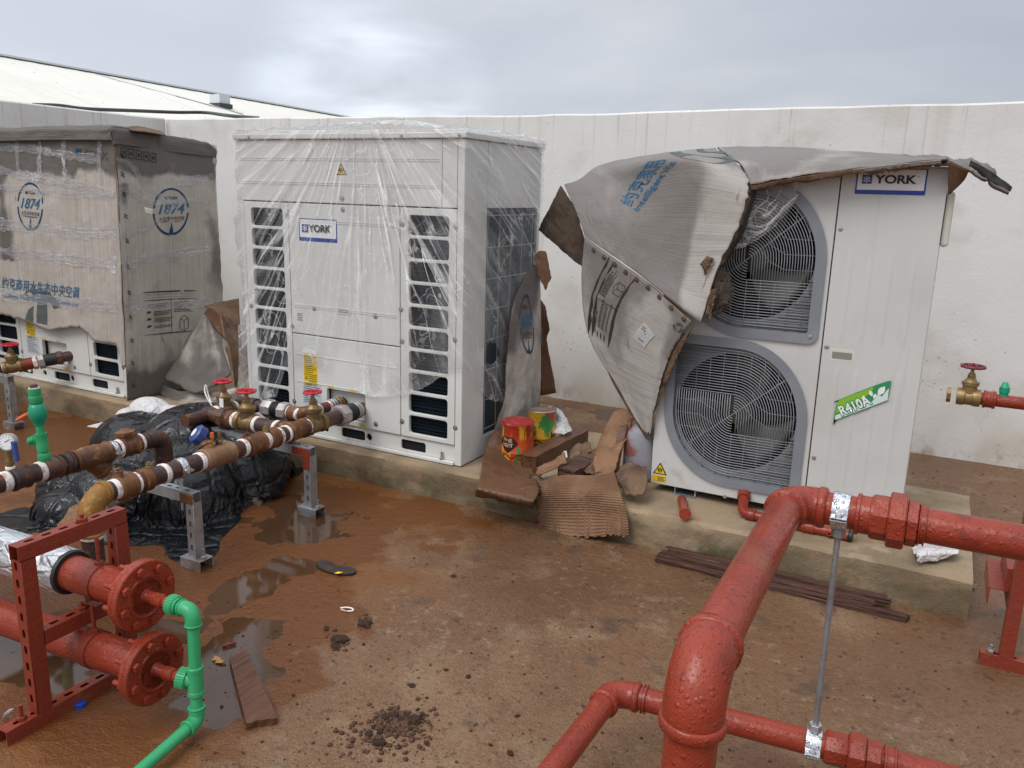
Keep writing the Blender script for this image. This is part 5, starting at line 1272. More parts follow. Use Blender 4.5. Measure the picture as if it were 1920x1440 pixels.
# ------------------------------------------------------------------ steel and pipe helpers
def strut(name, A, B, n, mat_, parent, w=.041, d=.041, slots=True, start=.03):
    """U channel from A to B; the slotted web faces n, the sides run back from it"""
    A, B, n = Vector(A), Vector(B), Vector(n).normalized(); L = (B-A).length; u = (B-A)/L; v = n.cross(u)
    loops = [rrect(0, -w/2, L, w/2)]
    if slots:
        s = start
        while s < L-.03: loops.append(rrect(s, -.0065, s+.028, .0065, .006, 3)); s += .05
    web = flat(name, loops, A, u, v, .003, mat_, parent)
    b = MB()
    for sg in (-1, 1):
        c0, c1 = A+v*(sg*(w/2-.0015))-n*.0031, B+v*(sg*(w/2-.0015))-n*.0031
        b.add([c0+v*.0015, c0-v*.0015, c0-v*.0015-n*d, c0+v*.0015-n*d, c1+v*.0015, c1-v*.0015, c1-v*.0015-n*d, c1+v*.0015-n*d], [(0,1,2,3), (7,6,5,4), (0,4,5,1), (1,5,6,2), (2,6,7,3), (3,7,4,0)])
    b.build('channel_sides', mat_, web)
    return web
def hexnut(b, O, D, r, h): b.lathe(O, D, [(0, r*.93), (h*.08, r), (h*.92, r), (h, r*.93)], 6)
def handwheel(parent, C, D, R, m, spokes=5):
    b = MB(); n = 60; a, c, d = frame_of(D)
    b.torus(C, D, R, R*.15, 40, 8)
    for k in range(10):                                # knobbly grip
        q = 2*pi*k/10; P = C+(a*cos(q)+c*sin(q))*R*1.03; b.lathe(P-Vector(D)*R*.15, D, [(0, R*.10), (R*.15, R*.19), (R*.30, R*.10)], 8)
    for k in range(spokes):
        q = 2*pi*k/spokes; P = C+(a*cos(q)+c*sin(q))*R*.95; b.bar(C-Vector(D)*R*.12, P, R*.2, R*.14, D)
    b.lathe(C-Vector(D)*R*.3, D, [(0, R*.25), (R*.45, R*.25), (R*.46, R*.14), (R*.62, R*.13)], 14)
    return b.build('handwheel', m, parent, 40)
def gate_valve(parent, C, axis, r, wheel_mat, up=Z3, R=.034, hgt=.115, body=None):
    C, a, up = Vector(C), Vector(axis).normalized(), Vector(up)
    b = MB(); L = r*3.2
    b.lathe(C-a*L/2, a, [(0, r*1.28), (.012, r*1.34), (.022, r*1.28), (.024, r*1.08), (L/2-.01, r*1.2), (L/2+.01, r*1.2), (L-.024, r*1.08), (L-.022, r*1.28), (L-.012, r*1.34), (L, r*1.28)], 20)
    h = hgt
    b.lathe(C, up, [(0, r*1.05), (h*.38, r*1.0), (h*.40, r*1.2), (h*.50, r*1.2), (h*.51, r*.95), (h*.62, r*.62), (h*.63, r*.5), (h*.78, r*.45), (h*.79, r*.3), (h*.99, r*.17)], 18)
    hexnut(b, C+up*h*.63, up, r*.56, h*.10)
    v = b.build('gate_valve', body or M_brass, parent, 40)
    handwheel(v, C+up*h, up, R, wheel_mat)
    return v
class Run:
    """fittings strung on a straight pipe axis"""
    def __init__(s, root, A, B, r): s.root, s.A, s.B, s.r = root, Vector(A), Vector(B), r; s.d = (s.B-s.A).normalized(); s.L = (s.B-s.A).length
    def at(s, t): return s.A+s.d*t
    def px(s, x): return on_line(s.A, s.B, x)
    def pipe(s, t0, t1, m, name='pipe', k=1):
        b = MB(); b.tube([s.at(t0+(t1-t0)*i/8) for i in range(9)], s.r*k, 28); return b.build(name, m, s.root, 40)
    def tape(s, t, w=.020, k=1.10, m=None):
        b = MB(); r = s.r*k; j = random.Random(int(t*1e5)); pr = [(0, r*.93)] + [(w*q/6, r*(1+.03*j.uniform(-1, 1))) for q in range(1, 6)] + [(w, r*.93)]
        b.lathe(s.at(t-w/2), s.d, pr, 26); return b.build('thread_tape', m or M_tape, s.root, 0)
    def coupling(s, t0, t1, m, k=1.17, name='coupling'):
        b = MB(); r = s.r*k; L = t1-t0; e = min(.012, L*.2)
        b.lathe(s.at(t0), s.d, [(0, r*1.02), (e*.3, r*1.09), (e, r*1.09), (e*1.2, r), (L-e*1.2, r), (L-e, r*1.09), (L-e*.3, r*1.09), (L, r*1.02)], 26); return b.build(name, m, s.root, 40)
    def hex(s, t0, t1, m, k=1.45, name='union_nut'):
        b = MB(); r = s.r*k; L = t1-t0
        b.lathe(s.at(t0), s.d, [(0, s.r*1.05), (.001, r*.93), (L*.12, r), (L*.88, r), (L-.001, r*.93), (L, s.r*1.05)], 8); return b.build(name, m, s.root, 30)
    def boss(s, t, m, up=Z3, r=.014, h=.03, cap=True):
        up = Vector(up); b = MB(); C = s.at(t)
        b.lathe(C+up*s.r*.8, up, [(0, r*1.2), (s.r*.35+h*.3, r*1.15), (s.r*.35+h*.5, r*1.0)], 16)
        if cap: hexnut(b, C+up*(s.r*1.15+h*.5), up, r*1.05, h*.35); hexnut(b, C+up*(s.r*1.15+h*.86), up, r*.6, h*.3)
        return b.build('plug', m, s.root, 40)
def clamp(root, C, axis, r, zfoot, m=M_zinc, name='pipe_clamp'):
    a = Vector(axis).normalized(); C = Vector(C); side = a.cross(Z3).normalized()
    b = MB(); w = .030
    b.lathe(C-a*w/2, a, [(0, r*1.02), (0, r*1.13), (w*.2, r*1.15), (w*.8, r*1.15), (w, r*1.13), (w, r*1.02)], 30)
    for sg in (-1, 1):
        P = C+side*sg*(r*1.15+.010); b.bar(P-a*w/2, P+a*w/2, .024, .007)
    o = b.build(name, m, root, 40)
    for sg in (-1, 1):
        b = MB(); P = C+side*sg*(r*1.15+.012); b.cyl(P-Z3*.016, P+Z3*.014, .004, 8); hexnut(b, P+Z3*.004, Z3, .008, .006); b.build('clamp_screw', M_steel, o, 40)
    b = MB(); b.cyl((C.x, C.y, zfoot), (C.x, C.y, C.z-r*1.1), .006, 10); hexnut(b, Vector((C.x, C.y, C.z-r*1.15-.014)), Z3, .012, .012); b.build('clamp_stem', m, o, 40)
    return o
# ------------------------------------------------------------------ galvanised channel stands under the rusty pipes
def stand(label, foot, xl, ztop, feet=True, red=False, clamps=()):
    t = thing('pipe_stand', label, 'pipe stand', foot, 'galvanised channel stands under the rusty pipes')
    x, y = foot.x, foot.y
    strut('post', (x, y-.0205, .045), (x, y-.0205, ztop-.041), (0, -1, 0), M_galv, t)
    strut('post', (xl, y-.0205, .045), (xl, y-.0205, ztop-.041), (0, -1, 0), M_galv, t)
    strut('beam', (xl-.05, y, ztop), (x+.0205, y, ztop), (0, 0, 1), M_galv, t)
    for q in (x, xl):
        b = MB(); b.box((q-.055, y-.035, .0), (q+.055, y-.030, .045)); b.box((q-.055, y+.030, 0), (q+.055, y+.035, .045)); b.box((q-.055, y-.0299, .040), (q+.055, y+.0299, .045)); b.build('base_shoe', M_galv, t, bevel=.001)
        b = MB(); b.cyl((q+.042, y, .046), (q+.042, y, .085), .006, 10); hexnut(b, Vector((q+.042, y, .046)), Z3, .012, .010); b.build('anchor_bolt', M_steel, t, 40)
    if red:
        b = MB(); b.box((x-.0215, y-.024, ztop-.105), (x+.0215, y-.0215, ztop-.006)); b.box((x-.085, y-.024, ztop-.040), (x-.0216, y-.0215, ztop-.006)); b.build('red_paint_patch', M_redfr, t)
    else:
        b = MB(); b.box((x-.045, y-.0245, ztop-.045), (x+.020, y-.0212, ztop-.008)); b.build('rusty_corner', M_rustor, t)
    for (C, r) in clamps: clamp(t, C, (0, 1, 0), r, ztop-.09)
    return t
RR = .036
LA, LB = Vector((-2.56, 1.74, .415)), Vector((-2.624, 3.33, .372))
UA, UB = Vector((-2.985, 1.30, .405)), Vector((-2.985, 2.42, .405))
def lerpY(A, B, y): return A.lerp(B, (y-A.y)/(B.y-A.y))
s1 = gz(370, 1062); s2 = Vector((-2.49, 2.758, 0))
stand('galvanised channel stand with slotted post, nearer of two carrying the rusty pipes', s1, -3.035, .320, clamps=[(lerpY(LA, LB, s1.y), RR), (lerpY(UA, UB, s1.y), RR)])
stand('galvanised channel stand with a red painted corner, close to the plinth', s2, -3.10, .335, red=True, clamps=[])
def left_post():
    t = thing('pipe_stand', 'galvanised slotted post standing at the far left before the carton covered unit', 'pipe stand', (-4.965, 2.864, 0), 'galvanised channel stands under the rusty pipes')
    x, y = -4.965, 2.864; zt = gy(22, 706, y).z
    strut('post', (x, y-.0205, .045), (x, y-.0205, zt-.045), (0, -1, 0), M_galv, t); strut('beam', (x-.7, y, zt), (x+.02, y, zt), (0, 0, 1), M_galv, t)
    b = MB(); b.box((x-.055, y-.035, .0), (x+.055, y-.030, .045)); b.box((x-.055, y+.030, 0), (x+.055, y+.035, .045)); b.box((x-.055, y-.0299, .040), (x+.055, y+.0299, .045)); b.build('base_shoe', M_galv, t)
    b = MB(); b.cyl((x+.042, y, .046), (x+.042, y, .085), .006, 10); b.build('anchor_bolt', M_steel, t)
left_post()
# ------------------------------------------------------------------ rusty run into the middle unit
def run_lower():
    t = thing('rusty_pipe', 'rusty pipe with bands of white tape, from a yellow elbow up to the middle unit', 'pipe', (-2.56, 1.7, 0))
    R = Run(t, LA, LB, RR); P = R.px
    te = P(190)
    # elbow and drop leg
    top = R.at(te); el = R.at(P(168)-.005)
    dn = Vector((el.x, el.y, top.z))
    pts = bend([R.at(te+.005), dn, dn-Z3*.135], .072, 12); b = MB(); b.tube(pts, RR*1.16, 28); b.torus(R.at(te+.002), R.d, RR*1.16, .005, 28, 8); b.torus(dn-Z3*.13, Z3, RR*1.16, .005, 28, 8); b.build('elbow', M_rustyel, t, 50)
    b = MB(); b.cyl(dn-Z3*.135, Vector((dn.x, dn.y, .0)), RR, 28); b.build('drop_leg', M_rust, t, 40)
    V = Run(t, dn-Z3*.13, Vector((dn.x, dn.y, 0)), RR); V.tape(.010, .02); V.tape(.205, .022); V.coupling(.215, .30, M_rust)
    R.pipe(te, P(634), M_rust)
    for x, w in ((193, .02), (214, .024), (253, .018), (307, .024), (374, .026), (455, .026), (497, .030), (521, .026), (536, .018), (577, .022)): R.tape(P(x), w)
    R.coupling(P(218), P(249), M_rustor, 1.22, 'tee_fitting'); R.boss(P(225), M_rustor)
    R.coupling(P(264), P(278), M_rustor); R.boss(P(281), M_brass, r=.012, h=.02)
    R.coupling(P(461), P(491), M_rustor, 1.22, 'tee_fitting'); R.boss(P(463), M_rustor, r=.012, h=.02)
    R.coupling(P(501), P(517), M_rustor, 1.24, 'tee_fitting'); R.boss(P(499), M_brass, r=.013, h=.02)
    R.coupling(P(540), P(571), M_rustor, 1.22, 'tee_fitting')
    # balancing valve: slanted bonnet with blue wheel and two test points
    t0, t1 = P(379), P(433); R.coupling(t0, t1, mat('bronze_brown', (.20,.105,.055), .5, layers=[dict(s=20, lo=.4, hi=.7, c=(.28,.16,.09), d=5)], bumps=[('noise', 60, .003, 4)]), 1.22, 'balancing_valve')
    C = R.at(P(398)); d = (Vector((-.55, .12, .62))).normalized()
    b = MB(); b.lathe(C, d, [(0, RR*1.0), (.05, RR*.95), (.052, RR*1.12), (.062, RR*1.12), (.064, RR*.7), (.074, RR*.68), (.075, RR*.35), (.11, RR*.3)], 22); bv = b.build('valve_bonnet', M_rustor, t, 40)
    O = gy(371, 815, C.y+.005); hd = Vector((-.35, -.55, .55)).normalized()
    b = MB(); b.tube([C+d*.10, O], .009, 10); b.build('valve_spindle', M_slat, bv)
    b = MB(); b.lathe(O-hd*.026, hd, [(0, .020), (.004, .040), (.036, .044), (.043, .036), (.045, .014)], 9); b.build('blue_handwheel', M_bluep, bv, 30)
    flat('dial_window', [circ(0, 0, .018, 18)], O+hd*.0203, frame_of(hd)[0], frame_of(hd)[1], .001, M_labelwhite, bv)
    for x, m_ in ((403, M_orange), (416, M_brass)):
        C2 = R.at(P(x)); up = Vector((-.1, 0, 1)).normalized(); b = MB(); b.lathe(C2+up*RR*.9, up, [(0, .010), (.030, .009), (.031, .0075), (.05, .0075)], 10); hexnut(b, C2+up*(RR*.9+.018), up, .011, .010); o = b.build('test_point', M_brass, t, 40)
        b = MB(); b.lathe(C2+up*(RR*.9+.0505), up, [(0, .009), (.020, .008), (.021, .001)], 10); b.build('test_point_cap', m_, o, 40)
    # gate valve and union at the unit
    gate_valve(t, R.at(P(590)), R.d, RR*.98, M_redwheel, up=Vector((-.05, 0, 1)).normalized(), hgt=.16, R=.040)
    R.coupling(P(601), P(606), M_brass, 1.15, 'nipple')
    R.hex(P(633), P(647), mat('scuffed_zinc', (.42,.38,.37), .4, metal=.4, layers=[dict(s=30, lo=.5, hi=.65, c=(.30,.09,.07), a=.7)], bumps=[('noise', 70, .003, 4)]), 1.55)
    R.pipe(P(634), P(667), M_rubber, 'rubber_bellows', 1.12); b = MB()
    for x in (651, 656, 661): b.torus(R.at(P(x)), R.d, RR*1.12, .007, 26, 8)
    b.build('rubber_bellows', M_rubber, t, 40)
    R.coupling(P(663), P(671), M_steel, 1.12, 'end_nut'); R.pipe(P(668), R.L, M_brass, 'stub_pipe', .95)
    # cross pipe to the left, with its own valve and union
    J = R.at(P(548)); Q = Vector((J.x-.95, J.y, J.z+.0)); C = Run(t, J, Q, RR)
    C.pipe(0, C.px(386), M_rust, 'cross_pipe'); C.coupling(.0, C.px(527), M_rustor, 1.2, 'tee_branch')
    for x, w in ((520, .022), (482, .026), (443, .026)): C.tape(C.px(x), w)
    gate_valve(t, C.at(C.px(464)), C.d, RR*.98, M_redwheel, up=Vector((0, 0, 1)), hgt=.155, R=.042)
    C.coupling(C.px(440), C.px(428), M_rustor); C.hex(C.px(428), C.px(417), M_rust, 1.5)
    return t
run_lower()
def run_second():
    h = gy(636, 757, UY+.0); z = h.z
    A = Vector((h.x, UY+.03, z)); E1 = Vector((h.x, 3.02, z+.004)); E2x = gy(463, 757, 3.02); E2 = Vector((E2x.x, 3.02, z+.008)); E3 = Vector((E2.x, 2.62, z+.006))
    t = thing('rusty_pipe', 'second rusty pipe behind, with black rubber joint and red wheel valve, entering the middle unit', 'pipe', (h.x, 3.0, 0))
    r = .031
    b = MB(); b.tube(bend([A, E1, E2, E3], .055, 8), r, 24); b.build('pipe', M_rust, t, 40)
    a = Run(t, A, E1, r); a.coupling(.02, .055, M_brass, 1.1, 'end_nut'); a.coupling(.07, .10, M_steel, 1.12, 'end_nut'); a.tape(.12); a.tape(.20)
    b = MB(); b.tube(bend([E1+Y3*.075, E1, E1-X3*.075], .05, 8), r*1.2, 24); b.build('elbow', M_rustor, t, 40)
    c = Run(t, E1, E2, r); P = c.px; c.tape(P(560), .022); c.tape(P(545), .022)
    zz = mat('dirty_zinc', (.46,.43,.42), .4, metal=.4, layers=[dict(s=30, lo=.5, hi=.65, c=(.28,.10,.08), a=.7)], bumps=[('noise', 70, .003, 4)])
    c.hex(P(541), P(527), zz, 1.55); c.hex(P(514), P(497), zz, 1.55); c.pipe(P(528), P(513), M_rubber, 'rubber_bellows', 1.2)
    b = MB()
    for x in (524, 520, 516): b.torus(c.at(P(x)), c.d, r*1.2, .006, 24, 8)
    b.build('rubber_bellows', M_rubber, t, 40)
    b = MB(); b.tube(bend([E2+X3*.07, E2, E2-Y3*.07], .05, 8), r*1.2, 24); b.build('elbow', M_rust, t, 40)
    d = Run(t, E2, E3, r); d.tape(.10, .02); d.tape(d.px(438), .024)
    gate_valve(t, d.at(d.px(421)), d.d, r, M_redwheel, hgt=.15, R=.040)
    d.tape(d.px(405), .024)
    b = MB(); p = d.at(d.px(420)); b.box((p.x+.02, p.y-.045, p.z+.03), (p.x+.046, p.y-.042, p.z+.075)); b.build('valve_tag', M_labelwhite, t)
    q = [gy(398, 762, 2.8), gy(388, 745, 2.8), gy(384, 732, 2.81), gy(386, 722, 2.82), gy(390, 738, 2.82), gy(396, 756, 2.80)]
    b = MB(); b.tube([catmull(q, i/30) for i in range(31)], .004, 8); b.build('cord_loop', M_tape, t, 0)
run_second()
def run_upper():
    t = thing('rusty_pipe', 'rusty pipe at the left with a slanting strainer and check valve, disappearing into black plastic', 'pipe', (-2.985, 1.6, 0))
    R = Run(t, UA, UB, RR); P = R.px
    R.pipe(0, P(283), M_rust)
    for x, w in ((9, .03), (76, .026), (129, .02), (209, .024), (223, .02), (262, .016)): R.tape(P(x), w)
    R.coupling(P(20), P(52), M_rust, 1.18, 'tee_fitting'); R.coupling(P(82), P(112), M_rust, 1.18, 'tee_fitting'); R.coupling(P(118), P(133), M_rust, 1.15)
    # strainer body, sloping basket leg
    b = MB(); t0, t1 = P(137), P(205); L = t1-t0; r = RR
    b.lathe(R.at(t0), R.d, [(0, r*1.25), (.012, r*1.32), (.018, r*1.15), (L*.3, r*1.3), (L*.6, r*1.3), (L-.02, r*1.12), (L-.012, r*1.3), (L, r*1.25)], 26)
    c = R.at(P(160)); d = (R.d*.75-Z3*.68).normalized(); b.lathe(c, d, [(0, r*1.05), (.085, r*1.05), (.087, r*1.22), (.105, r*1.22), (.107, r*.9)], 24); b.build('strainer', M_rustor, t, 40)
    # swing check valve with a round cap
    b = MB(); t0, t1 = P(224), P(258); L = t1-t0; b.lathe(R.at(t0), R.d, [(0, r*1.2), (.01, r*1.28), (.018, r*1.12), (L*.5, r*1.28), (L-.018, r*1.12), (L-.01, r*1.28), (L, r*1.2)], 24)
    c = R.at((t0+t1)/2-.005); up = Vector((-.08, -.05, 1)).normalized(); b.lathe(c, up, [(0, r*.95), (.052, r*.92), (.053, r*1.1), (.066, r*1.1), (.067, r*.95), (.074, r*.5), (.076, r*.45)], 12); b.build('check_valve', M_rustor, t, 40)
    e = R.at(P(283)); b = MB(); b.tube(bend([e-R.d*.02, e+R.d*.06, e+R.d*.06-Z3*.30], .05, 8), r*1.08, 24); b.build('elbow', M_rust, t, 40)
    # things fixed on top
    g = thing('pressure_gauge', 'white dial pressure gauge with a blue lever on a brass stem at the left edge', 'pressure gauge', R.at(P(22)))
    c = R.at(P(22))+Z3*RR; b = MB(); b.lathe(c-Z3*.01, Z3, [(0, .015), (.015, .015), (.016, .013), (.034, .013), (.035, .016), (.05, .016), (.051, .012), (.075, .012), (.076, .015), (.10, .015), (.101, .009), (.13, .009)], 14); b.build('brass_stem', M_brass, g, 40)
    b = MB(); b.lathe(c+Z3*.006, Z3, [(0, .0165), (.008, .017), (.012, .0155)], 14); b.build('thread_tape', M_tape, g, 0)
    D = Vector((.45, -.85, .12)).normalized(); C = gy(13, 829, c.y-.01)
    b = MB(); b.lathe(C-D*.026, D, [(0, .026), (.004, .030), (.020, .030), (.022, .033), (.028, .033), (.029, .029), (.026, .0285)], 28); b.build('gauge_case', mat('gauge_case', (.42,.41,.38), .4, metal=.3), g, 40)
    a_, b_, _ = frame_of(D); flat('dial', [circ(0, 0, .028, 28)], C+D*.0042, a_, b_, .001, M_labelwhite, g); n = MB()
    for k in range(11): q = radians(-50+28*k); p = a_*cos(q)+b_*sin(q); n.bar(C+D*.0046+p*.020, C+D*.0046+p*.025, .0015, .0006, D)
    n.bar(C+D*.0050-a_*.006, C+D*.0050+(a_*.6+b_*.5)*.022, .0022, .0006, D); n.build('dial_marks', M_black, g)
    b = MB(); b.box((-.011, -.007, -.045), (.011, .007, .030), Matrix.Translation(gy(28, 842, c.y-.02)) @ Matrix.Rotation(radians(-6), 4, 'Y')); b.build('blue_lever', M_bluep, g, bevel=.004)
    b = MB(); b.tube([C-D*.02, c+Z3*.125], .009, 10); b.build('gauge_neck', M_brass, g)
    # green riser with ball valve
    v = thing('plastic_riser', 'green plastic riser with a ball valve and an orange lever, standing on the rusty pipe', 'plastic pipe', R.at(P(86)))
    p0 = R.at(P(86))+Z3*RR*.9; p1 = gy(80, 822, p0.y); p2 = gy(71, 760, p0.y); p3 = gy(66, 742, p0.y); u = (p3-p0).normalized(); Lr = (p3-p0).length
    b = MB(); b.tube([p0, p0+u*(Lr-.02)], .0145, 20); b.build('pipe', M_ppr, v, 40)
    b = MB(); b.lathe(p0+u*.003, u, [(0, .020), (.006, .0225), (.030, .0225), (.036, .018), (.040, .0215), (.068, .0215), (.072, .0205), (.100, .0205), (.104, .0215), (.112, .0215)], 20); b.build('socket', M_ppr, v, 40)
    tl = p0+u*(Lr*.38); s_ = (gy(47, 833, p0.y-.01)-tl); s_.normalize(); b = MB(); b.lathe(tl+s_*.012, s_, [(0, .016), (.012, .016), (.013, .0195), (.05, .0195), (.052, .017), (.055, .012)], 16)
    for k in range(6): q = 2*pi*k/6; aa, bb, _ = frame_of(s_); b.bar(tl+s_*.028+(aa*cos(q)+bb*sin(q))*.0195, tl+s_*.058+(aa*cos(q)+bb*sin(q))*.0195, .006, .004)
    b.build('side_outlet', M_ppr, v, 40); b = MB(); b.lathe(tl+s_*.055, s_, [(0, .013), (.012, .012), (.013, .008)], 14); b.build('outlet_plug', M_tape, v, 40)
    bv = p0+u*(Lr*.76); b = MB(); b.lathe(bv-u*.05, u, [(0, .019), (.012, .022), (.025, .030), (.045, .034), (.065, .031), (.080, .024), (.082, .021)], 22); b.build('ball_valve', M_ppr2, v, 50)
    b = MB(); b.lathe(bv+u*.033, u, [(0, .021), (.004, .024), (.028, .024), (.030, .021), (.034, .0225), (.058, .0225), (.060, .017)], 20); b.build('socket', M_ppr, v, 40)
    b = MB(); b.lathe(bv+u*.094, u, [(0, .014), (.012, .013), (.014, .010)], 14); b.build('nipple', M_rust, v, 40)
    b = MB(); b.lathe(bv+u*.089, u, [(0, .019), (.006, .019)], 14); b.build('thread_tape', M_tape, v, 40)
    ll = gy(32, 787, p0.y-.03); dr = (ll-bv).normalized(); b = MB(); b.bar(bv+dr*.025, bv+dr*.05+Z3*.006, .014, .016); b.bar(bv+dr*.05+Z3*.006, ll, .024, .010, Vector((0, -.4, 1))); b.build('orange_lever', M_orange, v, bevel=.003)
run_upper()
def run_left():
    y = UY-.01; h = gy(117, 671, UY); e = gy(-40, 700, UY-.06)
    t = thing('rusty_pipe', 'red brown pipe with rubber joint and red wheel valve entering the carton covered unit', 'pipe', (h.x, 3.2, 0))
    A = Vector((h.x, UY+.05, h.z)); K = gy(0, 684, 3.10); K = Vector((h.x-.02, 3.02, h.z)) ; r = .033
    A2 = gy(112, 671, 3.26); B2 = gy(-30, 698, 2.90); R = Run(t, A2, B2, r); P = R.px
    b = MB(); b.tube([A2-R.d*.10, A2, A2+R.d*.1], r, 24); b.build('stub_pipe', M_rust, t, 40)
    R.hex(P(118), P(106), M_rust, 1.35); R.pipe(P(106), P(82), M_rubber, 'rubber_bellows', 1.2); R.hex(P(84), P(72), mat('grey_union', (.40,.37,.36), .4, metal=.4, bumps=[('noise', 70, .003, 4)]), 1.5); R.hex(P(71), P(62), M_tape, 1.35)
    R.pipe(P(66), R.L+.2, M_rust); R.pipe(P(64), P(38), M_redfr, 'red_pipe', 1.15); gate_valve(t, R.at(P(23)), R.d, r, M_redwheel, hgt=.145, R=.043); R.tape(P(8), .024); R.coupling(P(2), P(-25), M_redfr, 1.2)
run_left()

# ------------------------------------------------------------------ red flanged pipes on a red frame
FXX = -2.101
def red_frame():
    t = thing('pipe_rack', 'red painted slotted steel frame around the two flanged pipes', 'pipe frame', (FXX, 1.3, 0))
    yf = gx(75, 1325, FXX).y; yr = 1.478; zt = .548; zc = gx(75, 1190, FXX).z
    y0, y1 = 1.085, 1.52
    strut('post', (FXX, yf-.0205, .044), (FXX, yf-.0205, zt-.042), (0, -1, 0), M_redfr, t)
    strut('post', (FXX, yr-.0205, .044), (FXX, yr-.0205, zt-.042), (0, -1, 0), M_redfr, t)
    strut('top_bar', (FXX, yf-.022, zt), (FXX, yr+.022, zt), (0, 0, 1), M_redfr, t)
    strut('cross_bar', (FXX, yf+.0215, zc+.018), (FXX, yr-.0215, zc+.018), (0, 0, 1), M_redfr, t)
    strut('foot_channel', (FXX, y0, .043), (FXX, y1, .043), (0, 0, 1), M_redfr, t)
    for y in (y0+.055, y1-.05):
        b = MB(); b.cyl((FXX, y, .044), (FXX, y, .088), .006, 10); hexnut(b, Vector((FXX, y, .044)), Z3, .013, .010); b.build('anchor_bolt', M_redfr, t, 40)
    for y, z in ((1.372, zt), (1.345, zc+.018)):
        b = MB(); hexnut(b, Vector((FXX, y, z)), Z3, .015, .011); b.cyl((FXX, y, z), (FXX, y, z+.022), .006, 10); b.build('hanger_nut', M_redfr, t, 40)
red_frame()
def flanged(label, C, L0, foil, seed):
    C, L0 = Vector(C), Vector(L0); d = (C-L0).normalized(); far = C-d*2.2
    t = thing('flanged_pipe', label, 'pipe', C-d*.3, 'red capped pipes on the red frame'); r = .052
    b = MB(); b.tube([far.lerp(C, i/20) for i in range(21)], r, 40); b.build('pipe', M_red, t, 50)
    b = MB(); b.lathe(C-d*.040, d, [(0, r*1.02), (.004, .096), (.006, .100), (.019, .100), (.0195, .094), (.0215, .094), (.022, .102), (.038, .102), (.040, .099)], 44); fl = b.build('flange', M_red, t, 30)
    b = MB(); b.torus(C, d, .060, .0035, 40, 6); b.build('raised_ring', M_red, fl, 40)
    a, c, _ = frame_of(d)
    for k in range(8):
        q = 2*pi*k/8+.2; P = C+(a*cos(q)+c*sin(q))*.080; b = MB(); hexnut(b, P, d, .0135, .012); b.cyl(P-d*.075, P+d*.013, .008, 10); hexnut(b, P-d*.052, d, .0135, .011); b.build('flange_bolt', M_red, fl, 40)
    b = MB(); b.lathe(C, d, [(0, .021), (.004, .018), (.035, .0165), (.036, .0195), (.07, .0195), (.071, .0165), (.10, .0165)], 20); b.build('drain_nipple', M_red, t, 40)
    # hanger ring
    H = C-d*((C.x-(FXX+.045))/d.x); b = MB(); b.lathe(H-d*.014, d, [(0, r), (0, r*1.07), (.028, r*1.07), (.028, r)], 36); b.bar(H+a*(r*1.05)+d*.0-Z3*0, H+a*(r*1.4), .026, .006, Z3); hr = b.build('hanger_ring', M_redfr, t, 40)
    b = MB(); b.cyl(H+Z3*r, H+Z3*(r+.085), .006, 10); hexnut(b, H+Z3*(r*1.05), Z3, .012, .01); b.build('hanger_rod', M_redfr, hr, 40)
    if foil:
        E = C-d*.315; b = MB(); n = 60
        b.tube([far.lerp(E, i/n) for i in range(n+1)], [.0675+.0018*n1(i*.9, seed) for i in range(n+1)], 40); b.build('foil_jacket', M_foil, t, 50)
        b = MB(); b.lathe(E, d, [(0, .066), (.010, .064), (.012, r)], 36); b.build('jacket_end', M_rubber, t, 40)
    return d
CUP, CLO = Vector((-1.869, 1.389, .367)), Vector((-1.818, 1.363, .167))
dU = flanged('red capped pipe with a bolted flange, upper of two, its rear wrapped in silver foil', CUP, (-2.511, 1.361, .367), True, 1)
dL = flanged('red capped pipe with a bolted flange, lower of two, bare red along its length', CLO, (-2.476, 1.318, .167), False, 2)
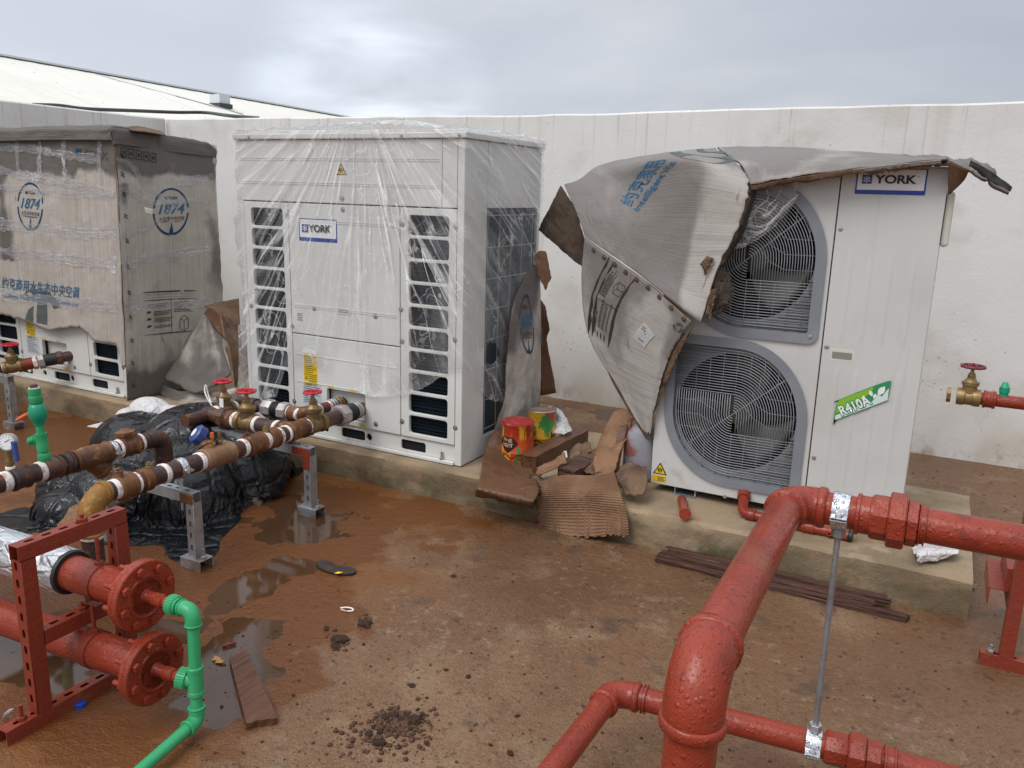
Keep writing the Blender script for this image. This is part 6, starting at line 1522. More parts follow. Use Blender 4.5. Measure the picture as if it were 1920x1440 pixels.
def green_drain():
    t = thing('plastic_pipe', 'bright green plastic drain pipe linking both capped pipes and turning along the ground', 'plastic pipe', (-1.67, 1.38, 0))
    a = CUP+dU*.10; e = gy(362, 1141, 1.395); e = Vector((-1.685, 1.393, .362))
    e = CUP+dU*.175; e.z = CUP.z; r = .0165
    b0 = Vector((e.x+.012, e.y-.02, .045)); dn = (b0-e).normalized(); f = Vector((b0.x+.10, .72, .030))
    b = MB(); b.tube(bend([a, e, b0, f], .024, 8), r, 22); b.build('pipe', M_ppr, t, 50)
    def elbow(p, q, s, nm='elbow'):
        d1 = (p-q).normalized(); d2 = (s-q).normalized(); b = MB(); b.tube(bend([q+d1*.042, q, q+d2*.042], .024, 8), r*1.3, 22); b.torus(q+d1*.040, d1, r*1.3, .003, 22, 6); b.torus(q+d2*.040, d2, r*1.3, .003, 22, 6); b.build(nm, M_ppr, t, 50)
    elbow(a, e, b0); elbow(e, b0, f)
    b = MB(); b.lathe(a-dU*.01, dU, [(0, .023), (.002, .026), (.026, .026), (.028, .022), (.034, .022)], 26)
    for k in range(26): q = 2*pi*k/26; aa, bb, _ = frame_of(dU); b.bar(a-dU*.008+(aa*cos(q)+bb*sin(q))*.026, a+dU*.014+(aa*cos(q)+bb*sin(q))*.026, .003, .002)
    b.build('knurled_adaptor', M_ppr, t, 40)
    a2 = CLO+dL*.085; T = e+dn*((e.z-CLO.z+.004)/-dn.z); d2 = (T-a2).normalized()
    dT = (T-a2).length-.012; b = MB(); b.lathe(a2-d2*.0, d2, [(0, .023), (.002, .027), (.026, .027), (.028, .021), (min(.046, dT*.7), .021), (min(.047, dT*.72), .0185), (dT, .0185)], 26)
    for k in range(26): q = 2*pi*k/26; aa, bb, _ = frame_of(d2); b.bar(a2+(aa*cos(q)+bb*sin(q))*.027, a2+d2*.024+(aa*cos(q)+bb*sin(q))*.027, .003, .002)
    b.build('knurled_adaptor', M_ppr, t, 40)
    b = MB(); b.lathe(T-dn*.042, dn, [(0, r*1.25), (.002, r*1.36), (.012, r*1.36), (.013, r*1.28), (.071, r*1.28), (.072, r*1.36), (.082, r*1.36), (.084, r*1.25)], 24); b.cyl(T, T-d2*.032, r*1.28, 22); b.build('tee', M_ppr, t, 40)
    return t
green_drain()

# ------------------------------------------------------------------ big red pipes at the right front
def red_pipe_big():
    t = thing('red_pipe', 'large wet red pipe rising in the foreground, bending twice and leaving at right', 'pipe', (-.24, 1.05, 0))
    r = .0385
    N0 = atd(1310, 1262, 1.13); N0 = Vector((-.236, 1.035, .856)); F0 = Vector((-.256, 1.925, .806)); Rr_ = Vector((1.4, 1.945, .822)); Bt = Vector((-.240, 1.030, .0))
    b = MB(); b.tube(bend([Bt, N0, F0, Rr_], .060, 10), r, 40); b.build('pipe', M_red, t, 50)
    def elb(p, q, s, L=.075, R=.058):
        d1 = (p-q).normalized(); d2 = (s-q).normalized(); b = MB(); pts = bend([q+d1*L, q, q+d2*L], R, 14); b.tube(pts, r*1.16, 40)
        for dd_ in (d1, d2): b.lathe(q+dd_*(L-.016), dd_, [(0, r*1.16), (.003, r*1.25), (.016, r*1.25), (.020, r*1.15)], 40)
        b.build('elbow', M_red, t, 50)
    elb(Bt, N0, F0, .088, .066); elb(N0, F0, Rr_, .078)
    R = Run(t, F0, Rr_, r)
    P = R.px
    R.coupling(P(1605), P(1640), M_red, 1.14, 'socket')
    R.hex(P(1632), P(1668), M_red, 1.32, 'union_body'); R.hex(P(1664), P(1700), M_red, 1.62); R.hex(P(1698), P(1722), M_red, 1.34, 'union_body')
    R.coupling(P(1722), P(1736), M_red, 1.12, 'socket')
    return R
def atd(px, py, d): return CAM+ray(px, py)*d
RB = red_pipe_big()
LZ = .18
def red_pipe_small():
    t = thing('red_pipe', 'smaller wet red pipe low in the foreground, running right behind the large red pipe', 'pipe', (-.6, 1.8, 0)); r = .0315
    E = gz(1150, 1296, LZ); A = gz(1040, 1440, LZ); A = E+(A-E)*2.2; B = gz(1525, 1393, LZ); B2 = E+(B-E)*2.6
    b = MB(); b.tube(bend([A, E, B2], .055, 10), r, 36); b.build('pipe', M_red, t, 50)
    d1 = (A-E).normalized(); d2 = (B2-E).normalized(); b = MB(); L = .070; b.tube(bend([E+d1*L, E, E+d2*L], .052, 12), r*1.15, 36)
    for d in (d1, d2): b.lathe(E+d*(L-.014), d, [(0, r*1.15), (.003, r*1.26), (.014, r*1.26), (.018, r*1.14)], 36)
    b.build('elbow', M_red, t, 50)
    R = Run(t, E, B2, r); P = R.px; R.coupling(P(1205), P(1213), M_red, 1.12, 'socket')
    R.hex(P(1545), P(1592), M_red, 1.32, 'union_body'); R.hex(P(1588), P(1622), M_red, 1.62); R.hex(P(1620), P(1652), M_red, 1.34, 'union_body'); R.coupling(P(1655), P(1680), M_red, 1.12, 'socket')
    return R
RS = red_pipe_small()
def hanger():
    up = RB.at(RB.px(1577)); dn = RS.at(RS.px(1525)); t = thing('pipe_hanger', 'threaded steel rod with a zinc clamp at each end, joining the two red pipes', 'pipe hanger', dn)
    def ring(C, axis, r, sgn):
        a = Vector(axis).normalized(); b = MB(); w = .036; sd = Vector((a.y, -a.x, 0)).normalized()
        b.lathe(C-a*w/2, a, [(0, r*1.03), (0, r*1.11), (w*.12, r*1.15), (w*.88, r*1.15), (w, r*1.11), (w, r*1.03)], 40)
        o = b.build('clamp_ring', M_zinc, t, 40)
        for s in (-1, 1):
            P = C+sd*s*(r*1.15+.010); b = MB(); b.bar(P-a*w/2+Z3*.003, P+a*w/2+Z3*.003, .026, .0035); b.bar(P-a*w/2-Z3*.003, P+a*w/2-Z3*.003, .026, .0035); b.build('clamp_ear', M_zinc, o, bevel=.001)
            b = MB(); b.lathe(P+Z3*.005, Z3, [(0, .0085), (.004, .007), (.006, .003)], 14); b.cyl(P-Z3*.016, P+Z3*.005, .004, 8); b.build('clamp_screw', M_steel, o, 40)
        b = MB(); hexnut(b, C+Z3*sgn*(r*1.13), Z3*sgn, .016, .020); b.build('rod_nut', M_galv, o, 30)
    ring(up, RB.d, .0385, -1); ring(dn, RS.d, .0315, 1)
    a, e = Vector((dn.x, dn.y, dn.z+.034)), Vector((up.x, up.y, up.z-.043)); e = Vector((up.x, up.y, up.z-.043)); L = (e-a).length; n = int(L/.0016); d = (e-a).normalized()
    b = MB(); b.tube([a+d*(L*i/n) for i in range(n+1)], [.0074 if i % 2 else .0060 for i in range(n+1)], 14); b.build('threaded_rod', M_galv, t, 0)
hanger()
def red_small_back():
    t = thing('red_pipe', 'thin red pipe lying on the plinth in front of the heat pump', 'pipe', (-.45, 3.36, SL)); r = .0215
    A, B = gz(1392, 962, SL+r), gz(1598, 1006, SL+r); E = A-(B-A).normalized()*.0; up = gz(1378, 948, SL+.05)
    b = MB(); b.tube(bend([A+Vector((-.02, .10, .05)), A, B], .04, 8), r, 24); b.build('pipe', M_red, t, 50)
    R = Run(t, A, B, r); P = R.px; R.coupling(P(1400), P(1416), M_red, 1.2, 'socket'); R.coupling(P(1505), P(1528), M_red, 1.2, 'socket'); R.coupling(P(1590), P(1599), M_rubber, 1.08, 'end_ring')
    b = MB(); c = R.at(P(1556)); b.lathe(c-Y3*r*.8, Vector((.1, -1, .15)).normalized(), [(0, .010), (.016, .010), (.016, .006), (.004, .006)], 14); b.build('side_stub', M_red, t, 40)
    b = MB(); D = Vector((.1, .5, .1)).normalized(); b.lathe(A+Vector((-.02, .10, .05)), Vector((-.2, 1, .4)).normalized(), [(-.03, r*1.0), (-.028, r*1.3), (0, r*1.3)], 20); b.build('elbow', M_red, t, 40)
    t2 = thing('red_pipe', 'short red pipe end poking out under the left foot of the heat pump', 'pipe', (-.95, 3.36, SL)); c = gz(1284, 962, SL+.026); D = Vector((.35, -1, .12)).normalized()
    b = MB(); b.lathe(c+D*.02, -D, [(0, .019), (0, .025), (.03, .025), (.032, .021), (.25, .021)], 24); b.build('pipe', M_red, t2, 40)
red_small_back()
def right_stand():
    t = thing('pipe_rack', 'red painted steel post on a channel foot at the right edge', 'pipe frame', (.3, 2.95, 0)); y = 2.95; x = gy(1884, 1240, y).x
    strut('post', (x, y-.0205, .044), (x, y-.0205, .93), (0, -1, 0), M_redfr, t, slots=False)
    strut('foot_channel', (x-.075, y, .043), (x+.55, y, .043), (0, 0, 1), M_redfr, t)
    b = MB(); hexnut(b, Vector((x-.045, y, .044)), Z3, .013, .010); b.cyl((x-.045, y, .044), (x-.045, y, .07), .006, 8); b.build('anchor_bolt', M_galv, t, 40)
    p = gy(1868, 1090, 3.12); strut('bracket', (p.x, 3.24, p.z+.035), (p.x, 2.972, p.z+.035), (0, 0, 1), M_redfr, t, w=.06, d=.06, slots=False)
    q = p+Vector((.045, 0, .07)); b = MB(); b.box((p.x+.012, 2.98, p.z+.036), (p.x+.03, 3.22, p.z+.11)); b.build('bracket', M_redfr, t)
    v = thing('valved_pipe', 'red pipe with brass gate valve and maroon wheel reaching in at the right edge', 'pipe', (.13, 2.95, .9)); zc = gy(1822, 745, 2.93).z
    A, B = gy(1846, 748, 2.93), gy(1846, 748, 2.93)+Vector((1.1, .02, .0)); R = Run(v, A, B, .020); R.pipe(-.01, 1.1, M_red); R.coupling(-.005, .03, M_red, 1.3, 'socket')
    g = R.at(-.045); gate_valve(v, g, X3, .021, M_maroon, hgt=.10, R=.032)
    b = MB(); b.lathe(g-X3*.05, -X3, [(0, .024), (.012, .024), (.012, .016), (.006, .015)], 8); b.build('hex_end', M_brass, v, 30)
    b = MB(); c = R.at(R.px(1880)); b.lathe(c+Z3*.015, Z3, [(0, .013), (.012, .013), (.013, .015), (.03, .015), (.032, .012), (.045, .007)], 12); b.build('green_cap', M_ppr2, v, 40)
right_stand()
# ------------------------------------------------------------------ crumpled film heaps
import numpy as np
def film_sim(size, n, heap, centre, squeeze=.8, steps=140, iters=10, seed=1, rot=0., lift=.15, fric=.75, noise_amp=.05, dt2=.0035):
    """a sheet of film (squeezed to start with, so it buckles) let fall on a lumpy heap: position based dynamics"""
    rng = np.random.default_rng(seed); nx, ny = n; lx, ly = size[0]/(nx-1), size[1]/(ny-1)
    gx_, gy_ = np.meshgrid(np.linspace(-.5, .5, nx)*size[0], np.linspace(-.5, .5, ny)*size[1], indexing='ij')
    c, s = np.cos(rot), np.sin(rot); X = (gx_*c-gy_*s)*squeeze+centre[0]; Y = (gx_*s+gy_*c)*squeeze+centre[1]
    k = rng.normal(size=(14, 2))*9; ph = rng.random(14)*6.28; Z = np.zeros_like(X); 
    for a in range(14): w = np.sin(k[a, 0]*X+k[a, 1]*Y+ph[a]); Z += w; X += .35*noise_amp*np.cos(k[a,1]*Y+ph[a])/2; Y += .35*noise_amp*np.sin(k[a,0]*X+ph[a])/2
    def H(x, y):
        h = np.zeros_like(x)
        for (cx, cy, rx, ry, rz) in heap:
            d = ((x-cx)/rx)**2+((y-cy)/ry)**2; h = np.maximum(h, rz*np.sqrt(np.maximum(0, 1-np.minimum(d, 1)**1.3)))
        return h+.003
    P = np.stack([X, Y, H(X, Y)+lift+noise_amp*Z/3], -1).astype(np.float64); V = np.zeros_like(P)
    def con(A, B, L, st):
        d = B-A; l = np.sqrt((d*d).sum(-1, keepdims=True))+1e-9; return d*(st*.5*(l-L)/l)
    dg = np.hypot(lx, ly)
    for it in range(steps):
        Q = P+V*.97; Q[..., 2] -= dt2
        for _ in range(iters):
            C = np.zeros_like(Q); W = np.full(Q.shape[:2]+(1,), 1e-6)
            for (a, b, L, st) in (((slice(0,-1), slice(None)), (slice(1,None), slice(None)), lx, 1.), ((slice(None), slice(0,-1)), (slice(None), slice(1,None)), ly, 1.),
                                  ((slice(0,-1), slice(0,-1)), (slice(1,None), slice(1,None)), dg, .6), ((slice(1,None), slice(0,-1)), (slice(0,-1), slice(1,None)), dg, .6),
                                  ((slice(0,-2), slice(None)), (slice(2,None), slice(None)), 2*lx, .25), ((slice(None), slice(0,-2)), (slice(None), slice(2,None)), 2*ly, .25)):
                d = con(Q[a], Q[b], L, st); C[a] += d; C[b] -= d; W[a] += 1; W[b] += 1
            Q += C/np.maximum(W, 1)*1.9
            h = H(Q[..., 0], Q[..., 1]); hit = Q[..., 2] < h; Q[..., 2] = np.where(hit, h, Q[..., 2])
        hit = Q[..., 2] < h+.004
        V = Q-P; V[hit] *= (1-fric); P = P+V if False else np.where(hit[..., None], P+V, Q); P[..., 2] = np.maximum(P[..., 2], H(P[..., 0], P[..., 1])); m = np.sqrt((V*V).sum(-1, keepdims=True)); V *= np.minimum(1, .03/(m+1e-9))
    return P

def film_heap(name, label, cat, size, n, heap, centre, mat_, zg=0., thick=.0012, **kw):
    P = film_sim(size, n, heap, centre, **kw); nx, ny = n
    vs = [Vector(P[i, j])+Vector((0, 0, zg)) for i in range(nx) for j in range(ny)]
    fs = [(i*ny+j, (i+1)*ny+j, (i+1)*ny+j+1, i*ny+j+1) for i in range(nx-1) for j in range(ny-1)]
    o = mesh_obj(name, vs, fs, mat_, None, 0, fix=False)
    m = o.modifiers.new('smooth', 'SUBSURF'); m.levels = m.render_levels = 1
    m = o.modifiers.new('thickness', 'SOLIDIFY'); m.thickness = thick; m.offset = 0
    return tag(o, label, cat)
film_heap('plastic_heap', 'large wet heap of crumpled black plastic film lying under the rusty pipes', 'plastic heap', (1.75, 1.62), (170, 156),
    [(-3.80, 2.86, .30, .26, .27), (-3.60, 2.40, .26, .22, .17), (-3.42, 2.16, .16, .13, .12), (-3.30, 2.84, .36, .36, .39), (-3.02, 2.85, .26, .26, .34), (-3.45, 2.62, .30, .30, .28), (-3.00, 2.52, .22, .24, .27), (-3.33, 2.33, .22, .20, .20), (-3.12, 2.66, .30, .30, .31)],
    (-3.27, 2.56), M_tarp, squeeze=.62, steps=120, iters=12, seed=4, rot=.30, lift=.10, noise_amp=.085)
cw = gy(297, 772, 3.06)
film_heap('plastic_bag', 'crumpled thin white plastic bag lying on top of the black plastic heap', 'plastic bag', (.80, .56), (84, 60),
    [(0, 0, .17, .11, .15), (.14, .02, .10, .08, .12), (-.15, -.02, .10, .08, .07)], (0, 0), M_bagwhite, zg=0, squeeze=.60, steps=90, iters=10, seed=8, lift=.06, noise_amp=.05, fric=.9)
o_ = bpy.data.objects['plastic_bag']; o_.location = (cw.x, cw.y-.05, cw.z-.06)
def board_under():
    a, b_, c = gz(105, 990, .02), gz(225, 850, .30), gz(150, 985, .02)
    vs = [gz(82, 993, .006), gz(128, 985, .006), gz(245, 838, .29), gz(228, 846, .29)]
    A, B = gz(110, 985, .012), Vector((-2.93, 2.25, .26))
    b = MB(); b.bar(A, B, .11, .022, Vector((.35, -.5, .8))); o = b.build('timber_board', mat('splintered_board', (.23,.115,.055), .6, layers=[dict(s=(14,14,14), lo=.5, hi=.62, c=(.34,.24,.16), d=6, a=.8), dict(s=50, lo=.6, hi=.7, c=(.10,.045,.02), d=4)], bumps=[('noise', 50, .012, 5)]), None, bevel=.003)
    tag(o, 'splintered brown board leaning from the ground into the black plastic heap', 'board')
board_under()
# ------------------------------------------------------------------ things on the plinth between the units
def tin(label, c, full, yaw):
    t = thing('paint_tin', label, 'paint tin', c, 'paint tins between the units'); r, h = .083, .215
    lab = mat('tin_print', (.66, .36, .02), .35, layers=[dict(s=(9,9,6), lo=.42, hi=.50, c=(.50,.07,.015), d=4), dict(s=(30,30,3), lo=.40, hi=.50, c=(.40,.03,.012), d=3, z=(c.z+.07, c.z+.17)), dict(s=(13,13,7), lo=.60, hi=.64, c=(.03,.22,.07), d=3, z=(c.z+.02, c.z+.05)), dict(s=(38,38,5), lo=.56, hi=.62, c=(.30,.03,.015), d=3, z=(c.z+.10, c.z+.20))] if full else
              [dict(s=(8,8,6), lo=.48, hi=.54, c=(.05,.25,.06), d=4), dict(s=(12,12,7), lo=.56, hi=.60, c=(.50,.06,.03), d=3), dict(s=(30,30,6), lo=.6, hi=.64, c=(.14,.05,.03), d=3)], bumps=[('noise', 30, .002, 2)])
    b = MB(); b.lathe(c, Z3, [(0, r), (.004, r*1.03), (.009, r*1.03), (.013, r), (h*.3, r), (h*.305, r*1.008), (h*.32, r*1.008), (h*.325, r), (h-.012, r), (h-.008, r*1.03), (h, r*1.03)], 44); body = b.build('can_body', lab, t, 40)
    b = MB(); b.lathe(c+Z3*(h+.0005), Z3, [(0, r*.97), (.004, r*.97), (.0045, r*.82), (.001, r*.78), (.0012, .001)], 40); b.build('lid', M_tinred if full else mat('rusty_lid', (.20,.11,.07), .5, layers=[dict(s=30, lo=.5, hi=.65, c=(.34,.25,.18))]), t, 40)
    b = MB(); b.torus(c+Z3*(h-.001), Z3, r*1.0, .004, 44, 8); b.build('rim', M_tinred if full else M_steel, t, 40)
    def cyl(x, y, z): q = yaw + x/r; R = r+.0012+z; return Vector((c.x+R*sin(q), c.y-R*cos(q), c.z+y))
    dv, df = [], []
    for j in range(9):
        y = .070+.082*j/8; w = .006+.046*min(1, (y-.070)/.045)*(1 if y < .128 else 1-(y-.128)/.05)
        for i in range(9): dv.append(cyl(w*(i/4-1), y, .0006))
    df = [(j*9+i, j*9+i+1, j*9+i+10, j*9+i+9) for j in range(8) for i in range(8)]
    mesh_obj('label_diamond', dv, df, mat('label_dark', (.045,.012,.01), .4) if full else M_black, body)
    lt = mat('dulled_label_white', (.55,.42,.30), .4, layers=[dict(s=60, lo=.5, hi=.6, c=(.30,.06,.03))]); text('FINE', .028, None, None, None, lt, body, bold=.02, fit=.050, surf=lambda x, y, z: cyl(x, y+.134, .0012)); text('NEST', .028, None, None, None, lt, body, bold=.02, fit=.056, surf=lambda x, y, z: cyl(x, y+.108, .0012))
    for y0, m_ in ((.045, mat('band_red', (.5,.03,.03), .4)), (.022, mat('band_green', (.04,.25,.08), .4)), (.012, M_yellow)):
        flat('label_band', [[(-.10+.01*k, y0+.010*sin(k*.9)) for k in range(21)]+[(.10-.01*k, y0+.012+.010*sin((20-k)*.9)) for k in range(21)]], None, None, None, .0003, m_, body, surf=lambda x, y, z: cyl(x, y, .0003))
tin('paint tin with a red lid and a yellow and red dripped label, nearer of two', gz(969, 866, SL), True, radians(-8))
tin('paint tin with a rusty top and green label, behind the red lidded tin', gz(1012, 838, SL), False, radians(-25))
def paper_scrap(label, rows, m, seed, cat='paper', name='paper_scrap', amp=.016, th=.0015, n=(24, 20), tornsides='bl'):
    s = G(*rows); s.bump = crease(amp, 11, seed); o = s.build(name, n[0], n[1], [m], None, th, lambda u, v, p: .4, torn(tornsides, .18, 5, seed)); return tag(o, label, cat)
paper_scrap('crumpled dirty white paper stuck behind the paint tins', [[(1034, 785, 3.92), (1046, 766, 3.95), (1060, 785, 3.92)], [(1030, 805, 3.86), (1050, 800, 3.84), (1072, 800, 3.88)], [(1030, 815, 3.80), (1052, 814, 3.78), (1070, 806, 3.82)]], M_bagwhite, 3)
def beam_piece(label, A, B, w, h, m, name, cat, seed=0, up=None, n=14):
    A, B = Vector(A), Vector(B); a, b, d = frame_of(B-A, up); vs = []; r = random.Random(seed)
    pr = [(-.5,-.5), (0,-.52), (.5,-.5), (.52,0), (.5,.5), (0,.5), (-.5,.5), (-.51,0)]
    for i in range(n+1):
        p = A.lerp(B, i/n); e = 1 if 0 < i < n else .93
        for (x, y) in pr: vs.append(p + a*(x*w*e*(1+.10*n1(i*.6, x*3, seed))) + b*(y*h*e*(1+.12*n1(i*.7, y*3, seed+4))) + d*(.02*n1(x*9+seed, y*9) if i in (0, n) else 0))
    k = len(pr); fs = [(i*k+j, i*k+(j+1) % k, (i+1)*k+(j+1) % k, (i+1)*k+j) for i in range(n) for j in range(k)] + [tuple(reversed(range(k))), tuple(n*k+j for j in range(k))]
    return tag(mesh_obj(name, vs, fs, m, None, 35), label, cat)
beam_piece('dark wet timber block lying across the plinth before the paint tins', gz(990, 868, SL+.05), gz(1090, 818, SL+.05), .085, .085, M_wood, 'timber_block', 'timber block', 3)
beam_piece('rotten end of a thick dark timber lying on the brown cardboard', gz(1062, 895, SL+.04), gz(1108, 872, SL+.045), .10, .085, M_rot, 'timber_block', 'timber block', 8)
paper_scrap('flat torn brown cardboard piece lying under the dark timber block', [[(995, 905, 3.30), (1030, 880, 3.40), (1062, 862, 3.47)], [(985, 893, 3.29), (1022, 868, 3.40), (1058, 855, 3.48)]], M_cardwet, 4, 'cardboard', 'cardboard_scrap', .012, .006)
paper_scrap('buckled brown cardboard piece sticking up behind the rotten timber', [[(1065, 850, 3.62), (1085, 832, 3.66), (1106, 828, 3.72)], [(1070, 868, 3.50), (1092, 858, 3.55), (1110, 848, 3.60)]], M_cardin, 6, 'cardboard', 'cardboard_scrap', .014, .005)
paper_scrap('small torn cardboard strip with a bent end beside the timber block', [[(1000, 880, 3.33), (1028, 868, 3.38), (1060, 850, 3.42)], [(1005, 892, 3.28), (1035, 884, 3.32), (1062, 866, 3.38)]], M_corr, 8, 'cardboard', 'cardboard_scrap', .012, .005)
paper_scrap('small dark torn cardboard flake lying on the soaked foot left of the timber', [[(975, 905, 3.30), (1000, 890, 3.34), (1020, 900, 3.33)], [(985, 922, 3.26), (1008, 915, 3.28), (1026, 912, 3.29)]], M_cardin, 12, 'cardboard', 'cardboard_scrap', .012, .004)
paper_scrap('wide dark torn cardboard sheet behind the rotten timber, leaning on the slab', [[(1058, 862, 3.56), (1090, 846, 3.62), (1120, 842, 3.64)], [(1062, 880, 3.46), (1094, 866, 3.50), (1124, 868, 3.52)], [(1070, 896, 3.38), (1100, 888, 3.40), (1128, 890, 3.42)]], M_cardwet, 15, 'cardboard', 'cardboard_scrap', .016, .005)
paper_scrap('small white wad of tissue on the torn strip beside the timber block', [[(1052, 848, 3.44), (1062, 845, 3.44)], [(1052, 858, 3.40), (1064, 858, 3.40)]], M_bagwhite, 17, 'paper', 'paper_scrap', .012, .004, (10, 8))
def corr():
    P = []
    top = [(1004, 905, 3.262), (1040, 893, 3.30), (1080, 892, 3.32), (1130, 890, 3.32), (1152, 885, 3.34)]
    rows = [top, [(1003, 928, 3.225), (1045, 926, 3.222), (1090, 926, 3.222), (1140, 928, 3.222), (1165, 930, 3.225)], [(1001, 960, 3.215), (1045, 962, 3.205), (1095, 962, 3.20), (1145, 965, 3.205), (1176, 970, 3.21)], [(997, 1000, 3.20), (1045, 1008, 3.17), (1095, 1014, 3.16), (1140, 1008, 3.17), (1180, 1010, 3.19)]]
    s = G(*rows); s.bump = lambda u, v, p: .0024*sin(v*2*pi*24+u*1.2+.25*noise.noise(p*5)) + .014*noise.noise(p*7) + .010*(1-abs(noise.noise(Vector((u*5, v*1.2, 3))))*3)*v
    o = s.build('corrugated_sheet', 50, 160, [M_corr], None, .004, None, torn('bl', .10, 8, 6), True); tag(o, 'ribbed brown corrugated cardboard sheet hanging over the front edge of the plinth', 'cardboard')
corr()
def leaning_board():
    s = G([(1150, 772, 3.72), (1170, 766, 3.74), (1188, 768, 3.72)], [(1128, 815, 3.62), (1152, 812, 3.62), (1180, 808, 3.62)], [(1112, 860, 3.50), (1136, 868, 3.47), (1160, 862, 3.48)], [(1108, 905, 3.38), (1124, 918, 3.35), (1146, 912, 3.37)]); s.bump = crease(.010, 8, 3)
    o = s.build('cardboard_scrap', 20, 30, [mat('ochre_cardboard', (.24,.125,.062), .7, layers=[dict(s=9, lo=.4, hi=.7, c=(.14,.068,.034), d=6), dict(s=30, lo=.58, hi=.7, c=(.33,.20,.11), a=.6)], bumps=[('noise', 60, .003, 4)]), M_corr], None, .007, None, torn('r', .12, 9, 4), True); tag(o, 'brown cardboard slab leaning upright beside the stained jerrycan', 'cardboard')
    s = G([(1152, 885, 3.46), (1180, 868, 3.48), (1212, 878, 3.45)], [(1156, 905, 3.36), (1184, 895, 3.34), (1214, 898, 3.34)], [(1172, 930, 3.28), (1190, 930, 3.27), (1206, 930, 3.28)]); s.bump = crease(.012, 10, 7)
    o = s.build('cardboard_scrap', 20, 20, [M_cardin, M_corr], None, .006, None, torn('bl', .1, 7, 2), True); tag(o, 'folded brown cardboard scrap at the lower left corner of the heat pump', 'cardboard')
    s = G([(1160, 800, 3.60), (1178, 795, 3.62)], [(1150, 860, 3.52), (1166, 852, 3.54)], [(1150, 905, 3.46), (1160, 905, 3.47)]); o = s.build('cardboard_scrap', 8, 20, [M_cardwet, M_corr], None, .006, None, torn('rb', .2, 7, 5), True); tag(o, 'narrow dark cardboard strip folded behind the leaning brown slab', 'cardboard')
leaning_board()
def jerry():
    c = gz(1194, 905, SL); c = Vector((-1.19, 3.66, SL)); t = thing('jerrycan', 'stained greyish plastic jerrycan behind brown cardboard at the side of the heat pump', 'jerrycan', c); vs = []; n = 28
    prof = [(0, .80), (.01, .95), (.03, 1), (.16, 1), (.20, .96), (.235, .84), (.26, .62), (.275, .40), (.285, .26), (.31, .24), (.312, .01)]
    for z, k in prof:
        for i in range(n):
            q = 2*pi*i/n; e = .55; x = abs(cos(q))**e*(1 if cos(q) > 0 else -1)*.085; y = abs(sin(q))**e*(1 if sin(q) > 0 else -1)*.075
            vs.append(c+Vector((x*k+(.02 if z > .2 else 0)*(1-k), y*k, z)))
    m = len(prof); mesh_obj('can_body', vs, [(j*n+i, j*n+(i+1) % n, (j+1)*n+(i+1) % n, (j+1)*n+i) for j in range(m-1) for i in range(n)]+[tuple(reversed(range(n)))], M_plastic_grey, t, 50)
    b = MB(); b.tube(bend([c+Vector((-.07, -.02, .20)), c+Vector((-.065, -.02, .30)), c+Vector((.0, -.02, .31)), c+Vector((.03, -.02, .27))], .03, 6), .013, 12); b.build('handle', M_plastic_grey, t, 50)
jerry()
def wrapper():
    rows = [[(1706, 1030, 3.37), (1740, 1018, 3.43), (1790, 1022, 3.45)], [(1712, 1042, 3.34), (1750, 1034, 3.37), (1797, 1036, 3.40)], [(1722, 1058, 3.29), (1755, 1053, 3.31), (1768, 1047, 3.33)]]
    s = Sheet([[gz(px, py, SL+.012+.03*(k == 1)) for px, py, Y in r] for k, r in enumerate(rows)]); s.bump = crease(.012, 14, 2)
    o = s.build('plastic_wrapper', 30, 22, [M_bagwhite], None, .001, None, torn('bl', .12, 6, 3)); tag(o, 'crumpled white printed plastic wrapper on the right end of the plinth', 'wrapper')
    shape_on('wrapper_print', [[(0,0), (1,0), (1,1), (0,1)]], usurf(s, (1762, 1047), (1770, 1044), (1760, 1034), 1), M_inkdk, o, .003); shape_on('wrapper_print', [[(0,0), (1,0), (1,1), (0,1)]], usurf(s, (1754, 1050), (1760, 1048), (1753, 1042), 1), M_tinred, o, .003)
    print_on(s, 'LEC', 0, 0, 0, M_labelwhite, o, bold=.03, surf=usurf(s, (1762, 1046), (1770, 1043), (1761, 1037), 1), lift=.004)
    for k in range(3): print_on(s, 'IIII', 0, 0, 0, M_inkdk, o, surf=usurf(s, (1735+5*k, 1034-k*2), (1752+4*k, 1028-k*2), (1733+5*k, 1030-k*2), 1), lift=.003) if 0 else None
wrapper()
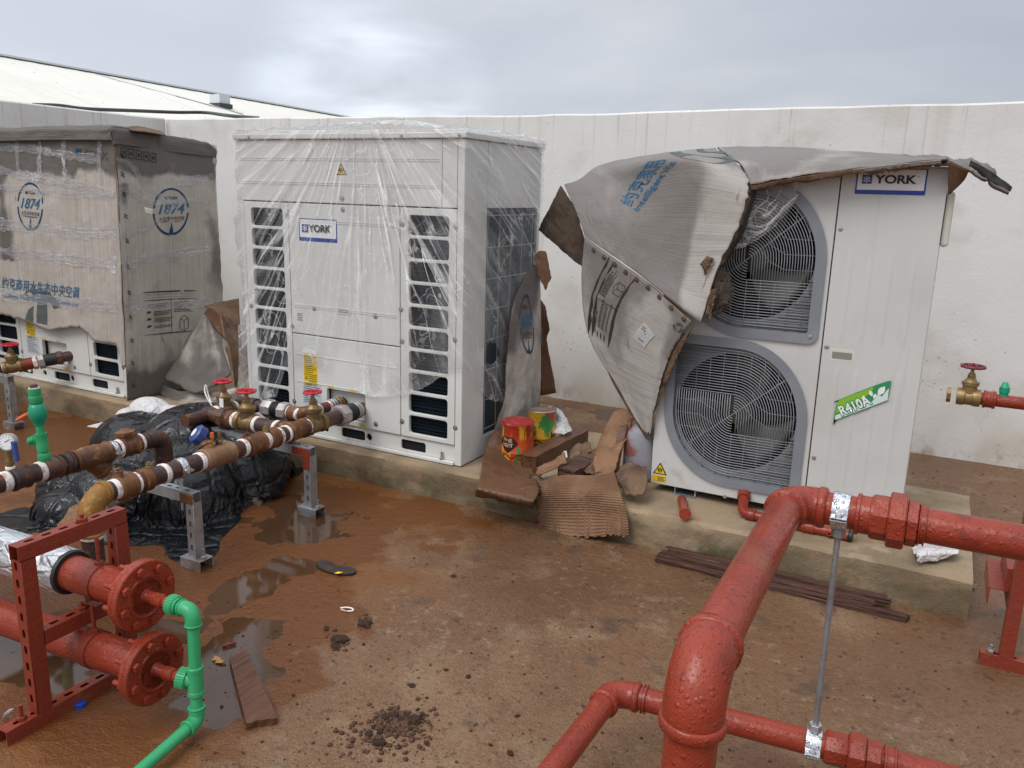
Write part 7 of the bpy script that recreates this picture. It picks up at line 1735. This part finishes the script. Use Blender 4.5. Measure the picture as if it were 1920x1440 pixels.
# ------------------------------------------------------------------ things on the ground
for k, (a, b_, w, lab) in enumerate([((1234, 1046), (1704, 1153), .030, 'rotten splintered lath at the foot of the plinth, outermost and longest of the bundle'), ((1240, 1036), (1640, 1122), .040, 'rotten splintered lath in the middle of the bundle at the foot of the plinth'), ((1252, 1030), (1668, 1112), .036, 'rotten splintered lath lying closest to the plinth face in the bundle')]):
    A, B = gz(*a, .012+.012*k), gz(*b_, .012+.012*k); A.y = min(A.y, 3.205-.030*(2-k)-.02); B.y = min(B.y, 3.205-.034*(2-k)-.02)
    o = beam_piece(lab, A, B, w, .024, M_rot, 'rotten_plank', 'plank', 20+k*3, n=40); o['group'] = 'rotten planks along the plinth'
def plank():
    a, b_, c, d = gz(430, 1232, .022), gz(462, 1218, .022), gz(520, 1345, .022), gz(462, 1356, .022)
    n = 16; vs = []
    for i in range(n+1):
        l, r = a.lerp(d, i/n), b_.lerp(c, i/n)
        if i == n:
            pass
        for j in range(7):
            p = l.lerp(r, j/6); p += (d-a).normalized()*(.012*n1(j*2.3, 4) if i == n else 0); vs.append(p+Z3*.0015*n1(i, j)); 
    for i in range(n+1):
        for j in range(7): v = vs[i*7+j]; vs.append(Vector((v.x, v.y, .001)))
    m = (n+1)*7; fs = [(i*7+j, i*7+j+1, (i+1)*7+j+1, (i+1)*7+j) for i in range(n) for j in range(6)]
    ring = [j for j in range(7)] + [i*7+6 for i in range(1, n+1)] + [n*7+j for j in range(5, -1, -1)] + [i*7 for i in range(n-1, 0, -1)]
    fs += [(ring[k], ring[(k+1) % len(ring)], ring[(k+1) % len(ring)]+m, ring[k]+m) for k in range(len(ring))]
    tag(mesh_obj('wood_plank', vs, fs, M_wood, None, None), 'short wet brown plank with a broken end lying near the puddles', 'plank')
plank()
def insole():
    c = gz(628, 1068); o = []
    for k in range(40):
        q = 2*pi*k/40; x, y = .098*cos(q), .042*sin(q); y += .25*x*x/.1*.3 - (.016 if sin(q) > 0 else 0)*exp(-((x+.0)/.035)**2)*1.4; o.append((x, y))
    t = flat('rubber_pad', [o], c+Z3*.012, X3, Y3, .011, mat('dark_rubber_pad', (.032,.022,.017), .45, layers=[dict(s=30, lo=.5, hi=.7, c=(.05,.035,.028))], bumps=[('noise', 60, .003, 3)]), None, bevel=.003)
    tag(t, 'black kidney shaped rubber pad lying on the muddy ground', 'rubber pad')
    p = gz(626, 1075, .014); b = MB(); b.add([p, p+Vector((.02, .004, .002)), p+Vector((.03, .02, .004)), p+Vector((.012, .012, .006))], [(0,1,2,3)]); tag(b.build('yellow_leaf', M_yellow, None), 'tiny yellow leaf lying on the black rubber pad', 'leaf')
insole()
def bits():
    b = MB(); c = gz(151, 1324); b.lathe(c, Z3, [(0, .016), (.012, .0155), (.014, .013), (.0145, .001)], 20); tag(b.build('bottle_cap', mat('blue_cap', (.01,.06,.40), .35), None, 40), 'small blue plastic bottle cap on the ground beside the red frame', 'bottle cap')
    P = [gz(638, 1140, .004), gz(650, 1139, .006), gz(660, 1141, .004), gz(662, 1145, .004), gz(650, 1146, .004), gz(640, 1143, .004)]; b = MB(); b.tube([catmull(P, i/30) for i in range(31)], .003, 8); tag(b.build('wire_loop', M_tape, None, 0), 'short loop of white wire on the muddy ground', 'wire')
    A, B = gz(417, 1212, .006), gz(442, 1205, .006); b = MB(); b.tube([A, A.lerp(B, .5)+Z3*.002, B], .005, 8); tag(b.build('red_stick', M_redfr, None, 0), 'thin reddish stick lying at the edge of the puddle', 'stick')
    p = gz(14, 1338, .03); s = Sheet([[gz(4, 1348, .004), gz(12, 1346, .006)], [gz(8, 1338, .03), gz(16, 1338, .03)], [gz(18, 1330, .045), gz(26, 1329, .045)]]); o = s.build('plastic_strip', 6, 14, [mat('lilac_plastic', (.55,.50,.62), .4)], None, .0015); tag(o, 'pale lilac scrap of plastic at the foot of the red frame', 'plastic scrap')
    for k, (px, py) in enumerate(((396, 1238), (402, 1243))):
        c = gz(px, py, .004); s = Sheet([[c, c+Vector((.025, .008, .004))], [c+Vector((-.004, .02, .006)), c+Vector((.02, .024, .002))]]); o = s.build('leaf', 4, 4, [mat('dry_leaf', (.42,.22,.06), .6)], None, .001); tag(o, 'dry tan leaf floating at the puddle edge, %s' % ('larger of two' if k == 0 else 'smaller and darker of two'), 'leaf')
        if k == 0: continue
        o.scale = (1, 1, 1)
bits()
def clod_mesh(seed, sub=3):
    bm = bmesh.new(); bmesh.ops.create_icosphere(bm, subdivisions=sub, radius=1)
    for v in bm.verts: v.co *= 1+.35*noise.noise(v.co*1.6+Vector((seed, 0, 0)))+.22*noise.noise(v.co*4+Vector((0, seed, 0))); v.co.z *= .62
    me = bpy.data.meshes.new('mud_clod'); bm.to_mesh(me); bm.free(); me.materials.append(M_mud); return me
CL = [clod_mesh(k*5.1, 3) for k in range(5)]
def clods():
    r = random.Random(5); i = 0
    spots = [('beside the white wire loop', (((636, 1200), .028), ((628, 1213), .018), ((684, 1168), .020), ((690, 1175), .014), ((674, 1160), .012), ((612, 1178), .013), ((682, 1208), .010))),
             ('in the crumbled patch at the bottom middle', (((712, 1392), .026), ((738, 1340), .020), ((752, 1348), .018), ((778, 1350), .022), ((770, 1366), .016), ((700, 1362), .016), ((722, 1345), .014), ((790, 1340), .011), ((712, 1372), .012), ((748, 1400), .013), ((783, 1330), .010), ((692, 1376), .012), ((730, 1352), .012), ((762, 1342), .012))),
             ('scattered on the open ground', (((800, 1308), .010), ((878, 1268), .012), ((884, 1224), .010), ((836, 1256), .008), ((773, 1285), .010), ((800, 1393), .010), ((920, 1396), .012), ((970, 1342), .008), ((957, 1412), .013), ((550, 1303), .010), ((850, 1080), .009), ((1110, 1175), .008)))]
    for where, lst in spots:
        for (px, py), s in lst:
            o = bpy.data.objects.new('mud_clod', CL[i % 5]); COL.objects.link(o); o.location = gz(px, py, s*.25); s *= .38+.55*r.random(); o.scale = (s*(.7+.8*r.random()), s*(.7+.8*r.random()), s*.95); o.rotation_euler = (0, 0, r.random()*6)
            tag(o, 'dark lump of mud lying '+where, 'mud clod', 'mud clods '+where); i += 1
    # crumbs too many to count
    b = MB(); base = [(Vector(v.co), ) for v in clod_mesh(3, 1).vertices]; me = clod_mesh(9, 1); V = [Vector(v.co) for v in me.vertices]; Fc = [tuple(p.vertices) for p in me.polygons]
    for k in range(1700):
        u = r.random()
        if u < .22: px, py = r.gauss(748, 26), r.gauss(1356, 13)
        elif u < .32: px, py = r.gauss(715, 45), r.gauss(1390, 16)
        elif u < .37: px, py = r.gauss(636, 9), r.gauss(1205, 9)
        elif u < .41: px, py = r.gauss(684, 8), r.gauss(1168, 7)
        elif u < .45: px, py = r.uniform(1700, 1920), r.uniform(870, 960)
        elif u < .55: px, py = r.uniform(1030, 1180), r.uniform(985, 1040)
        else: px, py = r.uniform(300, 1900), r.uniform(960, 1440)
        c = gz(px, py)
        if c.y > 5.4 or (FY-.02 < c.y < 4.3 and c.x < .25): continue
        s = r.choice((.0018, .002, .0025, .003, .004, .0055)) * (1.5 if u < .41 else 1); q = r.random()*6; M_ = Matrix.Rotation(q, 3, 'Z'); b.add([c+M_ @ (v*s)+Z3*s*.3 for v in V], Fc)
    o = b.build('soil_crumbs', M_mud, None, 0); o['kind'] = 'stuff'
clods()
